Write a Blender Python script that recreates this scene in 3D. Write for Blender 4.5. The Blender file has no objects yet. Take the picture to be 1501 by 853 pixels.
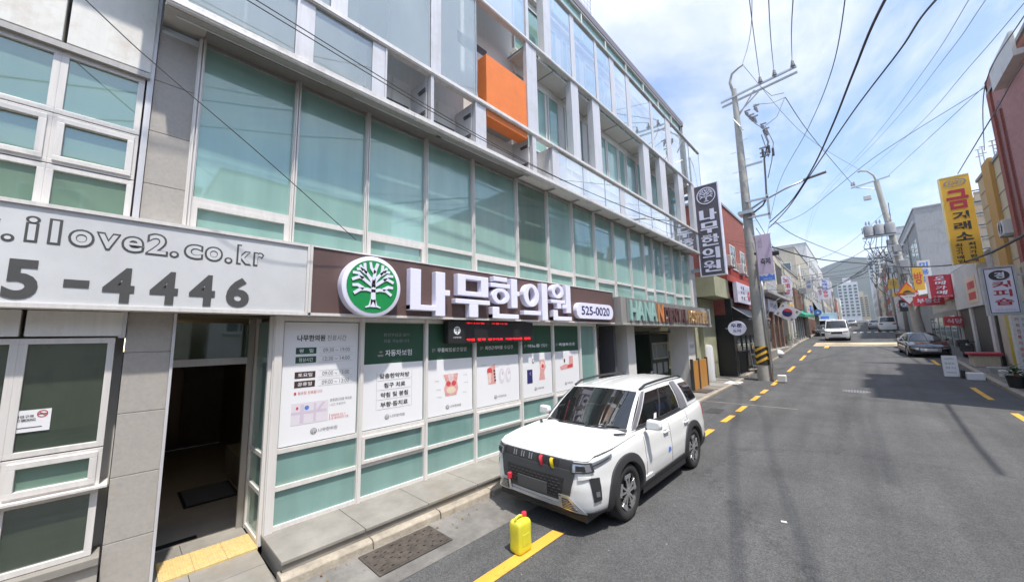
import bpy, bmesh, math, random
from mathutils import Vector, Matrix, noise
from math import pi, sin, cos, radians, atan2, sqrt, hypot
random.seed(7)
C = bpy.context.scene.collection
sc = bpy.context.scene
# ---------------------------------------------------------------- camera
CAMH = 2.5
cam_d = bpy.data.cameras.new('camera')
cam = bpy.data.objects.new('camera', cam_d); C.objects.link(cam); sc.camera = cam
ax = ((0.72681983, 0.68644485, -0.02294355), (0.1051473, -0.07819626, 0.99137752), (0.67873189, -0.72296529, -0.12901241))
m = Matrix.Identity(4)
for c_ in range(3):
    for r_ in range(3): m[r_][c_] = ax[c_][r_]
m[2][3] = CAMH
cam.matrix_world = m
cam_d.sensor_width = 36; cam_d.lens = 36 * 537.0 / 1501.0
cam_d.clip_start = 0.05; cam_d.clip_end = 9000
# ---------------------------------------------------------------- light and sky
SUN = Vector((1.0, -0.25, 2.5)).normalized()
SUN_EL = math.asin(SUN.z); SUN_ROT = atan2(SUN.x, SUN.y)
w = bpy.data.worlds.new('World'); sc.world = w; w.use_nodes = True
nt = w.node_tree; bg = nt.nodes['Background']
sky = nt.nodes.new('ShaderNodeTexSky'); sky.sky_type = 'NISHITA'; sky.sun_disc = False
sky.sun_elevation = SUN_EL; sky.sun_rotation = SUN_ROT; sky.air_density = 1.0; sky.dust_density = 1.5; sky.ozone_density = 1.5
tc = nt.nodes.new('ShaderNodeTexCoord')
sep = nt.nodes.new('ShaderNodeSeparateXYZ'); nt.links.new(tc.outputs['Generated'], sep.inputs[0])
mx = nt.nodes.new('ShaderNodeMath'); mx.operation = 'MAXIMUM'; mx.inputs[1].default_value = 0.06; nt.links.new(sep.outputs['Z'], mx.inputs[0])
ad = nt.nodes.new('ShaderNodeMath'); ad.operation = 'ADD'; ad.inputs[1].default_value = 0.25; nt.links.new(mx.outputs[0], ad.inputs[0])
vd = nt.nodes.new('ShaderNodeVectorMath'); vd.operation = 'DIVIDE'
cb = nt.nodes.new('ShaderNodeCombineXYZ')
for k in range(3): nt.links.new(ad.outputs[0], cb.inputs[k])
nt.links.new(tc.outputs['Generated'], vd.inputs[0]); nt.links.new(cb.outputs[0], vd.inputs[1])
mp = nt.nodes.new('ShaderNodeMapping'); mp.inputs['Scale'].default_value = (1.25, 0.8, 1.0); mp.inputs['Location'].default_value = (0.55, 2.1, 0.3)
nt.links.new(vd.outputs[0], mp.inputs[0])
nz = nt.nodes.new('ShaderNodeTexNoise'); nz.inputs['Scale'].default_value = 1.15; nz.inputs['Detail'].default_value = 9; nz.inputs['Roughness'].default_value = 0.62; nz.inputs['Distortion'].default_value = 0.35
nt.links.new(mp.outputs[0], nz.inputs['Vector'])
rp = nt.nodes.new('ShaderNodeValToRGB'); rp.color_ramp.elements[0].position = 0.46; rp.color_ramp.elements[1].position = 0.66
rp.color_ramp.elements[0].color = (0.12, 0.12, 0.12, 1)
nt.links.new(nz.outputs['Fac'], rp.inputs[0])
mix = nt.nodes.new('ShaderNodeMixRGB'); mix.inputs[2].default_value = (6.3, 6.5, 7.2, 1)
sk2 = nt.nodes.new('ShaderNodeMixRGB'); sk2.blend_type = 'MULTIPLY'; sk2.inputs[0].default_value = 1; sk2.inputs[2].default_value = (1.30, 1.42, 1.48, 1)
nt.links.new(sky.outputs[0], sk2.inputs[1])
nt.links.new(rp.outputs[0], mix.inputs[0]); nt.links.new(sk2.outputs[0], mix.inputs[1]); nt.links.new(mix.outputs[0], bg.inputs[0])
bg.inputs[1].default_value = 0.12
sd = bpy.data.lights.new('sun', 'SUN'); sd.energy = 3.6; sd.angle = radians(1.4); sd.color = (1.0, 0.95, 0.87)
sun = bpy.data.objects.new('sun', sd); C.objects.link(sun); sun.location = (20, -5, 40)
sun.rotation_euler = SUN.to_track_quat('Z', 'Y').to_euler()
sc.view_settings.view_transform = 'Standard'; sc.view_settings.look = 'None'; sc.view_settings.gamma = 1; sc.view_settings.exposure = 0.66
sc.cycles.max_bounces = 6; sc.cycles.transparent_max_bounces = 12; sc.cycles.caustics_reflective = False; sc.cycles.caustics_refractive = False
# ---------------------------------------------------------------- helpers
def zg(y):
    ks = [(-60, 0), (13, 0), (21, .17), (27, .40), (33, .68), (40, 1.05), (47, 1.4), (75, 2.3), (150, 4.3), (400, 11), (900, 20), (4000, 20)]
    if y <= ks[0][0]: return 0.0
    for (a, za), (b, zb) in zip(ks, ks[1:]):
        if y <= b: return za + (zb - za) * (y - a) / (b - a)
    return 20.0
class MB:
    def __init__(s): s.v = []; s.f = []
    def quad(s, *p):
        n = len(s.v); s.v += [tuple(q) for q in p]; s.f.append(tuple(range(n, n + len(p)))); return s
    def box(s, x0, x1, y0, y1, z0, z1):
        n = len(s.v)
        s.v += [(x0, y0, z0), (x1, y0, z0), (x1, y1, z0), (x0, y1, z0), (x0, y0, z1), (x1, y0, z1), (x1, y1, z1), (x0, y1, z1)]
        s.f += [tuple(n + i for i in q) for q in ((3, 2, 1, 0), (4, 5, 6, 7), (0, 1, 5, 4), (1, 2, 6, 5), (2, 3, 7, 6), (3, 0, 4, 7))]; return s
    def obox(s, o, a, b, c):                     # box from corner o along vectors a, b, c
        o, a, b, c = Vector(o), Vector(a), Vector(b), Vector(c); n = len(s.v)
        s.v += [tuple(q) for q in (o, o + a, o + a + b, o + b, o + c, o + a + c, o + a + b + c, o + b + c)]
        s.f += [tuple(n + i for i in q) for q in ((3, 2, 1, 0), (4, 5, 6, 7), (0, 1, 5, 4), (1, 2, 6, 5), (2, 3, 7, 6), (3, 0, 4, 7))]; return s
    def tube(s, pts, r, n=8, r1=None, caps=True):
        pts = [Vector(p) for p in pts]; K = len(pts); base = len(s.v); prev = None
        for i, p in enumerate(pts):
            d = (pts[min(i + 1, K - 1)] - pts[max(i - 1, 0)]).normalized()
            if prev is None: u = d.orthogonal().normalized()
            else:
                u = prev - d * prev.dot(d)
                u = u.normalized() if u.length > 1e-6 else d.orthogonal().normalized()
            prev = u; v = d.cross(u)
            rr = r if r1 is None else r + (r1 - r) * i / max(1, K - 1)
            for k in range(n):
                a = 2 * pi * k / n; s.v.append(tuple(p + (u * cos(a) + v * sin(a)) * rr))
        for i in range(K - 1):
            for k in range(n):
                a = base + i * n + k; b = base + i * n + (k + 1) % n
                s.f.append((a, b, b + n, a + n))
        if caps:
            s.f.append(tuple(base + k for k in reversed(range(n)))); s.f.append(tuple(base + (K - 1) * n + k for k in range(n)))
        return s
    def lathe(s, prof, o=(0, 0, 0), axis='z', n=16):
        base = len(s.v); K = len(prof)
        for (r, h) in prof:
            for k in range(n):
                a = 2 * pi * k / n; p = (r * cos(a), r * sin(a), h)
                if axis == 'x': p = (p[2], p[0], p[1])
                elif axis == 'y': p = (p[0], p[2], p[1])
                s.v.append((p[0] + o[0], p[1] + o[1], p[2] + o[2]))
        for i in range(K - 1):
            for k in range(n):
                a = base + i * n + k; b = base + i * n + (k + 1) % n
                s.f.append((a, b, b + n, a + n))
        return s
    def prism(s, poly, o, R, U, depth):            # polygon in (R,U) plane at o, extruded towards R x U
        o, R, U = Vector(o), Vector(R), Vector(U); N = R.cross(U).normalized(); n = len(poly); b = len(s.v)
        A = sum(poly[i][0] * poly[(i + 1) % n][1] - poly[(i + 1) % n][0] * poly[i][1] for i in range(n))
        if A < 0: poly = poly[::-1]
        for d in (0, depth):
            for x, y in poly: s.v.append(tuple(o + R * x + U * y + N * d))
        s.f.append(tuple(b + n + i for i in range(n))); s.f.append(tuple(b + i for i in reversed(range(n))))
        for i in range(n): s.f.append((b + i, b + (i + 1) % n, b + n + (i + 1) % n, b + n + i))
        return s
    def grid(s, P):                                # P: rows of points
        b = len(s.v); nu = len(P[0])
        for row in P: s.v += [tuple(p) for p in row]
        for i in range(len(P) - 1):
            for j in range(nu - 1):
                a = b + i * nu + j; s.f.append((a, a + 1, a + nu + 1, a + nu))
        return s
    def ellipse(s, cx, cy, a, b, o, R, U, depth, n=24):
        return s.prism([(cx + a * cos(2 * pi * k / n), cy + b * sin(2 * pi * k / n)) for k in range(n)], o, R, U, depth)
    def build(s, name, mat, parent=None, smooth=False, bevel=0, label=None, shift=True):
        me = bpy.data.meshes.new(name)
        if parent is not None and shift:
            r = parent
            while r.parent: r = r.parent
            L = r.location
            if L.length > 0: s.v = [(x - L.x, y - L.y, z - L.z) for x, y, z in s.v]
        me.from_pydata(s.v, [], s.f); me.materials.append(mat); me.update()
        if smooth:
            me.polygons.foreach_set('use_smooth', [True] * len(me.polygons))
            if smooth != True:
                bm = bmesh.new(); bm.from_mesh(me); bmesh.ops.remove_doubles(bm, verts=bm.verts, dist=1e-5)
                for e in bm.edges:
                    if len(e.link_faces) == 2 and e.calc_face_angle(0) > radians(smooth): e.smooth = False
                bm.to_mesh(me); bm.free()
        o = bpy.data.objects.new(name, me); C.objects.link(o)
        if parent is not None: o.parent = parent
        if bevel:
            b = o.modifiers.new('bevel', 'BEVEL'); b.width = bevel; b.segments = 2; b.limit_method = 'ANGLE'; b.angle_limit = radians(40)
        if label: o['label'] = label
        return o
def thing(name, label, cat, loc=(0, 0, 0), group=None, rz=0):
    o = bpy.data.objects.new(name, None); C.objects.link(o); o.location = loc; o.rotation_euler = (0, 0, rz)
    o['label'] = label; o['category'] = cat; o.empty_display_size = 0.2
    if group: o['group'] = group
    return o
def tag(o, label, cat, group=None):
    o['label'] = label; o['category'] = cat
    if group: o['group'] = group
    return o
def struct(o): o['kind'] = 'structure'; return o
def stuff(o): o['kind'] = 'stuff'; return o
def dup(root, loc, rz=None, label=None):
    kids = list(root.children)
    def cp(o, parent):
        c = o.copy(); C.objects.link(c); c.parent = parent
        for k in list(o.children): cp(k, c)
        return c
    r = cp(root, None); r.location = loc
    if rz is not None: r.rotation_euler = (0, 0, rz)
    if label: r['label'] = label
    return r
Y_, Z_, X_ = Vector((0, 1, 0)), Vector((0, 0, 1)), Vector((1, 0, 0))
_tc = {}
def text_mesh(body, off=0.0):
    k = (body, off)
    if k in _tc: return _tc[k]
    c = bpy.data.curves.new('t', 'FONT'); c.body = body; c.offset = off; c.resolution_u = 4
    o = bpy.data.objects.new('t', c); me = bpy.data.meshes.new_from_object(o)
    vs = [(v.co.x, v.co.y) for v in me.vertices]; fs = [tuple(p.vertices) for p in me.polygons]
    x0 = min(v[0] for v in vs); x1 = max(v[0] for v in vs); y0 = min(v[1] for v in vs); y1 = max(v[1] for v in vs)
    _tc[k] = ([((x - x0) / (x1 - x0), (y - y0) / (y1 - y0)) for x, y in vs], fs, (x1 - x0) / (y1 - y0))
    bpy.data.objects.remove(o); bpy.data.curves.remove(c); bpy.data.meshes.remove(me)
    return _tc[k]
def lettering(mb, body, o, R, U, wd, ht, off=0.0, lift=0.0, extrude=0.0, slant=0.0):
    o, R, U = Vector(o), Vector(R), Vector(U); N = R.cross(U).normalized()
    vs, fs, asp = text_mesh(body, off)
    if wd is None: wd = ht * asp
    n = len(mb.v)
    P = [o + R * (x * wd + slant * y * ht) + U * (y * ht) + N * lift for x, y in vs]
    mb.v += [tuple(p + N * extrude) for p in P]; mb.f += [tuple(n + i for i in f) for f in fs]
    if extrude:
        from collections import Counter
        m2 = len(mb.v); mb.v += [tuple(p) for p in P]; cnt = {}
        for f in fs:
            for a, b in zip(f, f[1:] + f[:1]):
                cnt[(a, b)] = 1
        for (a, b) in cnt:
            if (b, a) not in cnt: mb.f.append((n + b, n + a, m2 + a, m2 + b))
    return mb
def write(name, body, o, R, U, wd, ht, mat, parent, off=0.0, lift=0.003, extrude=0.0, slant=0.0, label=None):
    return lettering(MB(), body, o, R, U, wd, ht, off, lift, extrude, slant).build(name, mat, parent, label=label)
# ---------------------------------------------------------------- materials
def N_(nt, t, **k):
    n = nt.nodes.new(t)
    for a, b in k.items():
        if a in n.inputs: n.inputs[a].default_value = b
        else: setattr(n, a, b)
    return n
def mat(name, col, rough=0.6, metal=0.0, var=0.0, vscale=3.0, bump=0.0, bscale=60.0, spec=0.5, streak=0.0, dirt=None, emit=0.0, coat=0.0, alpha=1.0):
    m = bpy.data.materials.new(name); m.use_nodes = True; nt = m.node_tree; b = nt.nodes['Principled BSDF']
    b.inputs['Base Color'].default_value = (*col, 1); b.inputs['Roughness'].default_value = rough; b.inputs['Metallic'].default_value = metal
    b.inputs['Specular IOR Level'].default_value = spec; b.inputs['Coat Weight'].default_value = coat
    m.diffuse_color = (*col, 1)
    if emit: b.inputs['Emission Color'].default_value = (*col, 1); b.inputs['Emission Strength'].default_value = emit
    tc = None
    def coord():
        nonlocal tc
        if tc is None: tc = N_(nt, 'ShaderNodeNewGeometry')
        return tc.outputs['Position']
    if var or streak:
        n1 = N_(nt, 'ShaderNodeTexNoise', Scale=vscale, Detail=6.0, Roughness=0.65)
        if streak:
            mpn = N_(nt, 'ShaderNodeMapping'); mpn.inputs['Scale'].default_value = (6, 6, 0.35); nt.links.new(coord(), mpn.inputs[0]); nt.links.new(mpn.outputs[0], n1.inputs['Vector'])
        else: nt.links.new(coord(), n1.inputs['Vector'])
        mr = N_(nt, 'ShaderNodeMapRange'); a = var or streak
        mr.inputs['From Min'].default_value = 0.3; mr.inputs['From Max'].default_value = 0.7; mr.inputs['To Min'].default_value = 1 - a; mr.inputs['To Max'].default_value = 1 + a * 0.6
        nt.links.new(n1.outputs['Fac'], mr.inputs['Value'])
        mc = N_(nt, 'ShaderNodeVectorMath', operation='SCALE'); mc.inputs[0].default_value = col; nt.links.new(mr.outputs[0], mc.inputs['Scale'])
        outp = mc.outputs[0]
        if dirt:
            n2 = N_(nt, 'ShaderNodeTexNoise', Scale=vscale * 0.45 + .3, Detail=8.0, Roughness=0.7); nt.links.new(coord(), n2.inputs['Vector'])
            r2 = N_(nt, 'ShaderNodeMapRange'); r2.inputs['From Min'].default_value = 0.52; r2.inputs['From Max'].default_value = 0.72; r2.inputs['To Max'].default_value = 0.75
            nt.links.new(n2.outputs['Fac'], r2.inputs['Value'])
            mm = N_(nt, 'ShaderNodeMixRGB'); nt.links.new(r2.outputs[0], mm.inputs[0]); nt.links.new(outp, mm.inputs[1]); mm.inputs[2].default_value = (*dirt, 1); outp = mm.outputs[0]
        nt.links.new(outp, b.inputs['Base Color'])
        rr = N_(nt, 'ShaderNodeMapRange'); rr.inputs['To Min'].default_value = max(0.02, rough - .12); rr.inputs['To Max'].default_value = min(1, rough + .12); nt.links.new(n1.outputs['Fac'], rr.inputs['Value']); nt.links.new(rr.outputs[0], b.inputs['Roughness'])
    if bump:
        n3 = N_(nt, 'ShaderNodeTexNoise', Scale=bscale, Detail=4.0); nt.links.new(coord(), n3.inputs['Vector'])
        bp = N_(nt, 'ShaderNodeBump', Strength=bump, Distance=0.01); nt.links.new(n3.outputs['Fac'], bp.inputs['Height']); nt.links.new(bp.outputs[0], b.inputs['Normal'])
    return m
def asphalt_mat():
    m = mat('asphalt', (.075, .076, .078), .82); nt = m.node_tree; b = nt.nodes['Principled BSDF']
    g = N_(nt, 'ShaderNodeNewGeometry')
    a = N_(nt, 'ShaderNodeTexVoronoi', Scale=95.0); nt.links.new(g.outputs['Position'], a.inputs['Vector'])
    c = N_(nt, 'ShaderNodeTexNoise', Scale=0.55, Detail=8.0, Roughness=0.6, Distortion=.6); nt.links.new(g.outputs['Position'], c.inputs['Vector'])
    c2 = N_(nt, 'ShaderNodeTexNoise', Scale=9.0, Detail=6.0, Roughness=0.7); nt.links.new(g.outputs['Position'], c2.inputs['Vector'])
    mp = N_(nt, 'ShaderNodeMapping'); mp.inputs['Scale'].default_value = (1.6, .08, 1); nt.links.new(g.outputs['Position'], mp.inputs[0])
    c3 = N_(nt, 'ShaderNodeTexNoise', Scale=1.2, Detail=3.0); nt.links.new(mp.outputs[0], c3.inputs['Vector'])
    r = N_(nt, 'ShaderNodeValToRGB'); r.color_ramp.elements[0].color = (.050, .050, .052, 1); r.color_ramp.elements[1].color = (.125, .125, .125, 1); r.color_ramp.elements[0].position = .1; r.color_ramp.elements[1].position = .95
    nt.links.new(a.outputs['Color'], r.inputs[0])
    def mr(src, lo, hi, f0=.35, f1=.65):
        q = N_(nt, 'ShaderNodeMapRange'); q.inputs['From Min'].default_value = f0; q.inputs['From Max'].default_value = f1; q.inputs['To Min'].default_value = lo; q.inputs['To Max'].default_value = hi; nt.links.new(src, q.inputs['Value']); return q.outputs[0]
    x1 = mr(c.outputs['Fac'], .82, 1.12); x2 = mr(c2.outputs['Fac'], .88, 1.10); x3 = mr(c3.outputs['Fac'], .86, 1.12)
    m1 = N_(nt, 'ShaderNodeMath', operation='MULTIPLY'); nt.links.new(x1, m1.inputs[0]); nt.links.new(x2, m1.inputs[1])
    m2 = N_(nt, 'ShaderNodeMath', operation='MULTIPLY'); nt.links.new(m1.outputs[0], m2.inputs[0]); nt.links.new(x3, m2.inputs[1])
    s = N_(nt, 'ShaderNodeVectorMath', operation='SCALE'); nt.links.new(r.outputs[0], s.inputs[0]); nt.links.new(m2.outputs[0], s.inputs['Scale'])
    # tar-filled cracks
    v = N_(nt, 'ShaderNodeTexVoronoi', feature='DISTANCE_TO_EDGE', Scale=0.16); 
    wv = N_(nt, 'ShaderNodeVectorMath', operation='ADD'); sc_ = N_(nt, 'ShaderNodeVectorMath', operation='SCALE', Scale=1.2)
    nt.links.new(c2.outputs['Color'], sc_.inputs[0]); nt.links.new(g.outputs['Position'], wv.inputs[0]); nt.links.new(sc_.outputs[0], wv.inputs[1]); nt.links.new(wv.outputs[0], v.inputs['Vector'])
    cr = mr(v.outputs['Distance'], .45, 1.0, 0.0, 0.006)
    s2 = N_(nt, 'ShaderNodeVectorMath', operation='SCALE'); nt.links.new(s.outputs[0], s2.inputs[0]); nt.links.new(cr, s2.inputs['Scale'])
    nt.links.new(s2.outputs[0], b.inputs['Base Color'])
    bp = N_(nt, 'ShaderNodeBump', Strength=.5, Distance=.006); nt.links.new(a.outputs['Distance'], bp.inputs['Height']); nt.links.new(bp.outputs[0], b.inputs['Normal'])
    return m
def paint_mat(name, col, wear=.5):
    m = mat(name, col, .7, bump=.3, bscale=80); nt = m.node_tree; b = nt.nodes['Principled BSDF']
    g = N_(nt, 'ShaderNodeNewGeometry'); n = N_(nt, 'ShaderNodeTexNoise', Scale=14.0, Detail=10.0, Roughness=.8); nt.links.new(g.outputs['Position'], n.inputs['Vector'])
    n0 = N_(nt, 'ShaderNodeTexNoise', Scale=2.2, Detail=4.0); nt.links.new(g.outputs['Position'], n0.inputs['Vector'])
    mm = N_(nt, 'ShaderNodeMath', operation='MULTIPLY'); nt.links.new(n.outputs['Fac'], mm.inputs[0]); nt.links.new(n0.outputs['Fac'], mm.inputs[1])
    r = N_(nt, 'ShaderNodeMapRange'); r.inputs['From Min'].default_value = .26 + .1 * (1 - wear); r.inputs['From Max'].default_value = .42 + .1 * (1 - wear); r.inputs['To Max'].default_value = .8
    nt.links.new(mm.outputs[0], r.inputs['Value'])
    x = N_(nt, 'ShaderNodeMixRGB'); nt.links.new(r.outputs[0], x.inputs[0]); x.inputs[1].default_value = (*col, 1); x.inputs[2].default_value = (col[0] * .35 + .03, col[1] * .35 + .03, col[2] * .4 + .03, 1)
    nt.links.new(x.outputs[0], b.inputs['Base Color']); return m
def film_glass(name, col, refl=.10, rough=.03, var=.12):
    # glass with a blind or film behind it: coloured body under a mirror-smooth face
    m = bpy.data.materials.new(name); m.use_nodes = True; nt = m.node_tree; b = nt.nodes['Principled BSDF']; out = nt.nodes['Material Output']
    b.inputs['Roughness'].default_value = .55; b.inputs['Specular IOR Level'].default_value = .2; m.diffuse_color = (*col, 1)
    g = N_(nt, 'ShaderNodeNewGeometry'); mp = N_(nt, 'ShaderNodeMapping'); mp.inputs['Scale'].default_value = (1, 1.3, .35); nt.links.new(g.outputs['Position'], mp.inputs[0])
    n = N_(nt, 'ShaderNodeTexNoise', Scale=1.1, Detail=5.0, Roughness=.6, Distortion=.4); nt.links.new(mp.outputs[0], n.inputs['Vector'])
    mp2 = N_(nt, 'ShaderNodeMapping'); mp2.inputs['Scale'].default_value = (1, 2.2, .25); nt.links.new(g.outputs['Position'], mp2.inputs[0])
    n2 = N_(nt, 'ShaderNodeTexNoise', Scale=1.6, Detail=3.0); nt.links.new(mp2.outputs[0], n2.inputs['Vector'])
    a = N_(nt, 'ShaderNodeMath', operation='ADD'); nt.links.new(n.outputs['Fac'], a.inputs[0]); nt.links.new(n2.outputs['Fac'], a.inputs[1])
    oi = N_(nt, 'ShaderNodeObjectInfo'); a2 = N_(nt, 'ShaderNodeMath', operation='MULTIPLY_ADD'); a2.inputs[1].default_value = .35; nt.links.new(oi.outputs['Random'], a2.inputs[0]); nt.links.new(a.outputs[0], a2.inputs[2])
    r = N_(nt, 'ShaderNodeMapRange'); r.inputs['From Min'].default_value = .7; r.inputs['From Max'].default_value = 1.6; r.inputs['To Min'].default_value = 1 - var * 1.6; r.inputs['To Max'].default_value = 1 + var * 1.6; nt.links.new(a2.outputs[0], r.inputs['Value'])
    s = N_(nt, 'ShaderNodeVectorMath', operation='SCALE'); s.inputs[0].default_value = col; nt.links.new(r.outputs[0], s.inputs['Scale']); nt.links.new(s.outputs[0], b.inputs['Base Color'])
    gl = N_(nt, 'ShaderNodeBsdfGlossy', Roughness=rough); gl.inputs['Color'].default_value = (.85, .95, .93, 1)
    fr = N_(nt, 'ShaderNodeFresnel', IOR=1.5); f2 = N_(nt, 'ShaderNodeMath', operation='MULTIPLY_ADD', use_clamp=True); f2.inputs[1].default_value = 1.25; f2.inputs[2].default_value = refl; nt.links.new(fr.outputs[0], f2.inputs[0])
    n4 = N_(nt, 'ShaderNodeTexNoise', Scale=.9, Detail=1.0); nt.links.new(g.outputs['Position'], n4.inputs['Vector'])
    bp = N_(nt, 'ShaderNodeBump', Strength=.12, Distance=.02); nt.links.new(n4.outputs['Fac'], bp.inputs['Height']); nt.links.new(bp.outputs[0], gl.inputs['Normal'])
    ms = N_(nt, 'ShaderNodeMixShader'); nt.links.new(f2.outputs[0], ms.inputs[0]); nt.links.new(b.outputs[0], ms.inputs[1]); nt.links.new(gl.outputs[0], ms.inputs[2]); nt.links.new(ms.outputs[0], out.inputs[0])
    return m
def clear_glass(name, tint=(.88, .95, .94), refl=.08, dust=.12, rough=.01):
    m = bpy.data.materials.new(name); m.use_nodes = True; nt = m.node_tree; out = nt.nodes['Material Output']; nt.nodes.remove(nt.nodes['Principled BSDF'])
    m.diffuse_color = (.6, .7, .75, 1)
    t = N_(nt, 'ShaderNodeBsdfTransparent'); t.inputs[0].default_value = (*tint, 1)
    d = N_(nt, 'ShaderNodeBsdfDiffuse'); d.inputs[0].default_value = (.60, .68, .655, 1)
    gl = N_(nt, 'ShaderNodeBsdfGlossy', Roughness=rough); gl.inputs['Color'].default_value = (.95, .97, 1, 1)
    g = N_(nt, 'ShaderNodeNewGeometry'); n4 = N_(nt, 'ShaderNodeTexNoise', Scale=.8, Detail=1.0); nt.links.new(g.outputs['Position'], n4.inputs['Vector'])
    bp = N_(nt, 'ShaderNodeBump', Strength=.15, Distance=.02); nt.links.new(n4.outputs['Fac'], bp.inputs['Height']); nt.links.new(bp.outputs[0], gl.inputs['Normal'])
    mp = N_(nt, 'ShaderNodeMapping'); mp.inputs['Scale'].default_value = (1, 1.4, .5); nt.links.new(g.outputs['Position'], mp.inputs[0])
    n5 = N_(nt, 'ShaderNodeTexNoise', Scale=.8, Detail=3.0, Roughness=.5); nt.links.new(mp.outputs[0], n5.inputs['Vector'])
    r = N_(nt, 'ShaderNodeMapRange'); r.inputs['From Min'].default_value = .35; r.inputs['From Max'].default_value = .7; r.inputs['To Min'].default_value = dust * .85; r.inputs['To Max'].default_value = dust * 1.18; nt.links.new(n5.outputs['Fac'], r.inputs['Value'])
    m1 = N_(nt, 'ShaderNodeMixShader'); nt.links.new(r.outputs[0], m1.inputs[0]); nt.links.new(t.outputs[0], m1.inputs[1]); nt.links.new(d.outputs[0], m1.inputs[2])
    fr = N_(nt, 'ShaderNodeFresnel', IOR=1.5); f2 = N_(nt, 'ShaderNodeMath', operation='MULTIPLY_ADD', use_clamp=True); f2.inputs[1].default_value = 1.6; f2.inputs[2].default_value = refl; nt.links.new(fr.outputs[0], f2.inputs[0])
    m2 = N_(nt, 'ShaderNodeMixShader'); nt.links.new(f2.outputs[0], m2.inputs[0]); nt.links.new(m1.outputs[0], m2.inputs[1]); nt.links.new(gl.outputs[0], m2.inputs[2]); nt.links.new(m2.outputs[0], out.inputs[0])
    return m
M = {}
M['asphalt'] = asphalt_mat()
M['concrete'] = mat('gutter_concrete', (.215, .205, .19), .85, var=.35, vscale=3.2, bump=.4, bscale=70, dirt=(.115, .105, .095))
M['kerbstone'] = mat('kerb_stone', (.40, .35, .28), .8, var=.38, vscale=5, bump=.6, bscale=35, dirt=(.25, .21, .16))
M['plinth'] = mat('plinth_stone', (.285, .268, .24), .7, var=.26, vscale=2.2, bump=.2, bscale=90, dirt=(.24, .20, .145))
M['ground'] = mat('ground_soil', (.20, .19, .17), .9, var=.2, vscale=.3)
M['yellow_paint'] = paint_mat('yellow_road_paint', (.72, .40, .055), .6)
M['white_paint'] = paint_mat('white_road_paint', (.62, .62, .60), .7)
M['cream_paint'] = paint_mat('cream_road_paint', (.62, .50, .34), .7)
M['granite'] = mat('pillar_granite', (.42, .39, .355), .6, var=.10, vscale=30, bump=.05, bscale=120, dirt=(.33, .32, .31))
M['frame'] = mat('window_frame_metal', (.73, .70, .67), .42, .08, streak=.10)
M['frame_dark'] = mat('window_frame_dark_metal', (.42, .40, .38), .45, .4, streak=.12)  # darker grey metal for trims, slats, brackets and some frames
M['alu'] = mat('aluminium_panel', (.66, .65, .67), .38, .2, streak=.10, dirt=(.52, .50, .48))
M['beam'] = mat('facade_beam_metal', (.74, .71, .68), .35, .15, streak=.12, dirt=(.42, .38, .34))
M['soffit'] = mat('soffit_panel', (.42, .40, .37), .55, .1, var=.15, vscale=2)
M['white_panel'] = mat('white_cladding_panel', (.78, .77, .73), .5, streak=.07, dirt=(.55, .46, .38))
M['inner_wall'] = mat('inner_wall_panel', (.74, .73, .70), .7, streak=.06)
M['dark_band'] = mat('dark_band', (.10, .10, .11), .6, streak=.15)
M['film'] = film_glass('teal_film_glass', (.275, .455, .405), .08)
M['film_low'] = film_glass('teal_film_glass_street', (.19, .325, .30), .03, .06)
M['film_open'] = film_glass('teal_glass_unblinded', (.13, .22, .17), .08)
M['film_dark'] = film_glass('dark_olive_glass', (.045, .06, .04), .13)
M['skin'] = clear_glass('outer_skin_glass', refl=.42, dust=.30)
M['skin_left'] = clear_glass('dusty_outer_skin_glass', (.80, .88, .88), refl=.10, dust=.42)
M['blade'] = clear_glass('clear_glass', refl=.05, dust=.05)
M['orange'] = mat('orange_plaster', (.80, .21, .045), .6, var=.10, vscale=4)
M['parapet'] = mat('parapet_cladding', (.20, .185, .21), .6, streak=.12)
M['roofing'] = mat('flat_roof', (.30, .30, .30), .9, var=.2)
M['black'] = mat('black_plastic', (.02, .02, .022), .45)
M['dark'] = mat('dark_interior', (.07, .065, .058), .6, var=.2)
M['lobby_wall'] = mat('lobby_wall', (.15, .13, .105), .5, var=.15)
M['brightened_panel'] = mat('brightened_back_panel', (.84, .82, .78), .7, streak=.06)  # paler than the inner wall, to brighten shaded bays by colour
M['brown_sign'] = mat('brown_sign_panel', (.125, .078, .072), .45, var=.05)
M['sign_white'] = mat('sign_white_acrylic', (.80, .79, .93), .3, spec=.5)
M['sign_side'] = mat('sign_letter_side', (.80, .80, .82), .4)
M['green_logo'] = mat('logo_green', (.015, .27, .075), .35)
M['ink'] = mat('black_ink', (.05, .05, .05), .6)
M['ink_gray'] = mat('gray_ink', (.28, .28, .28), .6)
M['navy'] = mat('navy_ink', (.03, .03, .14), .5)
M['print_white'] = mat('poster_white', (.82, .82, .84), .35)
M['print_green'] = mat('poster_dark_green', (.030, .085, .052), .35)
M['print_brown'] = mat('poster_dark_brown', (.06, .035, .03), .4)
M['print_pink'] = mat('poster_pink', (.75, .38, .36), .5, var=.25, vscale=18)
M['print_red'] = mat('poster_red', (.62, .07, .08), .5)
M['print_skin'] = mat('poster_peach', (.80, .62, .56), .5, var=.15, vscale=20)
M['print_yellow'] = mat('poster_ochre', (.76, .64, .48), .5)
M['print_lilac'] = mat('poster_lilac', (.62, .54, .64), .5)
M['print_pale'] = mat('poster_pale_lilac', (.72, .67, .72), .5)
M['print_line'] = mat('poster_pale_line', (.55, .55, .56), .5)
M['print_blue'] = mat('poster_blue', (.10, .22, .65), .5)
M['led_red'] = mat('led_red', (1.0, .02, .03), .4, emit=.6)
M['steel'] = mat('galvanised_steel', (.50, .52, .54), .4, .75, var=.12, vscale=8)
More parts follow.
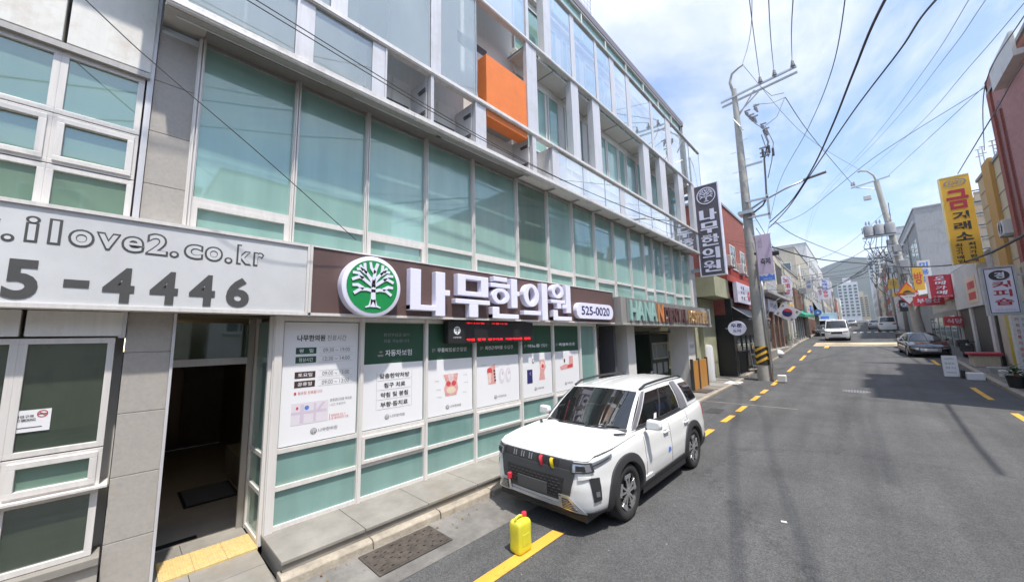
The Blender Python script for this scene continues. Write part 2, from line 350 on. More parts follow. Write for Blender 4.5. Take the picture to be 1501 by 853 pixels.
M['pole'] = mat('pole_concrete', (.42, .405, .37), .85, var=.14, vscale=4, bump=.3, bscale=60, dirt=(.33, .31, .28))
M['cable'] = mat('black_cable', (.05, .05, .052), .6)
M['cable_gray'] = mat('gray_cable', (.16, .16, .17), .6)
M['insulator'] = mat('insulator_ceramic', (.30, .28, .30), .25)
# ================================================================ ground, road, pavements
def strip(x0, x1, y0, y1, dz, step=2.0, mb=None, thick=0):
    mb = mb or MB(); n = max(1, int((y1 - y0) / step)); rows = []
    ys = sorted(set([y0 + (y1 - y0) * i / n for i in range(n + 1)] + [k for k in (13, 21, 27, 33, 40, 47, 75, 150, 400) if y0 < k < y1]))
    for y in ys: rows.append([(x0, y, zg(y) + dz), (x1, y, zg(y) + dz)])
    mb.grid(rows)
    if thick:
        mb.grid([[(x0, y, zg(y) + dz - thick) for y in ys][::-1], [(x0, y, zg(y) + dz) for y in ys][::-1]])
        mb.grid([[(x1, y, zg(y) + dz - thick) for y in ys], [(x1, y, zg(y) + dz) for y in ys]])
        for y in (y0, y1): mb.quad((x0, y, zg(y) + dz - thick), (x1, y, zg(y) + dz - thick), (x1, y, zg(y) + dz), (x0, y, zg(y) + dz))
    return mb
g = MB(); rows = []
for y in [-300, -60, 0, 13, 21, 27, 33, 40, 47, 75, 110, 150, 400, 900, 5000]:
    rows.append([(x, y, zg(y) - .06) for x in (-4000, -300, -60, -10, 10, 60, 300, 4000)])
struct(g.grid(rows).build('ground', M['ground']))
struct(strip(-4.6, 3.66, -60, 420, 0, 3).build('road', M['asphalt']))
struct(strip(-4.575, -3.79, -3.0, 9.6, .004, 2).build('gutter_concrete', M['concrete']))
struct(strip(3.64, 3.84, -60, 200, .11, 3, thick=.14).build('kerb_right', M['kerbstone']))
struct(strip(3.84, 9.0, -60, 200, .10, 3).build('pavement_right', M['concrete']))
pl = struct(strip(-30, -4.62, 9.6, 200, .035, 3).build('pavement_left', M['concrete']))
struct(strip(-4.66, -4.5, 22.6, 200, .09, 3, thick=.14).build('kerb_left', M['kerbstone']))
mkY = M['yellow_paint']
def dash(x0, x1, y0, y1, m=mkY, lab='yellow dash', skew=.05):
    mb = MB(); K = 4
    mb.grid([[(x0 + skew * 0, y0 + (y1 - y0) * i / K + (0 if i else 0), zg(y0 + (y1 - y0) * i / K) + .006), (x1, y0 + (y1 - y0) * i / K + skew, zg(y0 + (y1 - y0) * i / K) + .006)] for i in range(K + 1)])
    return struct(mb.build('road_marking', m))
for a, b in ((-6.5, -4.2), (-2.6, -1.0), (.2, 4.08), (7.9, 9.0 + 1.9), (12.0, 13.1), (13.75, 14.8), (15.95, 17.1), (17.8, 18.85), (20.3, 22.1), (25.5, 28.1), (31.5, 34.8), (37, 39)):
    dash(-3.20, -3.04, a, b)
for a, b in ((-4, -1), (2.5, 5.5), (8.8, 11.5), (14.6, 17.4), (19.8, 22.6), (26, 28.6), (30.4, 33)):
    dash(2.84, 2.99, a, b)
dash(-3.25, 3.3, 43.2, 47.0, M['cream_paint'], skew=0)
for k in range(9):
    dash(-3.0 + k * .75, -2.62 + k * .75, 72, 75, M['white_paint'], skew=0)
dash(-2.4, -2.1, 41.2, 43.2, mkY)
# old seam and a repaired trench in the asphalt
pt = M['patch'] = mat('asphalt_patch', (.055, .055, .056), .9, var=.15, vscale=6, bump=.4, bscale=90)
struct(strip(-4.6, -1.7, 15.0, 15.12, .008, 1).build('asphalt_seam', M['concrete']))
struct(strip(-3.95, -3.5, 13.1, 13.9, .008, 1).build('asphalt_patch', pt))
# manhole covers
M['cover_pale'] = mat('worn_pale_iron', (.24, .24, .245), .6, .3, var=.3, vscale=9)
def round_cover(x, y, r, lab):
    t = thing('manhole_cover', lab, 'manhole cover', (x, y, zg(y)))
    MB().lathe([(0.001, .012), (r * .93, .012), (r * .95, .006), (r, .006), (r, -.02)], (x, y, zg(y)), n=28).build('cover', M['cover_pale'], t)
    mb = MB()
    for i in range(-4, 5):
        for j in range(-4, 5):
            if hypot(i, j) < 4.2: mb.box(x + i * r * .2 - .02, x + i * r * .2 + .02, y + j * r * .2 - .012, y + j * r * .2 + .012, zg(y) + .012, zg(y) + .017)
    stuff(mb.build('tread_studs', M['cover_pale'], t))
M['steel_dark'] = mat('rusty_iron', (.13, .11, .095), .65, .5, var=.35, vscale=12, bump=.3, bscale=60)
round_cover(-.35, 19.9, .42, 'round grey manhole cover in the middle of the carriageway')
# drain grating beside the kerb
gt = thing('drain_grating', 'rusty rectangular iron drain grating with oval holes beside the kerb', 'drain grating', (-4.27, 2.56, 0))
x0, x1, y0, y1 = -4.50, -4.04, 2.13, 3.04; bs = .008
mb = MB().box(x0 - .03, x1 + .03, y0 - .03, y1 + .03, .004, bs); mb.build('pit', M['black'], gt)
mb = MB(); nx, ny = 6, 14; dx = (x1 - x0) / nx; dy = (y1 - y0) / ny
def slotplate(mb, nx, ny, x0, y0, dx, dy, z, holes):
    for i in range(nx):
        for j in range(ny):
            X0, Y0 = x0 + i * dx, y0 + j * dy; X1, Y1 = X0 + dx, Y0 + dy
            if (i * 7 + j * 3) % 5 < 2:
                cx, cy = (X0 + X1) / 2, (Y0 + Y1) / 2; a, b = dx * .16, dy * .34; ang = .6 if (i + j) % 2 else -.5
                K = 8; ring = [(cx + a * cos(2 * pi * k / K + pi / 4) * 1.0 - ang * 0 , cy + b * sin(2 * pi * k / K + pi / 4)) for k in range(K)]
                out = [(X1, Y1), ((X0 + X1) / 2, Y1), (X0, Y1), (X0, (Y0 + Y1) / 2), (X0, Y0), ((X0 + X1) / 2, Y0), (X1, Y0), (X1, (Y0 + Y1) / 2)]
                for k in range(K):
                    k2 = (k + 1) % K
                    mb.quad((*out[k], z), (*out[k2], z), (*ring[k2], z), (*ring[k], z))
                    mb.quad((*ring[k], z), (*ring[k2], z), (*ring[k2], z - .012), (*ring[k], z - .012))
            else: mb.quad((X0, Y0, z), (X1, Y0, z), (X1, Y1, z), (X0, Y1, z))
slotplate(mb, nx, ny, x0, y0, dx, dy, .020, 0); mb.build('plate', M['steel_dark'], gt)
mb = MB()
for a, b, c, d in ((x0 - .03, x0, y0 - .03, y1 + .03), (x1, x1 + .03, y0 - .03, y1 + .03), (x0, x1, y0 - .03, y0), (x0, x1, y1, y1 + .03)): mb.box(a, b, c, d, .006, .018)
mb.build('rim', M['steel_dark'], gt)
mb = MB()
for i in range(60):
    x = random.uniform(x0 + .02, x1 - .03); y = random.uniform(y0 + .02, y1 - .06); mb.obox((x, y, .020), (.008, .006 * random.choice((-1, 1)), 0), (-.012, .03, 0), (0, 0, .004))
stuff(mb.build('tread_ribs', M['steel_dark'], gt))
g2 = thing('drain_grating', 'small dark iron drain cover in the far pavement near the striped pole', 'drain grating', (-4.95, 16.9, zg(17) + .05))
MB().box(-5.3, -4.75, 16.4, 17.4, zg(17) + .045, zg(17) + .09).build('plate', M['steel_dark'], g2, bevel=.01)
# kerb stones
for i in range(8):
    y = 1.32 + i * .99
    mb = MB(); j = random.uniform(-.012, .012)
    mb.prism([(-4.565 + j, 0), (-4.575 + j, .085), (-4.60 + j, .105), (-4.74, .11), (-4.74, 0)], (0, y + .006, 0), X_, Z_, -.978)
    o = struct(mb.build('kerb_stone', M['kerbstone'])) if False else None
ks = thing('kerb', 'pale worn stone kerb along the foot of the glass shopfront', 'kerb', (-4.65, 5, 0))
for i in range(8):
    y = 1.32 + i * .99; j = random.uniform(-.012, .012); mb = MB()
    mb.prism([(-4.565 + j, -.02), (-4.578 + j, .08), (-4.61 + j, .105), (-4.76, .11), (-4.76, -.02)], (0, y + .984, 0), X_, Z_, .978)
    mb.build('kerb_stone', M['kerbstone'], ks, bevel=.008)
# plinth of stone slabs under the shopfront
pt_ = thing('stone_plinth', 'low weathered stone plinth under the poster windows', 'plinth', (-5.1, 5, 0))
MB().box(-5.5, -4.69, 1.36, 9.5, .0, .19).build('base', M['plinth'], pt_)
for i in range(9):
    y = 1.34 + i * .91
    MB().box(-5.52, -4.665, y + .002, min(y + .905, 9.52), .192, .232).build('slab', M['plinth'], pt_, bevel=.006)
# entrance paving, tactile tiles
ep = thing('entrance_paving', 'grey stone slabs of the entrance ramp in front of the glass door', 'paving', (-5.4, .8, 0))
for i in range(3):
    for j in range(3):
        X0 = -6.30 + i * .6; Y0 = -.55 + j * .62
        mb = MB(); X1 = X0 + .594; Y1 = Y0 + .614; z = [.098, .098, .098, .0]
        zz = lambda x: .098 if x < -5.3 else max(.012, .098 - (x + 5.3) * .1)
        mb.quad((X0, Y0, zz(X0)), (X1, Y0, zz(X1)), (X1, Y1, zz(X1)), (X0, Y1, zz(X0)))
        mb.quad((X0, Y0, -.02), (X1, Y0, -.02), (X1, Y0, zz(X1)), (X0, Y0, zz(X0))); mb.quad((X1, Y0, -.02), (X1, Y1, -.02), (X1, Y1, zz(X1)), (X1, Y0, zz(X1)))
        mb.build('slab', M['plinth'], ep)
MB().quad((-6.32, -8, .006), (-4.55, -8, .006), (-4.55, 1.34, .006), (-6.32, 1.34, .006)).build('bedding', M['concrete'], ep)
for j in range(12):
    MB().box(-5.5, -4.62, -8 + j * .6, -7.406 + j * .6, .0, .05).build('slab', M['plinth'], ep)
M['tactile'] = mat('tactile_yellow', (.62, .46, .20), .6, var=.15, vscale=20, dirt=(.50, .42, .27))
tp = thing('tactile_paving', 'strip of yellow tactile tiles with round studs before the entrance', 'tactile paving', (-5.7, .88, .1))
for i in range(3):
    for j in range(3) if i < 0 else range(1):
        pass
for j in range(3):
    for i in range(2):
        X0 = -5.96 + i * .245; Y0 = .46 + j * .285; mb = MB().box(X0, X0 + .242, Y0, Y0 + .282, .09, .112)
        for a in range(5):
            for b in range(6):
                mb.lathe([(.0165, .112), (.012, .121), (.0005, .122)], (X0 + .025 + a * .048, Y0 + .024 + b * .047, 0), n=8)
        mb.build('tactile_tile', M['tactile'], tp)
# pavement slabs in front of the hospital bay
for i in range(13):
    for j in range(4):
        if random.random() < .05: continue
        X0 = -5.62 - (j - 1) * .95 + random.uniform(-.02, .02) if j else -4.62 - .95; X0 = -4.625 - (j + 1) * .93; Y0 = 9.7 + i * 1.0
        z0 = zg(Y0) + .05 + random.uniform(0, .018); z1 = zg(Y0 + 1) + .05 + random.uniform(0, .018)
        mb = MB(); a, b, c, d = (X0, Y0), (X0 + .918, Y0), (X0 + .918, Y0 + .985), (X0, Y0 + .985)
        mb.quad((*a, z0), (*b, z0), (*c, z1), (*d, z1)); mb.quad((*b, z0 - .1), (*c, z1 - .1), (*c, z1), (*b, z0)); mb.quad((*a, z0 - .1), (*b, z0 - .1), (*b, z0), (*a, z0))
        o = mb.build('slab', M['concrete'] if (i + j) % 3 else M['plinth'], pl, shift=False)
struct(strip(-4.64, -4.5, 9.6, 22.6, .06, 1, thick=.08).build('kerb_left', M['kerbstone']))
# rubbish and chips on the road
tag(MB().obox((-1.02, 6.2, .006), (.06, .02, 0), (-.015, .035, 0), (0, 0, .012)).build('paper_scrap', M['white_panel']), 'small white scrap of paper lying on the open asphalt', 'litter')

# grit, leaves and stains along the kerb
R9 = random.Random(3); gr = MB()
for k in range(420):
    u = R9.random(); x = -4.56 + abs(R9.gauss(0, .10)) if u < .7 else R9.uniform(-4.5, 3.5); y = R9.uniform(.5, 16); s_ = R9.uniform(.004, .013)
    z = zg(y) + (.006 if x < -3.8 and y < 9.6 else .002); gr.obox((x, y, z), (s_, s_ * R9.uniform(-.5, .5), 0), (-s_ * R9.uniform(-.4, .4), s_, 0), (0, 0, s_ * .6))
stuff(gr.build('grit', M['kerbstone']))
lf = MB()
for k in range(70):
    x = -4.52 + abs(R9.gauss(0, .16)); y = R9.uniform(.5, 9.4); a = R9.uniform(0, 6.28); L_ = R9.uniform(.02, .045); z = .008 + R9.uniform(0, .006)
    d = Vector((cos(a) * L_, sin(a) * L_, R9.uniform(0, .01))); n_ = Vector((-sin(a) * L_ * .35, cos(a) * L_ * .35, .004)); p = Vector((x, y, z)); lf.quad(p, p + d * .5 + n_, p + d, p + d * .5 - n_)
stuff(lf.build('fallen_leaves', mat('dry_leaf', (.20, .12, .05), .8, var=.3, vscale=30)))
# ================================================================ main glass building
BM = [0.41, 1.47, 2.50, 3.60, 4.72, 6.03, 7.17, 8.28, 9.45, 10.62, 11.77, 12.90, 13.68, 14.72, 15.74, 16.77, 17.82]
bd = thing('glass_clinic_building', 'four storey building with teal glazing behind a metal and glass outer skin', 'building', (-10, 9, 0))
W0 = -5.5
# core volume behind the glass
core = MB()
core.box(-16, -5.62, .02, 10.5, 2.9, 13.0)
core.box(-16, -5.62, 10.5, 18.6, 2.9, 13.0)
core.box(-16, -6.0, 1.9, 9.2, .0, 2.9)
core.build('core', M['inner_wall'], bd)
MB().box(-16, -5.40, .05, 18.65, 12.88, 13.12).build('parapet', M['parapet'], bd)
MB().box(-5.64, -5.46, 18.35, 18.65, 9.4, 12.88).build('corner_cladding', M['parapet'], bd)
# --- second floor glazing: mullions, transoms, panes
for i, y in enumerate(BM):
    mb = MB().box(W0 - .06, W0 + .045, y - .035, y + .035, 3.4, 6.20)
    mb.box(W0 + .045, W0 + .075, y - .022, y - .006, 3.4, 6.20).box(W0 + .045, W0 + .075, y + .006, y + .022, 3.4, 6.20)
    mb.build('mullion', M['frame'], bd)
opened = {5}
for i, (a, b) in enumerate(zip(BM, BM[1:])):
    a, b = a + .035, b - .035
    MB().box(W0 - .06, W0 + .03, a, b, 4.155, 4.225).build('transom', M['frame'], bd)
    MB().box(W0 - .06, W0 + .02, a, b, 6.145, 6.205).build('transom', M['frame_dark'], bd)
    dx = random.uniform(-.010, .010)
    mb = MB(); mb.quad((W0 - .01 + dx, a, 4.225), (W0 - .01 - dx, b, 4.225), (W0 - .012 - dx, b, 6.145), (W0 - .012 + dx, a, 6.145))
    mb.build('window_pane', M['film_open'] if i in opened else M['film'], bd)
    if i in (0, 2, 4, 6, 8, 11, 14):      # awning sash in the lower light
        mb = MB().box(W0 - .05, W0 + .05, a, b, 4.095, 4.15).box(W0 - .05, W0 + .05, a, a + .05, 3.4, 4.095).box(W0 - .05, W0 + .05, b - .05, b, 3.4, 4.095)
        s_ = mb.build('sash', M['frame'], bd)
        MB().quad((W0, a + .05, 3.4), (W0, b - .05, 3.4), (W0, b - .05, 4.095), (W0, a + .05, 4.095)).build('pane', M['film'], s_)
    else:
        MB().quad((W0 - .01, a, 3.4), (W0 - .01, b, 3.4), (W0 - .01, b, 4.155), (W0 - .01, a, 4.155)).build('window_pane', M['film'], bd)
# the unblinded bay: yellow curtain and a blind
MB().box(-5.58, -5.54, 6.1, 6.75, 4.23, 6.14).build('curtain', mat('yellow_curtain', (.42, .38, .10), .8, streak=.4), bd)
# granite pillar between the two buildings
gp = thing('granite_pillar', 'tall grey granite pillar between the old facade and the glass building', 'pillar', (-5.6, .2, 0))
for k in range(11):
    z0 = .02 + k * .608
    if z0 > 6.0: break
    MB().box(-5.95, -5.487, .035, .385, z0, min(z0 + .603, 6.14)).build('granite_slab', M['granite'], gp, bevel=.004)
MB().box(-5.9, -5.5, .05, .37, .0, 6.14).build('backing', M['inner_wall'], gp)
MB().box(-5.52, -5.47, .385, .41, .1, 2.86).build('edge_trim', M['alu'], gp)
# --- end pier
MB().box(-6.3, -5.46, 17.86, 18.6, 2.9, 6.2).build('pier', M['inner_wall'], bd)
MB().box(-5.47, -5.43, 17.90, 18.15, 2.9, 6.2).build('pier_strip', M['frame'], bd)
# --- soffits and beams of the outer skin
XS = -5.0
def rail(z0, z1, y0, y1, nm='beam', x0=XS - .10, x1=XS + .02):
    step = 3.0; y = y0
    while y < y1 - .01:
        e = min(y + step, y1); MB().box(x0, x1, y + .003, e - .003, z0, z1).box(x0 + .02, x1 + .012, y + .003, e - .003, z0 + .02, z0 + .05).build(nm, M['beam'], bd, bevel=.004); y = e
rail(6.14, 6.25, .05, 18.0); rail(7.13, 7.23, -.9, 18.0); rail(9.44, 9.53, -.9, 19.4); rail(11.55, 11.61, -.9, 19.4)
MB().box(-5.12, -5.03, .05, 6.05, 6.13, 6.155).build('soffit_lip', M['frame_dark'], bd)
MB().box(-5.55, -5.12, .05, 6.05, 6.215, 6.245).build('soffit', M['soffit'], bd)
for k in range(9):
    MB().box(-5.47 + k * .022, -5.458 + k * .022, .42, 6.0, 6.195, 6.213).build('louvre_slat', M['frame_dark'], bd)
for y in (.9, 2.9, 4.4): MB().box(-5.24, -5.21, y - .75, y + .85, 6.185, 6.213).build('light_strip', M['alu'], bd)
# floor slabs between skin and inner wall
MB().box(-5.9, -5.12, 6.1, 18.6, 9.36, 9.40).build('slab_soffit', M['inner_wall'], bd)
MB().box(-5.62, -5.12, 6.1, 18.0, 6.24, 6.27).build('gutter_soffit', M['inner_wall'], bd)
# inner wall and its windows on the third and fourth floors
for y0, y1, z0, z1 in ((2.45, 3.3, 6.45, 6.75), (3.5, 4.35, 6.45, 6.75)):
    MB().box(-5.63, -5.595, y0, y1, z0 + .1, z1).build('vent_band', M['dark_band'], bd)
MB().box(-5.64, -5.6, 6.15, 18.3, 9.42, 9.6).box(-5.64, -5.6, .05, 18.3, 11.62, 11.75).build('floor_edge', M['frame'], bd)
IW = [(6.22, 7.45), (7.55, 8.05), (8.35, 8.62), (8.68, 9.30), (9.62, 10.75), (10.8, 11.55), (11.62, 12.1), (12.2, 13.0), (13.1, 14.1), (14.2, 15.2), (15.3, 16.3), (16.4, 17.3)]
for (a, b) in IW:
    for z0, z1 in ((7.28, 9.12), (9.75, 11.35)):
        f = MB().box(-5.63, -5.57, a, b, z1 - .04, z1).box(-5.63, -5.57, a, b, z0, z0 + .04).box(-5.63, -5.57, a, a + .04, z0 + .04, z1 - .04).box(-5.63, -5.57, b - .04, b, z0 + .04, z1 - .04).build('window_frame', M['frame'], bd)
        MB().quad((-5.60, a + .04, z0 + .04), (-5.60, b - .04, z0 + .04), (-5.60, b - .04, z1 - .04), (-5.60, a + .04, z1 - .04)).build('pane', M['film'], f)
MB().box(-5.64, -5.59, 4.9, 6.12, 7.6, 8.9).build('window_frame', M['frame'], bd)
MB().quad((-5.585, 5.35, 7.65), (-5.585, 6.08, 7.65), (-5.585, 6.08, 8.75), (-5.585, 5.35, 8.75)).build('window_pane', M['film'], bd)
for a, b in ((2.57, 2.96), (2.975, 3.34), (3.46, 3.92), (3.935, 4.38), (4.72, 5.4), (5.41, 6.08)): MB().box(-5.618, -5.602, a, b, 6.26, 7.2).build('brightened_panel', M['brightened_panel'], bd)  # panels added in a lighter colour to make up for shade in the open bays
# dark ceiling recess behind the open bay
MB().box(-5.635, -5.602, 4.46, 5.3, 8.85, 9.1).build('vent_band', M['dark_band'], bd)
# clerestory
ys = [.05 + 1.55 * k for k in range(13)]
for k, y in enumerate(ys):
    MB().box(-5.66, -5.44, y - .03, y + .03, 11.85, 12.82).build('mullion', M['frame'], bd)
for a, b in zip(ys, ys[1:]):
    b = min(b, 18.3)
    MB().quad((-5.5, a + .03, 11.85), (-5.5, b - .03, 11.85), (-5.5, b - .03, 12.80), (-5.5, a + .03, 12.80)).build('window_pane', M['film'], bd)
MB().box(-5.66, -5.42, .05, 18.4, 12.82, 12.875).build('transom', M['frame'], bd)
MB().box(-5.62, -5.5, .05, 18.4, 11.60, 11.655).build('transom', M['frame'], bd)
# --- outer skin posts, white panels and glass
def vpost(y0, y1, z0, z1): MB().box(XS - .10, XS, y0, y1, z0, z1).build('post', M['alu'], bd)
def vpanel(y0, y1, z0, z1, d=.22): MB().box(XS - d, XS - .012, y0, y1, z0, z1).build('panel', M['alu'], bd, bevel=.003)
def glass(y0, y1, z0, z1, m=None): MB().quad((XS - .03, y0, z0), (XS - .03, y1, z0), (XS - .03, y1, z1), (XS - .03, y0, z1)).build('skin_pane', m or M['skin'], bd)
A0, A1 = 6.25, 7.13
gl_ = M['skin_left']
glass(-.2, .16, A0, A1, gl_); vpost(.17, .22, A0, A1); glass(.22, 1.27, A0, A1, gl_); vpost(1.275, 1.305, A0, A1); vpanel(1.305, 1.5, A0, A1); glass(1.5, 2.32, A0, A1, gl_)
vpanel(2.325, 2.53, A0, A1); vpost(2.53, 2.56, A0, A1); vpost(3.38, 3.44, A0, A1); vpanel(4.44, 4.70, A0, A1); vpost(4.41, 4.435, A0, A1); vpost(6.13, 6.26, A0, A1); vpanel(6.9, 7.15, A0, A1)
MB().box(-5.55, -5.10, 6.88, 6.9, A0, A1).build('fin', M['alu'], bd)
for a, b in ((7.16, 8.28), (8.29, 9.46), (9.47, 10.38), (10.72, 11.76), (11.77, 12.80), (12.81, 14.2), (14.21, 15.58), (15.59, 16.78), (16.79, 17.97)): glass(a, b, A0, A1)
vpanel(10.39, 10.71, A0, A1, .06)
for y in (8.285, 9.465, 11.765, 12.805, 14.205, 15.585, 16.785, 17.98): MB().box(XS - .05, XS - .02, y - .006, y + .006, A0, A1).build('glass_joint', M['steel'], bd)
# fins with bolted brackets seen in the open bays
for y in (3.36, 4.40, 6.10):
    f = MB().box(-5.6, -5.1, y - .012, y, A0 + .02, A1 - .02).build('fin', M['alu'], bd)
    for z in (6.42, 6.85):
        mb = MB().box(-5.32, -5.12, y - .03, y - .014, z, z + .07)
        for q in (-.29, -.22, -.16): mb.lathe([(.012, 0), (.012, .02)], (-5.02 + q, y - .05, z + .035), 'y', 8)
        mb.build('bracket', M['dark_band'], f)
B0, B1 = 7.23, 9.44
glass(-.9, .6, B0, B1, gl_); vpost(.62, .66, B0, B1); glass(.68, 1.68, B0, B1, gl_); vpost(1.69, 1.72, B0, B1); vpanel(1.725, 1.93, B0, B1); glass(1.935, 3.37, B0, B1, gl_)
vpanel(3.385, 3.6, B0, B1); glass(3.61, 4.44, B0, B1, gl_); MB().box(XS - .05, XS - .01, 4.44, 4.46, B0, B1).build('glass_joint', M['steel'], bd)
for a, b in ((6.1, 6.39), (7.87, 8.22), (8.97, 9.38), (12.45, 12.95), (13.95, 14.55), (15.97, 16.56), (17.70, 18.2)): vpanel(a, b, B0, B1, .20)
vpost(6.0, 6.095, B0, B1)
D0, D1 = 9.53, 11.55
glass(-.9, 4.4, D0, D1, gl_); glass(4.5, 6.0, D0, D1); vpost(6.02, 6.12, D0, D1); vpanel(6.74, 7.03, D0, D1); glass(7.04, 7.95, D0, D1); vpanel(7.96, 8.16, D0, D1, .05)
for a, b in ((8.17, 9.26), (9.42, 10.22), (10.53, 11.35), (11.65, 13.38), (13.60, 14.95), (15.5, 17.68), (18.0, 19.38)): glass(a, b, D0, D1)
for a, b in ((9.27, 9.41), (10.23, 10.52), (11.36, 11.64), (13.39, 13.59), (14.96, 15.49)): vpanel(a, b, D0, D1, .04)
for y in (17.84, 19.39): MB().box(XS - .05, XS - .02, y - .01, y + .01, D0, D1).build('glass_joint', M['steel'], bd)
MB().quad((-5.6, 19.38, D0), (-5.03, 19.38, D0), (-5.03, 19.38, D1), (-5.6, 19.38, D1)).build('skin_pane', M['skin'], bd)
# brackets carrying the beams
for zb in (9.38, 6.22):
    for y in BM[5:]:
        MB().box(-5.62, -5.02, y - .015, y + .015, zb - .035, zb - .005).build('bracket_arm', M['frame_dark'], bd)
# L3 hood flashing (curved) above inner windows
MB().box(-5.64, -5.60, 6.2, 18.3, 9.14, 9.36).build('lintel', M['white_panel'], bd)
# orange box
ob = MB().box(-5.30, -5.03, 4.74, 5.99, 6.98, 8.37).build('orange_box', M['orange'], bd, bevel=.006)
MB().box(-5.6, -5.3, 4.86, 5.9, 7.1, 7.2).build('box_bracket', M['frame_dark'], bd)
# rooftop rail
rf = thing('rooftop_railing', 'thin wire mesh railing on the roof edge above the glass building', 'railing', (-5.45, 8.5, 13.1))
for y in (7.4, 8.8, 10.15): MB().tube([(-5.5, y, 13.1), (-5.5, y, 13.9)], .02, 6).build('post', M['steel'], rf)
mb = MB().tube([(-5.5, 7.4, 13.9), (-5.5, 10.15, 13.9)], .018, 6)
for k in range(15): mb.tube([(-5.5, 7.4 + k * .19, 13.12), (-5.5, 7.4 + k * .19, 13.9)], .006, 4)
for k in range(4): mb.tube([(-5.5, 7.4, 13.2 + k * .17), (-5.5, 10.15, 13.2 + k * .17)], .006, 4)
stuff(mb.build('mesh', M['steel'], rf))
# --- ground floor shopfront
GY = [1.40, 2.50, 3.63, 4.73, 6.06, 7.24, 8.42, 9.22]
for i, y in enumerate(GY):
    w_ = .055 if i == 0 else .035
    MB().box(W0 - .07, W0 + .04, y - w_, y + w_, .232, 2.86).box(W0 + .04, W0 + .06, y - w_ + .012, y + w_ - .012, .232, 2.86).build('mullion', M['frame'], bd)
for i, (a, b) in enumerate(zip(GY, GY[1:])):
    a += .055 if i == 0 else .035; b -= .035
    for z in (.232, .685, 1.13): MB().box(W0 - .06, W0 + .025, a, b, z, z + (.05 if z < .5 else .055)).build('transom', M['frame'], bd)
    MB().box(W0 - .06, W0 + .03, a, b, 2.80, 2.86).build('transom', M['frame'], bd)
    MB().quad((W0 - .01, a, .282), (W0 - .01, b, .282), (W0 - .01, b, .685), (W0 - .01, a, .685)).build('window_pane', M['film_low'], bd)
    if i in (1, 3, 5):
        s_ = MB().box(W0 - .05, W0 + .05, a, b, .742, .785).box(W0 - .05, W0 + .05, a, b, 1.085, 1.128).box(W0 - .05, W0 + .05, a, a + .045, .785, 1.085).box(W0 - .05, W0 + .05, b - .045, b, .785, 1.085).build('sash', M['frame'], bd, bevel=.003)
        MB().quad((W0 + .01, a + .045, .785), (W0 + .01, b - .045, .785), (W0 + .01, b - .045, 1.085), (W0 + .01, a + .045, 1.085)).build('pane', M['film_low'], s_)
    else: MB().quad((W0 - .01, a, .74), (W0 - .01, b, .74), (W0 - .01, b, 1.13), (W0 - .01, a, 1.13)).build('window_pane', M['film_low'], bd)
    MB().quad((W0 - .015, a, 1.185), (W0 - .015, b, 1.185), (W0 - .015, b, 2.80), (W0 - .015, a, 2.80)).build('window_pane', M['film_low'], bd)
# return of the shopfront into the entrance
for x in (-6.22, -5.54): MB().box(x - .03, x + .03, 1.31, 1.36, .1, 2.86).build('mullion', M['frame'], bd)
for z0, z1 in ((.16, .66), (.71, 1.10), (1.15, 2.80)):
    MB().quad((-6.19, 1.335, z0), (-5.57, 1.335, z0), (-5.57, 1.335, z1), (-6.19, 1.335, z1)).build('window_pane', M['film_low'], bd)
    MB().box(-6.19, -5.57, 1.315, 1.355, z0 - .05, z0).build('transom', M['frame'], bd)
# entrance doorway, lobby
lb = thing('entrance_lobby', 'dark lobby seen through the open entrance with grey mat and steps', 'entrance', (-8, .9, .1))
MB().quad((-12, -.3, .095), (-6.3, -.3, .095), (-6.3, 1.9, .095), (-12, 1.9, .095)).build('floor', mat('lobby_floor', (.46, .41, .35), .35, var=.15, vscale=5), lb)
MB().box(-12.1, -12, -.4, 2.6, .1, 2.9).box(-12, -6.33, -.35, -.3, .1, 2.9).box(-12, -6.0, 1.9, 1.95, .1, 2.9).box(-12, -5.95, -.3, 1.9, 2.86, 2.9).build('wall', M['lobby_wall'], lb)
MB().box(-6.28, -6.33, .42, .46, .1, 2.86).build('door_frame', M['black'], lb)
MB().box(-6.33, -6.27, 1.24, 1.31, .1, 2.86).build('door_frame', M['frame_dark'], lb)
MB().box(-6.34, -6.28, .41, 1.24, 2.24, 2.33).build('door_transom', M['alu'], lb)
MB().quad((-6.31, .45, 2.33), (-6.31, 1.24, 2.33), (-6.31, 1.24, 2.80), (-6.31, .45, 2.80)).build('fanlight_pane', M['film_dark'], lb)
MB().box(-7.15, -6.33, .43, .455, .13, 2.2).build('door_leaf', M['blade'], lb)
MB().box(-6.46, -6.36, .45, .86, .098, .106).build('floor_spring_plate', M['black'], lb)
MB().box(-8.5, -7.6, .84, 1.52, .098, .112).build('mat_border', M['black'], lb)
MB().box(-8.45, -7.65, .88, 1.48, .112, .118).build('door_mat', mat('mat_grey', (.18, .185, .20), .95, var=.2, vscale=60, bump=.5, bscale=200), lb)
for k in range(3): MB().box(-9.2, -7.3 - k * .35, 1.56, 1.899, .1 + k * .16, .1 + (k + 1) * .16).build('step', M['plinth'], lb)
MB().box(-11.9, -11.85, .15, 1.1, .15, 2.3).build('lift_door', mat('bronze_dark', (.10, .07, .05), .3, .6), lb)
MB().box(-10.5, -8.2, .0, .06, .1, 2.1).build('wood_panel', mat('dim_wood', (.16, .10, .03), .5), lb)
MB().box(-7.6, -6.9, .0, .08, 2.45, 2.62).build('warm_lamp', mat('warm_lamp', (1.0, .78, .45), .5, emit=5.0), lb)
nb = MB().box(-7.7, -7.5, .46, .50, 1.3, 2.0).build('notice_board', M['black'], lb)
write('board_print', '안내 ▦', (-7.5, .505, 1.62), -X_, Z_, .16, .07, M['print_white'], nb)
write('board_print', '입원실', (-7.0, .46, 1.75), X_, Z_, .3, .08, M['print_white'], lb)
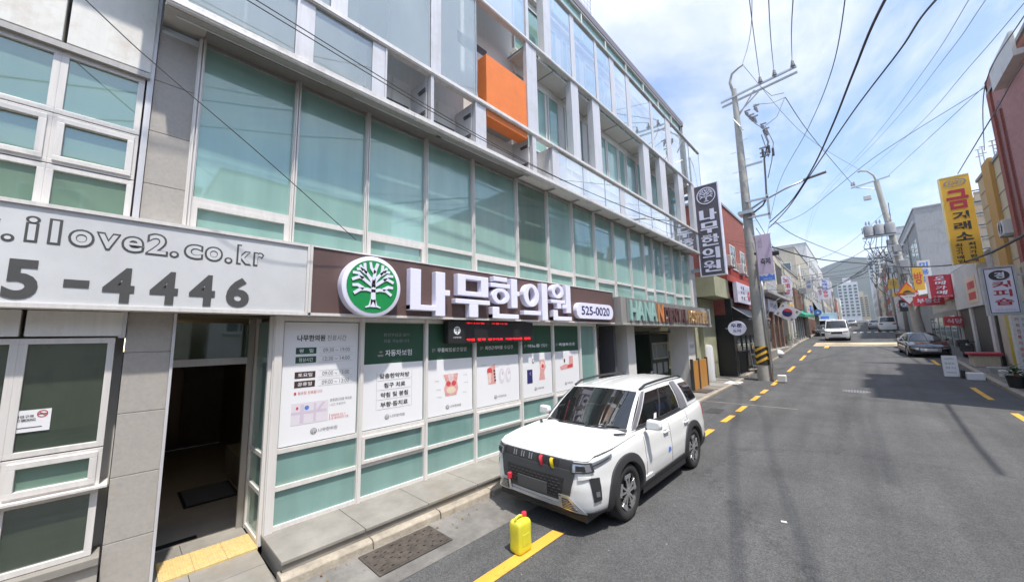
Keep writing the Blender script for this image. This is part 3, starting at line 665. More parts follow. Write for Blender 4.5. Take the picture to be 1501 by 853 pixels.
# --- hospital bay: canopy, columns, recess
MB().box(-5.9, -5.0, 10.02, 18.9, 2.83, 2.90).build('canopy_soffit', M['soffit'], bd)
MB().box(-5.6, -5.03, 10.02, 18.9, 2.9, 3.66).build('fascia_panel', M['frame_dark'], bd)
MB().box(-6.4, -5.5, 11.25, 11.80, .06, 2.83).build('column', M['inner_wall'], bd)
MB().box(-6.3, -5.5, 16.95, 17.85, .09, 2.83).build('column', M['inner_wall'], bd)
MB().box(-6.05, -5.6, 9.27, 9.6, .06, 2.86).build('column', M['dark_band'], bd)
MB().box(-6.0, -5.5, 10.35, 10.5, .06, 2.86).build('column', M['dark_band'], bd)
MB().box(-16, -9.5, 9.2, 18.6, 0, 2.9).build('core_wall', mat('pale_green_tarp', (.50, .52, .36), .7, var=.15, vscale=2), bd)
for z in (1.9, 2.35): MB().box(-9.5, -9.46, 9.3, 18.5, z, z + .04).build('wall_batten', M['dark_band'], bd)
MB().box(-12, -6.0, 9.15, 9.2, .0, 2.9).build('side_wall', M['inner_wall'], bd)
# dark green booth in the bay
bo = thing('ticket_booth', 'dark green booth with notices under the hospital canopy', 'booth', (-6.8, 15, .1))
MB().box(-7.6, -6.35, 15.0, 16.9, .1, 2.55).build('wall', mat('booth_green', (.022, .045, .032), .5, var=.2), bo)
MB().box(-7.7, -6.2, 14.7, 17.3, 2.6, 2.68).build('roof', M['dark_band'], bo)
f = MB().box(-6.35, -6.31, 15.15, 16.8, 1.5, 2.2).build('window_frame', M['frame_dark'], bo)
for a, b in ((15.22, 15.5), (15.56, 16.4), (16.46, 16.73)): MB().box(-6.31, -6.305, a, b, 1.57, 2.13).build('pane', M['film_dark'], f)
for a, b in ((15.15, 15.45), (15.6, 16.1), (16.3, 16.7)): MB().box(-6.35, -6.34, a, b, .9, 1.35).build('notice', M['ink_gray'], bo)
cbm = mat('orange_plywood', (.50, .23, .05), .55, streak=.25)
for a, b, l in ((16.75, 17.5, 'orange brown plywood board leaning left against the poster column'), (17.6, 18.7, 'wide orange brown plywood board leaning right against the poster column')):
    t = thing('leaning_board', l, 'board', (-5.4, a, .1))
    MB().box(-5.36, -5.32, a, b, .15, 1.38).build('board', cbm, t)
    MB().box(-5.4, -5.28, a - .05, a, .1, 1.46).box(-5.4, -5.28, b, b + .05, .1, 1.46).build('frame', M['dark'], t)
np_ = thing('paper_notice', 'white paper notice with black print on the hospital column', 'notice', (-5.49, 17.3, 2))
MB().box(-5.5, -5.49, 17.08, 17.72, 1.7, 2.2).build('sheet', M['print_white'], np_)
write('lettering', '주차금지', (-5.49, 17.15, 1.9), Y_, Z_, .5, .18, M['ink'], np_)
bx = tag(MB().box(-7.4, -6.6, 12.9, 14.2, .1, .85).build('pile_of_boxes', M['print_skin'], bevel=.02), 'pale brown box standing in the open bay behind the car', 'box')
# ================================================================ block-letter glyphs for the big Hangul signs
def ring(cx, cy, a, b, ta, tb, n=24):   # outer radii a,b ; stroke ta (sides), tb (top)
    return ('ring', cx, cy, a, b, ta, tb, n)
def R_(x0, x1, y0, y1): return ('rect', x0, x1, y0, y1)
GL = {
 'na': [R_(0, .25, .12, 1), R_(.0, .64, .11, .23), R_(.62, .87, 0, 1), R_(.86, 1.0, .47, .60)],
 'mu': [R_(.06, .28, .50, 1), R_(.74, .96, .50, 1), R_(.28, .74, .89, 1), R_(.28, .74, .50, .61), R_(0, 1, .31, .42), R_(.38, .64, 0, .32)],
 'han': [R_(.10, .56, .89, 1), R_(.0, .66, .74, .84), ring(.33, .535, .30, .19, .16, .085), R_(.70, .92, .27, 1), R_(.90, 1.0, .58, .69), R_(.05, .27, .0, .27), R_(.05, .95, .0, .11)],
 'ui': [ring(.31, .64, .31, .30, .18, .10), R_(0, .68, .13, .24), R_(.74, .98, 0, 1)],
 'won': [ring(.32, .80, .28, .20, .15, .085), R_(0, .66, .47, .565), R_(.28, .46, .33, .48), R_(.72, .95, .22, 1), R_(.52, .74, .34, .43), R_(.08, .29, .0, .28), R_(.08, .97, .0, .11)],
}
def glyph(name, key, o, R, U, wd, ht, depth, matf, parent, mats=None):
    o, R, U = Vector(o), Vector(R), Vector(U); N = R.cross(U).normalized(); mb = MB(); e = 0
    for g in GL[key]:
        if g[0] == 'rect':
            e += 1; mb.prism([(g[1] * wd, g[3] * ht), (g[2] * wd, g[3] * ht), (g[2] * wd, g[4] * ht), (g[1] * wd, g[4] * ht)], o, R, U, depth - .0012 * (e % 4))
        else:
            _, cx, cy, a, b, ta, tb, n = g; b0 = len(mb.v)
            for (ra, rb, d) in ((a, b, 0), (a, b, depth), (a - ta, b - tb, depth), (a - ta, b - tb, 0)):
                for k in range(n):
                    t = 2 * pi * k / n; mb.v.append(tuple(o + R * ((cx + ra * cos(t)) * wd) + U * ((cy + rb * sin(t)) * ht) + N * d))
            for l in range(3):
                for k in range(n): mb.f.append((b0 + l * n + k, b0 + l * n + (k + 1) % n, b0 + (l + 1) * n + (k + 1) % n, b0 + (l + 1) * n + k))
    return mb.build(name, matf, parent)
def tree_logo(mb, o, R, U, rad, lift, th=.012):
    o, R, U = Vector(o), Vector(R), Vector(U); N = R.cross(U).normalized()
    def seg(pts, w0, w1):
        P = [Vector((x, y)) for x, y in pts]; L = []; Rr = []
        for i, p in enumerate(P):
            d = (P[min(i + 1, len(P) - 1)] - P[max(i - 1, 0)]).normalized(); nn = Vector((-d.y, d.x)); w = w0 + (w1 - w0) * i / (len(P) - 1)
            L.append(p + nn * w); Rr.append(p - nn * w)
        poly = [tuple(q) for q in L] + [tuple(q) for q in reversed(Rr)]
        b = len(mb.v); K = len(P)
        for d in (lift, lift + th):
            for q in L + Rr: mb.v.append(tuple(o + R * q.x * rad + U * q.y * rad + N * d))
        m2 = 2 * K
        for i in range(K - 1):
            mb.f.append((b + m2 + i, b + m2 + K + i, b + m2 + K + i + 1, b + m2 + i + 1))
            mb.f.append((b + i, b + m2 + i, b + m2 + i + 1, b + i + 1)); mb.f.append((b + K + i, b + K + i + 1, b + m2 + K + i + 1, b + m2 + K + i))
    T = .068
    seg([(0, -.78), (0, -.3), (0, .1)], .10, .075); seg([(-.30, -.80), (-.13, -.74), (-.04, -.5)], .02, .06); seg([(.30, -.80), (.13, -.74), (.04, -.5)], .02, .06)
    for s in (-1, 1):
        seg([(0, -.18), (s * .25, -.12), (s * .5, -.14), (s * .74, -.30)], .06, T * .8)
        seg([(s * .38, -.11), (s * .6, .02), (s * .80, .0)], T, T * .7)
        seg([(0, .0), (s * .22, .14), (s * .42, .28), (s * .55, .32), (s * .82, .20)], .06, T * .8)
        seg([(s * .40, .27), (s * .58, .46), (s * .80, .46)], T, T * .7)
        seg([(0, .1), (s * .12, .30), (s * .33, .55), (s * .36, .86)], .06, T * .8)
        seg([(s * .28, .47), (s * .50, .62), (s * .66, .60)], T, T * .7)
        seg([(s * .40, .57), (s * .54, .76)], T * .9, T * .7)
    seg([(0, .1), (.02, .35), (.06, .62), (.16, .90)], .065, T * .8); seg([(.05, .52), (-.10, .70), (-.14, .92)], T, T * .7)
def mini_logo(name, cx, cz, r, matc, parent, x, nm='나무한의원', tw=.30, col=None):
    mb = MB(); o = Vector((x, cx, cz)); mb.ellipse(0, 0, r, r, o, Y_, Z_, .001, 16); l = mb.build(name, matc, parent)
    mb = MB(); tree_logo(mb, o + X_ * .001, Y_, Z_, r * .92, .001, .001); mb.build('tree_mark', M['print_white'] if matc != M['print_white'] else M['print_green'], l)
    if nm: write('logo_lettering', nm, (x, cx + r * 1.4, cz - r * .55), Y_, Z_, tw, r * 1.15, matc, parent, off=.012, lift=.001)
# ---------------------------------------------------------------- brown fascia sign
SX = -5.25
fs = thing('clinic_sign', 'long dark brown fascia sign with raised white Hangul letters and green tree emblem', 'shop sign', (SX, 5.8, 3.3))
for a, b in ((1.69, 4.42), (4.42, 7.1), (7.1, 9.98)):
    MB().box(-5.46, SX, a + .002, b - .002, 2.90, 3.79).build('panel', M['brown_sign'], fs)
MB().box(-5.47, SX + .015, 1.66, 9.99, 3.79, 3.81).box(-5.47, SX + .02, 1.66, 9.99, 2.865, 2.90).build('edge_trim', M['frame'], fs)
MB().box(-5.46, SX + .02, 1.655, 1.688, 2.86, 3.81).build('end_trim', M['frame'], fs)
LX = SX + .0
letters = [('na', 3.10, 3.88, 2.905, 3.66), ('mu', 4.00, 4.83, 2.905, 3.68), ('han', 4.86, 5.69, 2.90, 3.73), ('ui', 5.82, 6.66, 2.89, 3.73), ('won', 6.78, 7.62, 2.90, 3.76)]
for k, a, b, z0, z1 in letters:
    o = glyph('letter', k, (LX, a, z0), Y_, Z_, b - a, z1 - z0, .13, M['sign_white'], fs)
    bv = o.modifiers.new('bevel', 'BEVEL'); bv.width = .008; bv.segments = 2
# emblem
em = MB().lathe([(.001, 0), (.445, 0), (.445, .14), (.415, .152), (.001, .152)], (SX, 2.47, 3.30), 'x', 48).build('emblem_disc', M['sign_white'], fs, smooth=30)
MB().lathe([(.001, .156), (.385, .156), (.385, .150)], (SX, 2.47, 3.30), 'x', 48).build('green_field', M['green_logo'], em)
mb = MB(); tree_logo(mb, (SX + .156, 2.47, 3.30), Y_, Z_, .385, .0, .012); mb.build('tree_emblem', M['sign_white'], em)
# phone plate
pp = MB(); a, b, z0, z1 = 7.83, 9.72, 2.97, 3.38; r = (z1 - z0) / 2
pp.prism([(b - r + r * cos(t), z0 + r + r * sin(t)) for t in [(-pi / 2 + pi * k / 12) for k in range(13)]] + [(a + r + r * cos(t), z0 + r + r * sin(t)) for t in [(pi / 2 + pi * k / 12) for k in range(13)]], (SX, 0, 0), Y_, Z_, .12)
pl_ = pp.build('phone_plate', M['sign_white'], fs, bevel=.008)
write('phone_number', '525-0020', (SX + .121, 8.05, 3.07), Y_, Z_, 1.45, .23, M['navy'], pl_, off=.018)
# ---------------------------------------------------------------- led board
ld = thing('led_board', 'black scrolling led board with red characters hanging under the brown sign', 'led sign', (-5.3, 5.1, 2.6))
MB().box(-5.46, -5.30, 3.98, 6.30, 2.44, 2.845).build('case', M['black'], ld, bevel=.01)
for k in range(9): MB().box(-5.30, -5.296, 4.36, 6.24, 2.50 + k * .035, 2.503 + k * .035).build('louvre', M['dark'], ld)
mini_logo('emblem', 4.17, 2.67, .075, M['print_white'], ld, -5.298, None)
write('lettering', '나무한의원', (-5.298, 4.08, 2.53), Y_, Z_, .18, .03, M['print_white'], ld)
write('led_lettering', '추나요법  ·  교통사고', (-5.296, 4.38, 2.79), Y_, Z_, 1.1, .032, M['led_red'], ld, off=.03)
write('led_lettering', '약침  한약  침구치료  자동차보험  진료', (-5.296, 4.38, 2.475), Y_, Z_, 1.82, .05, M['led_red'], ld, off=.05)
# ---------------------------------------------------------------- pale telephone sign on the left
M['sign_pale'] = mat('sign_pale_face', (.64, .65, .66), .22, var=.14, vscale=.9)
ls = thing('telephone_sign', 'pale box sign with a web address and a large dark phone number ending 5-4446', 'shop sign', (SX, 0, 3.3))
MB().box(-5.46, SX, -6.0, 1.62, 2.905, 3.775).build('face', M['sign_pale'], ls)
MB().box(-5.47, SX + .02, -6.0, 1.65, 3.775, 3.81).box(-5.47, SX + .02, -6.0, 1.65, 2.865, 2.905).box(-5.47, SX + .02, 1.622, 1.652, 2.905, 3.775).build('edge_trim', M['frame'], ls)
M['digit'] = mat('digit_gray', (.085, .085, .085), .4)
for ch, a, b in (('5', -.73, -.54), ('-', -.40, -.245), ('4', -.16, .055), ('4', .165, .38), ('4', .47, .69), ('6', .79, 1.01)):
    if ch == '-': MB().box(SX + .001, SX + .006, a, b, 3.065, 3.135).build('digit', M['digit'], ls)
    else: write('digit', ch, (SX, a, 2.935), Y_, Z_, b - a, .35, M['digit'], ls, off=.035, extrude=.003)
for ch, a, b in (('2', -1.6, -1.35), ('5', -1.1, -.88)):
    write('digit', ch, (SX, a, 2.935), Y_, Z_, b - a, .35, M['digit'], ls, off=.035, extrude=.003)
xh = .145
for ch, a, b, z, h_ in (('.', -.785, -.735, 3.44, .045), ('i', -.665, -.605, 3.455, .215), ('l', -.53, -.475, 3.455, .215), ('o', -.41, -.265, 3.455, .15), ('v', -.235, -.09, 3.455, .15), ('e', -.06, .085, 3.455, .15), ('2', .12, .27, 3.455, .21), ('.', .305, .36, 3.45, .05), ('c', .42, .565, 3.455, .15), ('o', .60, .745, 3.455, .15), ('.', .785, .84, 3.45, .05), ('k', .90, 1.03, 3.455, .215), ('r', 1.07, 1.16, 3.455, .15), ('w', -1.0, -.82, 3.455, .15)):
    a *= .97; b *= .97
    write('outline_letter', ch, (SX, a - .012, z - .012), Y_, Z_, b - a + .024, h_ + .024, M['digit'], ls, off=.045, lift=.003)
    write('letter_face', ch, (SX, a + .006, z + .006), Y_, Z_, b - a - .012, h_ - .012, M['sign_pale'], ls, off=.012, lift=.006)
# ---------------------------------------------------------------- hospital letters of polished metal
hs = thing('hospital_sign', 'polished metal letters reading hana dental hospital on the canopy edge', 'shop sign', (-5, 14, 3.2))
M['mirror_teal'] = mat('polished_teal_metal', (.45, .72, .66), .25, .35); M['mirror_orange'] = mat('polished_copper_metal', (.85, .36, .14), .25, .35)
M['mirror_brown'] = mat('brown_letter_metal', (.16, .08, .08), .3, .3); M['mirror_gold'] = mat('polished_gold_metal', (.62, .40, .20), .25, .4)
MB().box(-5.03, -5.005, 10.35, 17.3, 2.91, 3.64).build('backing_panel', mat('pale_mirror_panel', (.34, .34, .32), .3, .4, streak=.25), hs)
y = 10.5
for wd_, mt in (('HANA', 'mirror_teal'), ('N', 'mirror_orange'), ('DENTAL', 'mirror_brown'), ('HOSPITAL', 'mirror_gold')):
    for ch in wd_:
        w_ = .20 if ch == 'I' else .46 if wd_ == 'HANA' else .36 if wd_ != 'N' else .5
        if wd_ == 'HOSPITAL': w_ *= .85
        write('letter', ch, (-5.004, y, 2.97), Y_, Z_, w_, .62 if wd_ in ('HANA', 'N') else .52, M[mt], hs, off=.03, extrude=.05); y += w_ + .045
    y += .06
MB().box(-5.3, -4.98, 17.4, 18.7, 2.95, 3.55).build('end_box', M['soffit'], hs)
write('lettering', '하나엔치과', (-4.979, 17.6, 3.15), Y_, Z_, .9, .2, M['ink_gray'], hs, off=.02)
# ---------------------------------------------------------------- posters in the shop windows
PX = -5.497
def poster(i, label, green=True):
    a, b = GY[i] + (.07 if i == 0 else .05), GY[i + 1] - .05; z0, z1 = 1.20, 2.785
    t = thing('window_poster', label, 'poster', (PX, (a + b) / 2, z0), 'posters in the clinic windows')
    MB().box(PX - .004, PX, a, b, z0, z1 if not green else 2.16).build('sheet', M['print_white'], t)
    if green: MB().box(PX - .004, PX, a, b, 2.16, z1).build('header', M['print_green'], t)
    return t, a, b
t, a, b = poster(0, 'white window poster listing the opening hours with a small lilac street map', False)
x = PX + .002; W_ = b - a
write('title', '나무한의원', (x, a + .16 * W_, 2.53), Y_, Z_, .36 * W_, .085, M['ink'], t, off=.02); write('title', '진료시간', (x, a + .55 * W_, 2.53), Y_, Z_, .27 * W_, .08, M['ink_gray'], t)
for z, lab, tm, mt in ((2.37, '평   일', '09:30 ~ 19:00', 'print_green'), (2.25, '점심시간', '12:30 ~ 14:00', 'print_green'), (2.05, '토요일', '09:00 ~ 13:00', 'print_brown'), (1.93, '공휴일', '09:00 ~ 13:00', 'print_brown')):
    c = MB().box(x - .001, x + .001, a + .15 * W_, a + .41 * W_, z - .01, z + .075).build('label_box', M[mt], t); write('lettering', lab, (x + .001, a + .19 * W_, z + .008), Y_, Z_, .18 * W_, .05, M['print_white'], t, off=.01, lift=.001)
    MB().box(x - .001, x, a + .45 * W_, a + .93 * W_, z - .012, z - .008).box(x - .001, x, a + .45 * W_, a + .93 * W_, z + .073, z + .077).build('rule', M['print_line'], t)
    write('hours', tm, (x, a + .50 * W_, z + .005), Y_, Z_, .38 * W_, .055, M['ink_gray'], t, off=.004, lift=.001)
write('lettering', '● 일요일 진료합니다', (x, a + .15 * W_, 1.83), Y_, Z_, .36 * W_, .04, M['print_red'], t)
MB().box(x - .001, x, a + .13 * W_, a + .60 * W_, 1.44, 1.72).build('map_ground', M['print_pale'], t)
MB().box(x, x + .001, a + .13 * W_, a + .58 * W_, 1.575, 1.61).box(x, x + .0012, a + .24 * W_, a + .285 * W_, 1.46, 1.70).box(x, x + .0014, a + .41 * W_, a + .44 * W_, 1.46, 1.70).quad((x + .0016, a + .45 * W_, 1.61), (x + .0016, a + .49 * W_, 1.61), (x + .0016, a + .56 * W_, 1.70), (x + .0016, a + .52 * W_, 1.70)).build('map_streets', M['print_lilac'], t)
MB().ellipse(a + .32 * W_, 1.65, .028, .028, (x + .001, 0, 0), Y_, Z_, .001).build('map_mark', M['print_blue'], t)
MB().ellipse(a + .20 * W_, 1.655, .014, .02, (x + .001, 0, 0), Y_, Z_, .001).build('map_mark', M['print_red'], t)
write('lettering', '양정엔디라움 주차장', (x, a + .62 * W_, 1.69), Y_, Z_, .31 * W_, .04, M['ink_gray'], t, off=.01); write('lettering', '1시간 무료주차', (x, a + .62 * W_, 1.63), Y_, Z_, .22 * W_, .035, M['ink_gray'], t)
MB().box(x, x + .001, a + .62 * W_, a + .626 * W_, 1.44, 1.52).build('rule', M['print_red'], t)
write('lettering', '일방통행길 진입 시', (x, a + .64 * W_, 1.485), Y_, Z_, .2 * W_, .03, M['print_red'], t); write('lettering', '1층 엘리베이터 이용', (x, a + .64 * W_, 1.445), Y_, Z_, .25 * W_, .03, M['print_red'], t)
mini_logo('logo', a + .42 * W_, 1.33, .042, M['ink_gray'], t, x, tw=.25)
t, a, b = poster(1, 'green and white window poster advertising car insurance cover with four boxed lines'); W_ = b - a
write('lettering', '본인부담금 없이', (x, a + .3 * W_, 2.58), Y_, Z_, .44 * W_, .055, M['ink_gray'], t); write('lettering', '치료 가능합니다', (x, a + .3 * W_, 2.48), Y_, Z_, .44 * W_, .055, M['ink_gray'], t)
write('title', '자동차', (x, a + .33 * W_, 2.27), Y_, Z_, .27 * W_, .10, M['print_white'], t, off=.02); write('title', '보험', (x, a + .61 * W_, 2.27), Y_, Z_, .18 * W_, .10, M['print_white'], t, off=.004)
MB().ellipse(a + .26 * W_, 2.34, .03, .015, (x, 0, 0), Y_, Z_, .001).box(x, x + .001, a + .21 * W_, a + .30 * W_, 2.27, 2.30).build('car_icon', M['ink_gray'], t)
for k, s_ in enumerate(('맞춤한약처방', '침구 치료', '약침 및 봉침', '부항·뜸치료')):
    z = 1.93 - k * .145; wl = (.50, .36, .46, .46)[k]
    write('lettering', s_, (x, a + (.5 - wl / 2) * W_, z), Y_, Z_, wl * W_, .075, M['ink'], t, off=.022)
    MB().box(x, x + .001, a + .2 * W_, a + .8 * W_, z - .03, z - .026).box(x, x + .001, a + .2 * W_, a + .205 * W_, z - .026, z + .1).box(x, x + .001, a + .795 * W_, a + .8 * W_, z - .026, z + .1).build('rule', M['print_line'], t)
mini_logo('logo', a + .38 * W_, 1.34, .040, M['ink_gray'], t, x, tw=.25)
def fig_title(t, a, W_, bold, light):
    write('title', bold, (x, a + .2 * W_, 2.29), Y_, Z_, .40 * W_, .075, M['print_white'], t, off=.02, lift=.001)
    if light: write('title', light, (x, a + .62 * W_, 2.29), Y_, Z_, .24 * W_, .075, M['print_white'], t, off=.0, lift=.001)
    mb = MB()
    for k in range(3): mb.box(x, x + .001, a + (.09 + .025 * k) * W_, a + (.105 + .025 * k) * W_, 2.29 + .012 * k, 2.36)
    mb.build('icon', M['ink_gray'], t)
def poly(name, pts, mt, t, a, W_, zc, s_, lift):
    MB().prism([(a + .5 * W_ + p[0] * s_, zc + p[1] * s_) for p in pts], (x + lift, 0, 0), Y_, Z_, .0008).build(name, mt, t)
def blob(name, cx, cy, rx, ry, mt, t, a, W_, zc, s_, lift): MB().ellipse(a + .5 * W_ + cx * s_, zc + cy * s_, rx * s_, ry * s_, (x + lift, 0, 0), Y_, Z_, .0008, 18).build(name, mt, t)
def ticks(t, a, W_, pts):
    for u, z in pts: write('caption', '부위명', (x, a + u * W_, z), Y_, Z_, .09 * W_, .02, M['ink_gray'], t)
t, a, b = poster(2, 'green and white window poster showing a pink knee joint drawing'); W_ = b - a
fig_title(t, a, W_, '무릎퇴행성', '관절염')
poly('illustration', [(-1, 1.1), (.95, 1.15), (.8, .3), (.95, -.4), (.7, -1.1), (-.75, -1.1), (-.9, -.3), (-.65, .3)], M['print_pink'], t, a, W_, 1.70, .17, .0005)
poly('illustration', [(-.45, 1.05), (.4, 1.1), (.3, .5), (.0, .2), (-.3, .5)], M['print_skin'], t, a, W_, 1.70, .17, .0015)
for cx in (-.4, .42): blob('illustration', cx, .15, .33, .3, M['print_red'], t, a, W_, 1.70, .15, .002)
blob('illustration', .0, -.55, .6, .35, M['print_yellow'], t, a, W_, 1.70, .17, .002); blob('illustration', 0, .75, .18, .3, M['print_lilac'], t, a, W_, 1.70, .15, .003)
ticks(t, a, W_, ((.14, 1.78), (.18, 1.63), (.2, 1.5), (.78, 1.84), (.80, 1.7), (.76, 1.53)))
mini_logo('logo', a + .42 * W_, 1.32, .040, M['ink_gray'], t, x, tw=.25)
t, a, b = poster(3, 'green and white window poster with a red shoulder drawing and two grey bone sketches'); W_ = b - a
fig_title(t, a, W_, '회전근개파열', '·오십견')
poly('illustration', [(-1.9, .8), (-.6, 1.3), (-.5, -1.0), (-1.7, -1.0)], M['print_pink'], t, a, W_, 1.78, .17, .0005)
blob('illustration', -1.5, .5, .42, .36, M['print_red'], t, a, W_, 1.78, .17, .0015)
poly('illustration', [(-1.75, .3), (-1.3, .3), (-1.3, -.9), (-1.7, -.9)], M['print_skin'], t, a, W_, 1.78, .17, .002)
for k in range(4): blob('illustration', -.85 + .05 * k, .55 - .42 * k, .17, .15, M['print_brown'], t, a, W_, 1.78, .15, .002)
for cx in (.55, 1.75):
    blob('illustration', cx, -.2, .55, .95, M['print_pale'], t, a, W_, 1.78, .16, .0005); blob('illustration', cx + .1, -.15, .3, .6, M['print_white'], t, a, W_, 1.78, .16, .0015); blob('illustration', cx + .15, .1, .16, .25, M['print_lilac'], t, a, W_, 1.78, .16, .0023)
ticks(t, a, W_, ((.12, 1.98), (.4, 1.93), (.66, 1.95)))
mini_logo('logo', a + .42 * W_, 1.34, .040, M['ink_gray'], t, x, tw=.25)
t, a, b = poster(4, 'green and white window poster with a dark night scene and a pink organ drawing'); W_ = b - a
fig_title(t, a, W_, '야뇨증', '·전립선')
MB().box(x, x + .001, a + .16 * W_, a + .33 * W_, 1.50, 1.80).build('illustration', M['navy'], t); write('caption', '☾', (x, a + .24 * W_, 1.68), Y_, Z_, .05, .06, M['print_white'], t, lift=.002)
blob('illustration', -1.0, 1.2, .28, .38, M['ink_gray'], t, a, W_, 1.8, .15, .0005); blob('illustration', -.95, 1.25, .15, .2, M['print_white'], t, a, W_, 1.8, .15, .0015)
poly('illustration', [(.5, 1.2), (1.6, 1.3), (1.95, .2), (1.5, -.6), (1.7, -1.6), (.3, -1.6), (.6, -.4)], M['print_pink'], t, a, W_, 1.8, .16, .0005)
blob('illustration', 1.15, .45, .5, .55, M['print_skin'], t, a, W_, 1.8, .16, .0015); blob('illustration', 1.2, .3, .3, .3, M['print_red'], t, a, W_, 1.8, .16, .0023)
mini_logo('logo', a + .42 * W_, 1.36, .040, M['ink_gray'], t, x, tw=.25)
t, a, b = poster(5, 'green and white window poster with a red foot drawing partly hidden by the white car'); W_ = b - a
fig_title(t, a, W_, '족염좌', '통증')
poly('illustration', [(.6, 1.2), (1.6, 1.25), (1.6, -.5), (-1.6, -.7), (-1.8, -.2), (-.4, .1), (.5, .0)], M['print_pink'], t, a, W_, 1.82, .17, .0005)
poly('illustration', [(.2, -.1), (1.4, .1), (1.5, -.4), (.0, -.5)], M['print_red'], t, a, W_, 1.82, .17, .0015)
blob('illustration', -.7, .7, .2, .35, M['print_brown'], t, a, W_, 1.82, .15, .0005)
mini_logo('logo', a + .42 * W_, 1.36, .040, M['ink_gray'], t, x, tw=.25)
# ---------------------------------------------------------------- vertical blade sign
vs = thing('vertical_blade_sign', 'tall dark blade sign with white tree emblem and white vertical Hangul letters', 'shop sign', (-4.5, 18.1, 7.2))
MB().box(-4.99, -4.03, 18.0, 18.28, 5.13, 9.33).build('face', mat('blade_dark', (.11, .10, .115), .4), vs)
MB().box(-4.03, -3.985, 17.99, 18.29, 5.10, 9.36).box(-5.03, -4.99, 17.99, 18.29, 5.10, 9.36).box(-4.99, -4.03, 17.99, 18.29, 9.33, 9.36).box(-4.99, -4.03, 17.99, 18.29, 5.10, 5.13).build('edge_trim', M['sign_white'], vs)
mb = MB(); n = 28; o = Vector((-4.51, 18.0, 8.82)); b0 = 0
for (r, d) in ((.40, .0), (.40, .012), (.36, .012), (.36, 0)):
    for k in range(n): t_ = 2 * pi * k / n; mb.v.append((o.x + r * cos(t_), o.y - d, o.z + r * sin(t_)))
for l in range(3):
    for k in range(n): mb.f.append((l * n + k, l * n + (k + 1) % n, (l + 1) * n + (k + 1) % n, (l + 1) * n + k))
mb.build('emblem_ring', M['sign_white'], vs)
mb = MB(); tree_logo(mb, (-4.51, 18.0, 8.82), X_, Z_, .36, .0, .012); mb.build('tree_emblem', M['sign_white'], vs)
for k, key in enumerate(('na', 'mu', 'han', 'ui', 'won')): glyph('letter', key, (-4.86, 18.0, 7.66 - k * .595), X_, Z_, .72, .50, .02, M['sign_white'], vs)
MB().box(-5.5, -4.99, 18.06, 18.22, 5.35, 5.5).build('bracket', M['steel'], vs)
MB().box(-5.5, -4.99, 18.06, 18.22, 8.9, 9.05).build('bracket', M['steel'], vs)
# ================================================================ old building on the left
lbg = thing('old_panel_building', 'older building at left with white metal panels and aluminium windows', 'building', (-8, -4, 0))
MB().box(-14, -5.7, -10, .03, 0, 12).build('core', M['inner_wall'], lbg)
Fx = -5.47
for a, b in ((-4.2, -3.02), (-3.0, -1.82), (-1.8, -.63), (-.60, .0)):
    MB().box(-5.7, -5.44, a, b, 5.52, 7.6).build('white_panel', M['white_panel'], lbg, bevel=.006)
    MB().box(-5.7, -5.44, a, b, 7.62, 9.6).build('white_panel', M['white_panel'], lbg, bevel=.006)
    MB().box(-5.7, -5.455, a, b, 2.62, 2.86).build('white_panel', M['white_panel'], lbg, bevel=.006)
MB().box(-5.7, -5.46, -.02, .03, 2.6, 9.6).build('corner_trim', M['alu'], lbg)
MB().box(-5.7, -5.42, -10, .0, 5.44, 5.50).build('drip_trim', M['frame_dark'], lbg)
VB = [-4.15, -2.97, -1.80, -.62, -.035]
def win(a, b, z0, z1, m, sash=False, x=Fx):
    t_ = .05 if not sash else .045
    f = MB().box(x - .07, x, a, b, z0, z0 + t_).box(x - .07, x, a, b, z1 - t_, z1).box(x - .07, x, a, a + t_, z0 + t_, z1 - t_).box(x - .07, x, b - t_, b, z0 + t_, z1 - t_).build('window_frame', M['frame'], lbg, bevel=.003)
    if sash:
        q = .03
        s_ = MB().box(x - .05, x + .02, a + q, b - q, z0 + q, z0 + q + .05).box(x - .05, x + .02, a + q, b - q, z1 - q - .05, z1 - q).box(x - .05, x + .02, a + q, a + q + .05, z0 + q + .05, z1 - q - .05).box(x - .05, x + .02, b - q - .05, b - q, z0 + q + .05, z1 - q - .05).build('sash', M['frame'], f, bevel=.003)
        t_ = q + .05
    MB().quad((x - .03, a + t_, z0 + t_), (x - .03, b - t_, z0 + t_), (x - .03, b - t_, z1 - t_), (x - .03, a + t_, z1 - t_)).build('pane', m, f)
up = film_glass('upper_old_window_glass', (.14, .23, .17), .16)
for a, b in zip(VB, VB[1:]):
    win(a, b, 4.78, 5.44, up); win(a, b, 4.27, 4.77, up, True); win(a, b, 3.6, 4.26, up)
    win(a, b, 1.56, 2.60, M['film_dark']); win(a, b, 1.20, 1.55, M['film_open'], True); win(a, b, .58, 1.19, M['film_dark'])
for k in range(18): MB().box(-5.6, -5.52, -4.1, -.05, 3.75 + k * .025, 3.755 + k * .025).build('blind_slat', M['frame_dark'], lbg)
MB().box(-5.7, -5.38, -10, .02, .50, .575).build('window_sill', M['plinth'], lbg, bevel=.008)
MB().box(-5.7, -5.42, -10, .02, .0, .50).build('wall_base', M['granite'], lbg)
MB().box(-5.7, -5.40, -10, .02, 1.185, 1.205).build('drip_trim', M['frame'], lbg)
ns = thing('no_smoking_sticker', 'small white no smoking sign stuck inside the street level window', 'sticker', (-5.49, -.5, 1.87))
MB().box(-5.494, -5.49, -.605, -.385, 1.775, 1.965).build('sheet', M['print_white'], ns)
write('lettering', '금연구역', (-5.489, -.585, 1.90), Y_, Z_, .10, .024, M['ink'], ns, off=.02); write('lettering', 'NO SMOKING', (-5.489, -.585, 1.87), Y_, Z_, .115, .022, M['ink'], ns, off=.02)
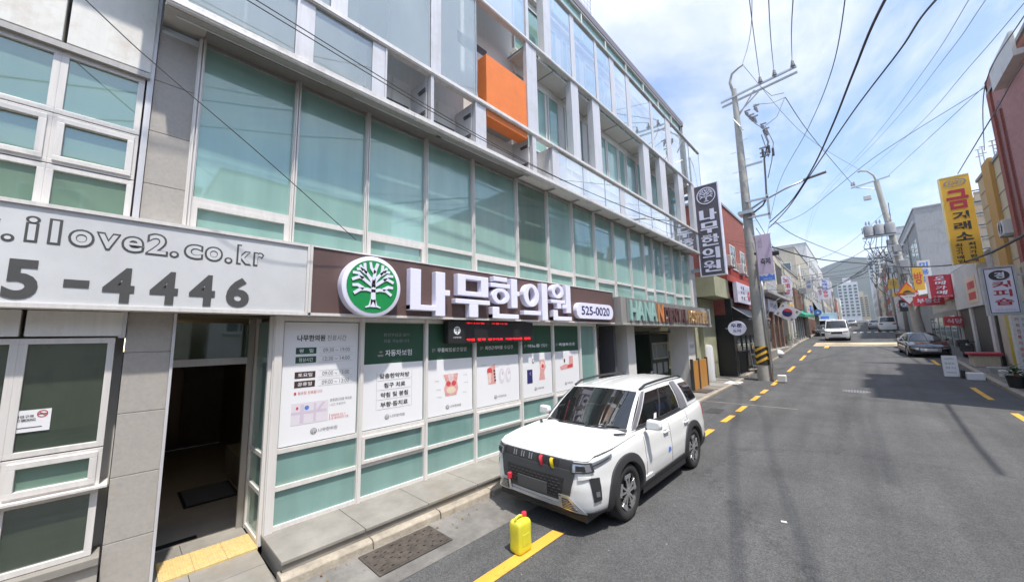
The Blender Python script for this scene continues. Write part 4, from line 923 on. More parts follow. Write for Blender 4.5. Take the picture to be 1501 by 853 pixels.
MB().box(-5.489, -5.4885, -.575, -.43, 1.81, 1.817).build('rule', M['ink'], ns)
mb = MB(); n = 20
for r in (.032, .025):
    for k in range(n): mb.v.append((-5.488, -.435 + r * cos(2 * pi * k / n), 1.925 + r * sin(2 * pi * k / n)))
for k in range(n): mb.f.append((k, (k + 1) % n, n + (k + 1) % n, n + k))
mb.quad((-5.487, -.46, 1.945), (-5.487, -.456, 1.949), (-5.487, -.41, 1.906), (-5.487, -.414, 1.902)); mb.build('ring', M['print_red'], ns)
MB().box(-5.4875, -5.487, -.46, -.41, 1.922, 1.928).build('cigarette', M['ink'], ns)
# ================================================================ vehicles
M['car_white'] = mat('white_car_paint', (.80, .80, .79), .22, coat=.6)
M['car_black'] = mat('black_car_paint', (.012, .012, .014), .12, coat=.8)
M['car_silver'] = mat('silver_car_paint', (.50, .52, .54), .3, .5, coat=.4)
M['clad'] = mat('charcoal_cladding', (.035, .035, .038), .55)
M['grille_gray'] = mat('dark_grey_bumper', (.050, .052, .058), .4)
M['car_glass'] = mat('tinted_car_glass', (.012, .013, .014), .03, spec=.9, coat=.5)
M['chrome'] = mat('satin_silver_trim', (.62, .63, .66), .28, .8)
M['quarter'] = mat('silver_quarter_panel', (.36, .36, .40), .35, .5)
M['tyre'] = mat('tyre_rubber', (.028, .028, .028), .85, bump=.2, bscale=90)
M['rim_silver'] = mat('machined_rim', (.66, .66, .68), .25, .85)
M['lamp_glass'] = mat('lamp_lens', (.30, .32, .35), .08, .5, spec=.8)
M['lamp_red'] = mat('tail_lamp_red', (.45, .015, .02), .15)
M['plate'] = mat('number_plate', (.62, .64, .66), .4)
M['seam'] = mat('panel_gap', (.03, .03, .03), .8)
M['ribbon_red'] = mat('red_ribbon', (.72, .04, .07), .6); M['ribbon_yellow'] = mat('yellow_ribbon', (.80, .60, .02), .6)
def catmull(P, step=.05):
    out = []
    for i in range(len(P) - 1):
        p0 = P[max(i - 1, 0)]; p1 = P[i]; p2 = P[i + 1]; p3 = P[min(i + 2, len(P) - 1)]
        n = max(2, int(hypot(p2[0] - p1[0], p2[1] - p1[1]) / step))
        for k in range(n):
            t = k / n; out.append(tuple(.5 * (2 * p1[j] + (p2[j] - p0[j]) * t + (2 * p0[j] - 5 * p1[j] + 4 * p2[j] - p3[j]) * t * t + (3 * p1[j] - p0[j] - 3 * p2[j] + p3[j]) * t ** 3) for j in (0, 1)))
    out.append(P[-1]); return out
def lerp_tab(T, v):
    if v <= T[0][0]: return T[0][1]
    for (a, x), (b, y) in zip(T, T[1:]):
        if v <= b:
            t = (v - a) / (b - a); return x + (y - x) * t
    return T[-1][1]
class Car:
    def __init__(s, P, name, label, paint, cat='car', detail=True, group=None):
        s.P = P; L, W = P['L'], P['W'] / 2
        s.root = thing(name, label, cat, (0, 0, 0), group); s.L, s.W = L, W; s.paint = paint
        fc = P.get('front', [(0, 0), (.5, .02), (.76, .07), (.90, .20), (.965, .42), (1, .85)])
        rc = P.get('rear', [(1, 3.5), (.985, 4.0), (.94, 4.42), (.82, 4.62), (.5, 4.68), (0, 4.70)])
        s.out = catmull([(x * W, y) for x, y in fc] + [(W, 1.8), (W, 2.6)] + [(x * W, L - (4.70 - y)) for x, y in rc], .045)
        s.arc = [0.0]
        for a, b in zip(s.out, s.out[1:]): s.arc.append(s.arc[-1] + hypot(b[0] - a[0], b[1] - a[1]))
        s.zb = P['zb']; s.zt = P['zt']; s.ins = P['ins']
    def at(s, u):
        sg = 1 if u >= 0 else -1; u = abs(u); u = min(u, s.arc[-1] - 1e-6)
        lo, hi = 0, len(s.arc) - 1
        while hi - lo > 1:
            m_ = (lo + hi) // 2
            if s.arc[m_] <= u: lo = m_
            else: hi = m_
        a, b = s.out[lo], s.out[hi]; t = (u - s.arc[lo]) / max(1e-9, s.arc[hi] - s.arc[lo])
        x = a[0] + (b[0] - a[0]) * t; y = a[1] + (b[1] - a[1]) * t
        dx, dy = b[0] - a[0], b[1] - a[1]; l = hypot(dx, dy); nx, ny = dy / l, -dx / l
        return sg * x, y, sg * nx, ny
    def u_of_y(s, y):       # arc length on the flank for a given y
        for i in range(len(s.out) - 1):
            if s.out[i][0] > s.W * .8 or s.out[i][1] > 1:
                if s.out[i + 1][1] >= y: t = (y - s.out[i][1]) / max(1e-9, s.out[i + 1][1] - s.out[i][1]); return s.arc[i] + t * (s.arc[i + 1] - s.arc[i])
        return s.arc[-1]
    def pt(s, u, z, off=0.0):
        x, y, nx, ny = s.at(u); zt = lerp_tab(s.zt, y); f = (z - s.zb) / (zt - s.zb); d = lerp_tab(s.ins, f) - off
        return Vector((x - nx * d, y - ny * d, z))
    def body(s, name='body'):
        P = s.P; mb = MB(); zf = [i / 16 for i in range(17)]; us = s.arc
        wheels = P['axles']; ra = P['arch']; wr = P['wheel_r']
        for sg in (1, -1):
            g = [[s.pt(sg * u, s.zb + (lerp_tab(s.zt, s.at(u)[1]) - s.zb) * f) for u in us] for f in zf]
            K = len(us); rem = set()
            def inside(p): return abs(p.x) > s.W * .6 and any(hypot(p.y - yc, p.z - wr) < ra for yc in wheels)
            for i in range(len(zf) - 1):
                for j in range(K - 1):
                    c = (g[i][j] + g[i][j + 1] + g[i + 1][j] + g[i + 1][j + 1]) / 4
                    if inside(c): rem.add((i, j))
            for row in g:
                for p in row:
                    for yc in wheels:
                        d = hypot(p.y - yc, p.z - wr)
                        if abs(p.x) > s.W * .6 and d < ra + .03 and d > .05:
                            if d < ra: p.y = yc + (p.y - yc) * ra / d; p.z = wr + (p.z - wr) * ra / d
            b = len(mb.v)
            for row in g: mb.v += [tuple(p) for p in row]
            for i in range(len(zf) - 1):
                for j in range(K - 1):
                    if (i, j) in rem: continue
                    a = b + i * K + j; q = (a, a + 1, a + K + 1, a + K); mb.f.append(q if sg > 0 else q[::-1])
            # deck at belt height, from rim to inner line
            rim = g[-1]
            inner = [Vector((p.x * .80, p.y + (.12 if p.y < 1 else -.12 if p.y > s.L - 1 else 0), p.z + .012)) for p in rim]
            b = len(mb.v); mb.v += [tuple(p) for p in rim] + [tuple(p) for p in inner]
            for j in range(K - 1):
                q = (b + j, b + j + 1, b + K + j + 1, b + K + j); mb.f.append(q if sg > 0 else q[::-1])
        # hood
        yc = P['cowl']; N = 18; rows = []
        for i in range(15):
            v = i / 14; row = []
            for j in range(-N, N + 1):
                t = j / N; wmax = s.W * lerp_tab(P.get('hoodw', [(0, .84), (.3, .93), (1, .93)]), v)
                x = t * wmax; yf = min((q[1] for q in s.out if q[0] >= abs(x)), default=0) if i == 0 else 0
                y0 = .0
                for a_, b_ in zip(s.out, s.out[1:]):
                    if a_[0] <= abs(x) <= b_[0] and a_[1] < 1.2: y0 = a_[1] + (b_[1] - a_[1]) * (abs(x) - a_[0]) / max(1e-6, b_[0] - a_[0]); break
                y = (y0 + .055) + (yc + .12 * t * t - y0 - .055) * v; z = lerp_tab(s.zt, y) + P['crown'] * (1 - t * t) * min(1, v * 3 + .15) - .028 * max(0, 1 - v * 14) + .004
                rb = abs(abs(t) - P.get('crease', .62)); z += P.get('ridge', .012) * max(0, 1 - (rb / .16) ** 2) * min(1, v * 5) * (1 - v * .3)
                row.append((x, y, z))
            rows.append(row)
        mb.grid([r[::-1] for r in rows])
        o = mb.build(name, s.paint, s.root, smooth=35)
        # underside and wheel wells
        MB().box(-s.W * .80, s.W * .80, .12, s.L - .12, .19, .62).box(-s.W * .97, s.W * .97, wheels[0] + ra + .06, wheels[1] - ra - .06, .20, .40).build('underbody', M['black'], s.root)
        w_ = MB()
        for yc_ in wheels:
            n = 14
            for sg in (1, -1):
                r0 = [(sg * s.W * .99, yc_ + ra * cos(pi * k / n), wr + ra * sin(pi * k / n)) for k in range(n + 1)]; r1 = [(sg * s.W * .55, p[1], p[2]) for p in r0]
                w_.grid([r0, r1]); w_.quad(*[(sg * s.W * .55, p[1], p[2]) for p in r0])
        w_.build('wheel_well', M['black'], s.root)
        return o
    def ov(s, name, mt, corners, off=.006, nu=10, nv=3, parent=None, depth=.03, mirror=False, bevel=0, smooth=40):
        mb = MB()
        for sg in ((1, -1) if mirror else (1,)):
            c = [(sg * a, b) for a, b in corners]; rows = []
            for i in range(nv + 1):
                v = i / nv; row = []
                for j in range(nu + 1):
                    u = j / nu
                    U = (c[0][0] * (1 - u) + c[1][0] * u) * (1 - v) + (c[3][0] * (1 - u) + c[2][0] * u) * v
                    Z = (c[0][1] * (1 - u) + c[1][1] * u) * (1 - v) + (c[3][1] * (1 - u) + c[2][1] * u) * v
                    row.append((s.pt(U, Z, off), s.pt(U, Z, off - depth)))
                rows.append(row)
            top = [[p[0] for p in r] for r in rows]
            fl = (c[1][0] - c[0][0]) < 0
            mb.grid([r[::-1] for r in top] if fl else top)
            ring_ = [rows[0][j] for j in range(nu + 1)] + [rows[i][nu] for i in range(1, nv + 1)] + [rows[nv][j] for j in range(nu - 1, -1, -1)] + [rows[i][0] for i in range(nv - 1, 0, -1)]
            for a, b_ in zip(ring_, ring_[1:] + ring_[:1]):
                q = (a[1], b_[1], b_[0], a[0]); mb.quad(*(q if not fl else q[::-1]))
            if mirror and sg == 1:
                mb.build(name, mt, parent or s.root, smooth=smooth); mb = MB()
        return mb.build(name, mt, parent or s.root, smooth=smooth)
    def cabin(s, roofpaint=None):
        P = s.P; G = P['cab']; (yb0, zb0, xb0), (yt0, zt0, xt0), (yt1, zt1, xt1), (yb1, zb1, xb1) = G
        s.G = G
        def ws(u, v, off=0):      # windscreen u -1..1
            x = u * (xb0 + (xt0 - xb0) * v); y = yb0 + (yt0 - yb0) * v + (.18 - .08 * v) * u * u; z = zb0 + (zt0 - zb0) * v + .03 * sin(pi * v) + .045 * (1 - u * u) * v
            return Vector((x, y - off * .7, z + off * .7))
        def rw(u, v, off=0):
            x = u * (xb1 + (xt1 - xb1) * v); y = yb1 + (yt1 - yb1) * v - .10 * u * u + .03 * sin(pi * v); z = zb1 + (zt1 - zb1) * v + .045 * (1 - u * u) * v
            return Vector((x, y + off, z))
        def side(u, v, off=0, sg=1):
            A = ws(1, v); B = rw(1, v); x = A.x + (B.x - A.x) * u + .05 * sin(pi * u) * (1 - v * .4) + .025 * sin(pi * min(v, 1)) ; y = A.y + (B.y - A.y) * u; z = A.z + (B.z - A.z) * u + .03 * sin(pi * u) * v
            return Vector((sg * (x + off), y, z))
        def roof(u, v):
            F = ws(u, 1); B = rw(u, 1); p = F + (B - F) * v; e = side(v, 1); k = abs(u)
            p.x = u * e.x; p.z = e.z + (.065 * (1 - u * u)) * (.7 + .3 * sin(pi * v)) + .0
            return p
        s.ws, s.rw, s.side, s.roof = ws, rw, side, roof
        mb = MB(); n = 14
        mb.grid([[ws(-1 + 2 * j / n, i / 8) for j in range(n + 1)] for i in range(9)])
        mb.grid([[rw(1 - 2 * j / n, i / 8) for j in range(n + 1)] for i in range(9)])
        for sg in (1, -1):
            g = [[side(j / 20, i / 8, 0, sg) for j in range(21)] for i in range(9)]
            mb.grid(g if sg > 0 else [r[::-1] for r in g])
        mb.grid([[roof(-1 + 2 * i / n, 1 - j / 14) for i in range(n + 1)][::-1] for j in range(15)])
        mb.build('cabin', roofpaint or s.paint, s.root, smooth=35)
    def patch(s, fn, name, mt, c, off, nu=10, nv=5, parent=None, flip=False, depth=.01, **k):
        rows = []
        for i in range(nv + 1):
            v = i / nv; row = []
            for j in range(nu + 1):
                u = j / nu
                U = (c[0][0] * (1 - u) + c[1][0] * u) * (1 - v) + (c[3][0] * (1 - u) + c[2][0] * u) * v
                V = (c[0][1] * (1 - u) + c[1][1] * u) * (1 - v) + (c[3][1] * (1 - u) + c[2][1] * u) * v
                row.append(fn(U, V, off, **k))
            rows.append(row)
        if flip: rows = [r[::-1] for r in rows]
        return MB().grid(rows).build(name, mt, parent or s.root, smooth=True)
    def wheel(s, x, y, r, wd, sg, spokes=5, fancy=True):
        zc = r; ro = r * .70
        X = lambda q: x + sg * q
        t = MB().lathe([(ro, X(-wd)), (r * .95, X(-wd)), (r, X(-wd * .85)), (r, X(-wd * .15)), (r * .965, X(-.012)), (r * .90, X(.002)), (ro + .005, X(-.006)), (ro - .01, X(-.02))], (0, y, zc), 'x', 36)
        w = t.build('wheel', M['tyre'], s.root, smooth=40)
        MB().lathe([(ro - .005, X(-.012)), (ro - .02, X(-.03)), (ro - .03, X(-.12)), (.02, X(-.12))], (0, y, zc), 'x', 28).build('rim', M['clad'] if fancy else M['rim_silver'], w, smooth=40)
        mb = MB(); mk = MB()
        for k in range(spokes):
            a = 2 * pi * k / spokes + .3
            rd = lambda q: Vector((0, cos(q), sin(q)))
            R1 = rd(a); T = rd(a + pi / 2)
            if fancy:
                for e in (-1, 1):
                    o = Vector((X(-.035), y, zc)) + R1 * .05 + T * (e * .012)
                    L_ = R1 * (ro - .085) + T * e * .045
                    mb.obox(o - T * .014, L_, T * .028, Vector((sg * .022, 0, 0)))
                o = Vector((X(-.03), y, zc)) + R1 * (ro - .085) - T * .085
                mb.obox(o, R1 * .055, T * .17, Vector((sg * .015, 0, 0)))
            else: mb.obox(Vector((X(-.03), y, zc)) - T * .03, R1 * (ro - .02), T * .06, Vector((sg * .015, 0, 0)))
        mb.lathe([(.055, X(-.04)), (.055, X(-.012)), (.0, X(-.01))], (0, y, zc), 'x', 14)
        mb.build('spokes', M['rim_silver'], w)
        return w
def suv():
    P = dict(L=4.70, W=1.89, zb=.24, zt=[(0, .93), (.25, .965), (.7, 1.0), (1.25, 1.04), (2.5, 1.06), (4.0, 1.10), (4.5, 1.12), (4.7, 1.10)],
             ins=[(0, .09), (.10, .03), (.28, .006), (.5, .0), (.62, .012), (.78, .02), (.9, .035), (.97, .055), (1, .085)],
             axles=(.93, 3.61), arch=.405, wheel_r=.365, cowl=1.22, crown=.045, ridge=.022, crease=.66,
             front=[(0, 0), (.5, .015), (.74, .055), (.87, .14), (.945, .32), (.985, .6), (1, .95)],
             cab=((1.14, 1.055, .80), (1.93, 1.575, .665), (4.18, 1.60, .63), (4.50, 1.13, .79)))
    c = Car(P, 'parked_suv', 'white parked suv with black wheel arches and red and yellow ribbons on its grille', M['car_white'], 'suv')
    c.body(); c.cabin(); r = c.root
    U = c.u_of_y
    # front fascia
    c.ov('grille_band', M['clad'], [(-.66, .80), (.66, .80), (.62, .905), (-.62, .905)], .004, 24, 3)
    for k in range(6):
        x = -.375 + k * .15
        sl = MB()
        for e in (-1, 1):
            p = c.pt(x + e * .022, .90, .012); q = c.pt(x + e * .022, .825, .012); sl.tube([p, q], .007, 6)
        sl.build('grille_slot', M['chrome'] if k < 3 else M['black'], r)
    c.ov('bumper_panel', M['grille_gray'], [(-.56, .42), (.56, .42), (.66, .80), (-.66, .80)], .020, 24, 8, depth=.05)
    c.ov('lower_grille', M['black'], [(-.46, .46), (.46, .46), (.50, .70), (-.50, .70)], .028, 18, 4, depth=.02)
    mesh = MB()
    for j in range(6):
        for i in range(13):
            uu = -.44 + i * .073 + (.035 if j % 2 else 0)
            if abs(uu) > .46: continue
            p = c.pt(uu, .485 + j * .036, .034); mesh.obox(p + Vector((-.026, -.004, -.005)), (.052, 0, 0), (0, .01, 0), (0, 0, .010))
    stuff(mesh.build('grille_mesh', M['grille_gray'], r))
    c.ov('number_plate', mat('blurred_plate', (.085, .085, .088), .6), [(-.27, .455), (.25, .455), (.25, .60), (-.27, .60)], .045, 8, 2, depth=.03)
    # silver skid plate
    c.ov('skid_plate', M['chrome'], [(-.50, .335), (.50, .335), (.44, .375), (-.44, .375)], .03, 16, 2, depth=.06)
    for sg in (1, -1):
        c.ov('skid_wing', M['chrome'], [(sg * .43, .335), (sg * .80, .30), (sg * .57, .50), (sg * .43, .505)], .035, 8, 4, depth=.06)
        v = c.ov('skid_vent', M['grille_gray'], [(sg * .48, .345), (sg * .68, .335), (sg * .56, .465), (sg * .48, .47)], .042, 6, 4, depth=.02)
        for k in range(5): c.ov('vent_rib', M['chrome'], [(sg * .49, .36 + k * .021), (sg * (.68 - k * .028), .352 + k * .022), (sg * (.675 - k * .028), .358 + k * .022), (sg * .49, .366 + k * .021)], .046, 5, 1, parent=v, depth=.01)
    c.ov('front_lip', M['clad'], [(-1.36, .245), (1.36, .245), (1.30, .31), (-1.30, .31)], .010, 60, 2, depth=.05)
    # headlights wrapping the corners
    for sg in (1, -1):
        h = c.ov('headlight', M['clad'], [(sg * .60, .775), (sg * .92, .80), (sg * .90, .905), (sg * .60, .90)], .022, 10, 4, depth=.04)
        c.ov('lens', M['lamp_glass'], [(sg * .63, .79), (sg * .88, .81), (sg * .86, .89), (sg * .63, .885)], .027, 8, 3, parent=h, depth=.015)
        c.ov('projector', M['black'], [(sg * .67, .805), (sg * .80, .815), (sg * .79, .87), (sg * .67, .87)], .033, 6, 3, parent=h, depth=.01)
        c.ov('light_bar', M['lamp_glass'], [(sg * .88, .835), (sg * 1.28, .905), (sg * 1.30, .945), (sg * .88, .90)], .016, 14, 2, parent=h, depth=.02)
        c.ov('light_strip', M['clad'], [(sg * .90, .86), (sg * 1.22, .912), (sg * 1.24, .925), (sg * .90, .875)], .020, 12, 1, parent=h, depth=.01)
        # pod
        f = c.ov('fog_lamp_pod', M['clad'], [(sg * .90, .44), (sg * 1.02, .45), (sg * 1.00, .72), (sg * .84, .73)], .012, 6, 5, depth=.03)
        c.ov('fog_lamp', M['lamp_glass'], [(sg * .93, .50), (sg * .985, .50), (sg * .98, .56), (sg * .92, .56)], .018, 4, 2, parent=f, depth=.01)
        c.ov('bumper_crease', M['car_white'], [(sg * .70, .70), (sg * .86, .73), (sg * .87, .745), (sg * .70, .745)], .02, 5, 1, depth=.03)
    hk = MB().obox(c.pt(-.42, .50, .03) + Vector((-.025, -.06, 0)), (.05, 0, 0), (0, .06, 0), (0, 0, .085)).build('tow_hook', M['ribbon_red'], r, bevel=.01)
    for uu, mt in ((.12, 'ribbon_red'), (.30, 'ribbon_yellow')):
        p = c.pt(uu, .905, .03); mb = MB(); pts = [(0, 0, 0), (.0, -.02, -.015), (.01, -.03, -.05), (.025, -.032, -.09), (.035, -.02, -.12)]
        mb.grid([[p + Vector(q) + Vector((-.021, 0, 0)) for q in pts], [p + Vector(q) + Vector((.021, 0, 0)) for q in pts]]).grid([[p + Vector(q) + Vector((.026, .012, 0)) for q in pts], [p + Vector(q) + Vector((-.026, .012, 0)) for q in pts]])
        mb.build('ribbon', M[mt], r, smooth=True)
    # bonnet shut line and badge
    for sg in (1, -1):
        pts = []
        for i in range(26):
            u = .02 + i * .055; p = c.pt(sg * u, lerp_tab(c.zt, c.at(u)[1]) - .012, .001); pts.append(p)
            if p.y > 1.2: break
        MB().tube(pts, .004, 5).build('bonnet_gap', M['seam'], r)
    # arches, sills
    S = 40
    for sg in (1, -1):
        for yc in P['axles']:
            mb = MB(); rows = []
            angs = [-.30 + (pi + .60) * k / S for k in range(S + 1)]
            for rr, off in ((.385, -.10), (.392, .02), (.405, .034), (.47, .034), (.50, .022), (.505, -.01)):
                row = []
                for a in angs:
                    sq = 1 + .05 * (sin(2 * a) ** 2) * (rr > .43); yy = yc + rr * sq * cos(a); zz = .365 + rr * sq * sin(a); zz = max(zz, .25)
                    yy = max(.12, min(c.L - .12, yy)); x, y, nx, ny = c.at(U(yy)); row.append(tuple(Vector((sg * (c.pt(U(yy), min(zz, 1.0)).x + off), yy, zz))))
                rows.append(row if sg > 0 else row[::-1])
            mb.grid(rows).build('wheel_arch', M['clad'], r, smooth=45)
        c.ov('sill', M['clad'], [(sg * U(1.38), .24), (sg * U(3.16), .24), (sg * U(3.16), .40), (sg * U(1.38), .36)], .022, 20, 3, depth=.05)
        c.ov('sill_step', M['car_white'], [(sg * U(1.42), .365), (sg * U(1.78), .37), (sg * U(1.70), .43), (sg * U(1.46), .43)], .016, 6, 2, depth=.03)
        for yy, z0, z1 in ((1.52, .40, 1.04), (2.52, .41, 1.05), (3.38, .75, 1.07)):
            c.ov('door_seam', M['seam'], [(sg * U(yy), z0), (sg * U(yy + .008), z0), (sg * U(yy + .008), z1), (sg * U(yy), z1)], .002, 1, 12, depth=.004)
        for yy in (2.33, 3.28):
            h = MB().obox(c.pt(sg * U(yy), .885, .0) + Vector((0, -.10, 0)), (sg * .035, 0, 0), (0, .20, 0), (0, 0, .035)).build('door_handle', M['car_white'], r, bevel=.012)
            c.ov('handle_cup', M['quarter'], [(sg * U(yy - .07), .87), (sg * U(yy + .07), .87), (sg * U(yy + .07), .93), (sg * U(yy - .07), .93)], .003, 4, 2, parent=h, depth=.004)
        # windows on the flank
        fl = sg < 0
        kw = dict(sg=sg)
        c.patch(c.side, 'side_window', M['car_glass'], [(.055, .10), (.30, .10), (.30, .90), (.075, .90)], .010, 8, 6, flip=fl, **kw)
        c.patch(c.side, 'side_window', M['car_glass'], [(.315, .10), (.615, .10), (.56, .90), (.315, .90)], .010, 8, 6, flip=fl, **kw)
        c.patch(c.side, 'door_pillar_trim', M['clad'], [(.295, .09), (.32, .09), (.32, .92), (.295, .92)], .012, 2, 6, flip=fl, **kw)
        c.patch(c.side, 'quarter_panel', M['quarter'], [(.635, .02), (.76, .02), (.70, .99), (.585, .99)], .016, 6, 6, flip=fl, **kw)
        c.patch(c.side, 'rear_quarter_window', M['car_glass'], [(.80, .14), (.985, .14), (.985, .86), (.76, .86)], .012, 6, 5, flip=fl, **kw)
        c.patch(c.side, 'window_trim', M['clad'], [(.04, .02), (.635, .02), (.63, .09), (.045, .09)], .014, 14, 1, flip=fl, **kw)
        c.patch(c.side, 'a_pillar_trim', M['quarter'], [(.0, .04), (.045, .04), (.06, .97), (.005, .97)], .008, 3, 6, flip=fl, **kw)
        # roof rail
        pts = [c.side(t, 1, -.02, sg) + Vector((0, 0, .012 + (.055 * min(1, t * 9, (1.0 - t) * 9)))) for t in [k / 20 * .96 + .01 for k in range(21)]]
        MB().tube(pts, .022, 8).build('roof_rail', M['clad'], r, smooth=True)
        # mirror
        q = Vector((sg * .90, 1.62, 1.05)); mb = MB().obox(q, (sg * .10, .0, .03), (0, .06, 0), (0, 0, .04)); mr = mb.build('mirror_arm', M['clad'], r)
        mb = MB(); hx = sg * 1.055
        mb.prism([(-.11, -.075), (.10, -.06), (.115, .0), (.10, .075), (-.10, .085), (-.115, .0)], (hx, 1.66, 1.145), X_, Z_, .11)
        m_ = mb.build('mirror', M['car_white'], r, bevel=.03)
        MB().box(min(hx - .09, hx + .09), max(hx - .09, hx + .09), 1.66, 1.664, 1.085, 1.20).build('mirror_glass', M['car_glass'], m_)
    c.ov('door_sticker', M['print_blue'], [(U(2.35), .56), (U(2.47), .58), (U(2.45), .64), (U(2.37), .65)], .004, 2, 2, depth=.003)
    c.patch(c.side, 'window_sticker', M['print_white'], [(.235, .10), (.27, .10), (.262, .24), (.23, .24)], .016, 2, 2, sg=1)
    # windscreen, wipers
    c.patch(c.ws, 'windscreen', M['car_glass'], [(-.93, .06), (.93, .06), (.94, .95), (-.94, .95)], .008, 16, 8)
    c.patch(c.ws, 'cowl', M['clad'], [(-.95, -.05), (.95, -.05), (.95, .045), (-.95, .045)], .012, 12, 1)
    for a, b in ((-.55, .1), (.15, .8)):
        MB().tube([c.ws(a, .03, .03), c.ws((a + b) / 2, .075, .03), c.ws(b, .08, .025)], .010, 6).build('wiper', M['black'], r)
    c.patch(c.rw, 'rear_window', M['car_glass'], [(.9, .12), (-.9, .12), (-.88, .88), (.88, .88)], .008, 10, 5)
    for sg in (1, -1):
        MB().obox((sg * .70, 1.02, 1.062), (sg * .12, .13, .004), (-sg * .03, .03, .0), (0, 0, .012)).build('hood_vent', M['clad'], r)
    c.ov('tail_lamp', M['lamp_red'], [(U(4.40), .86), (c.arc[-1] - .5, .84), (c.arc[-1] - .5, 1.02), (U(4.42), 1.04)], .010, 10, 3, mirror=True, depth=.02)
    c.ov('rear_bumper', M['clad'], [(U(4.20), .24), (c.arc[-1], .24), (c.arc[-1], .50), (U(4.20), .44)], .02, 20, 3, mirror=True, depth=.04)
    # roof ribs
    for k in (-.5, -.18, .18, .5):
        pts = [c.roof(k, .08 + .84 * i / 12) + Vector((0, 0, .004)) for i in range(13)]
        mb = MB().grid([[p + Vector((-.02, 0, 0)) for p in pts][::-1], [p + Vector((0, 0, .006)) for p in pts][::-1], [p + Vector((.02, 0, 0)) for p in pts][::-1]]); mb.build('roof_rib', M['car_white'], r, smooth=True)
    MB().obox(c.roof(0, .93) + Vector((-.02, 0, 0)), (.04, 0, 0), (0, .10, .0), (0, .05, .06)).build('antenna', M['clad'], r, bevel=.01)
    # spoiler
    MB().grid([[c.roof(u, 1.0 - .04) + Vector((0, 0, .004)) for u in (-.95, -.5, 0, .5, .95)], [c.roof(u, 1.0) + Vector((0, .16, -.015)) for u in (-.95, -.5, 0, .5, .95)], [c.roof(u, 1.0) + Vector((0, .14, -.06)) for u in (-.93, -.5, 0, .5, .93)]]).build('spoiler', M['car_white'], r, smooth=True)
    for yc in P['axles']:
        for sg in (1, -1): c.wheel(sg * .935, yc, .365, .235, sg)
    return c
c = suv(); c.root.location = (-3.49, 4.07, 0.0); c.root.rotation_euler = (0, 0, radians(-.5))
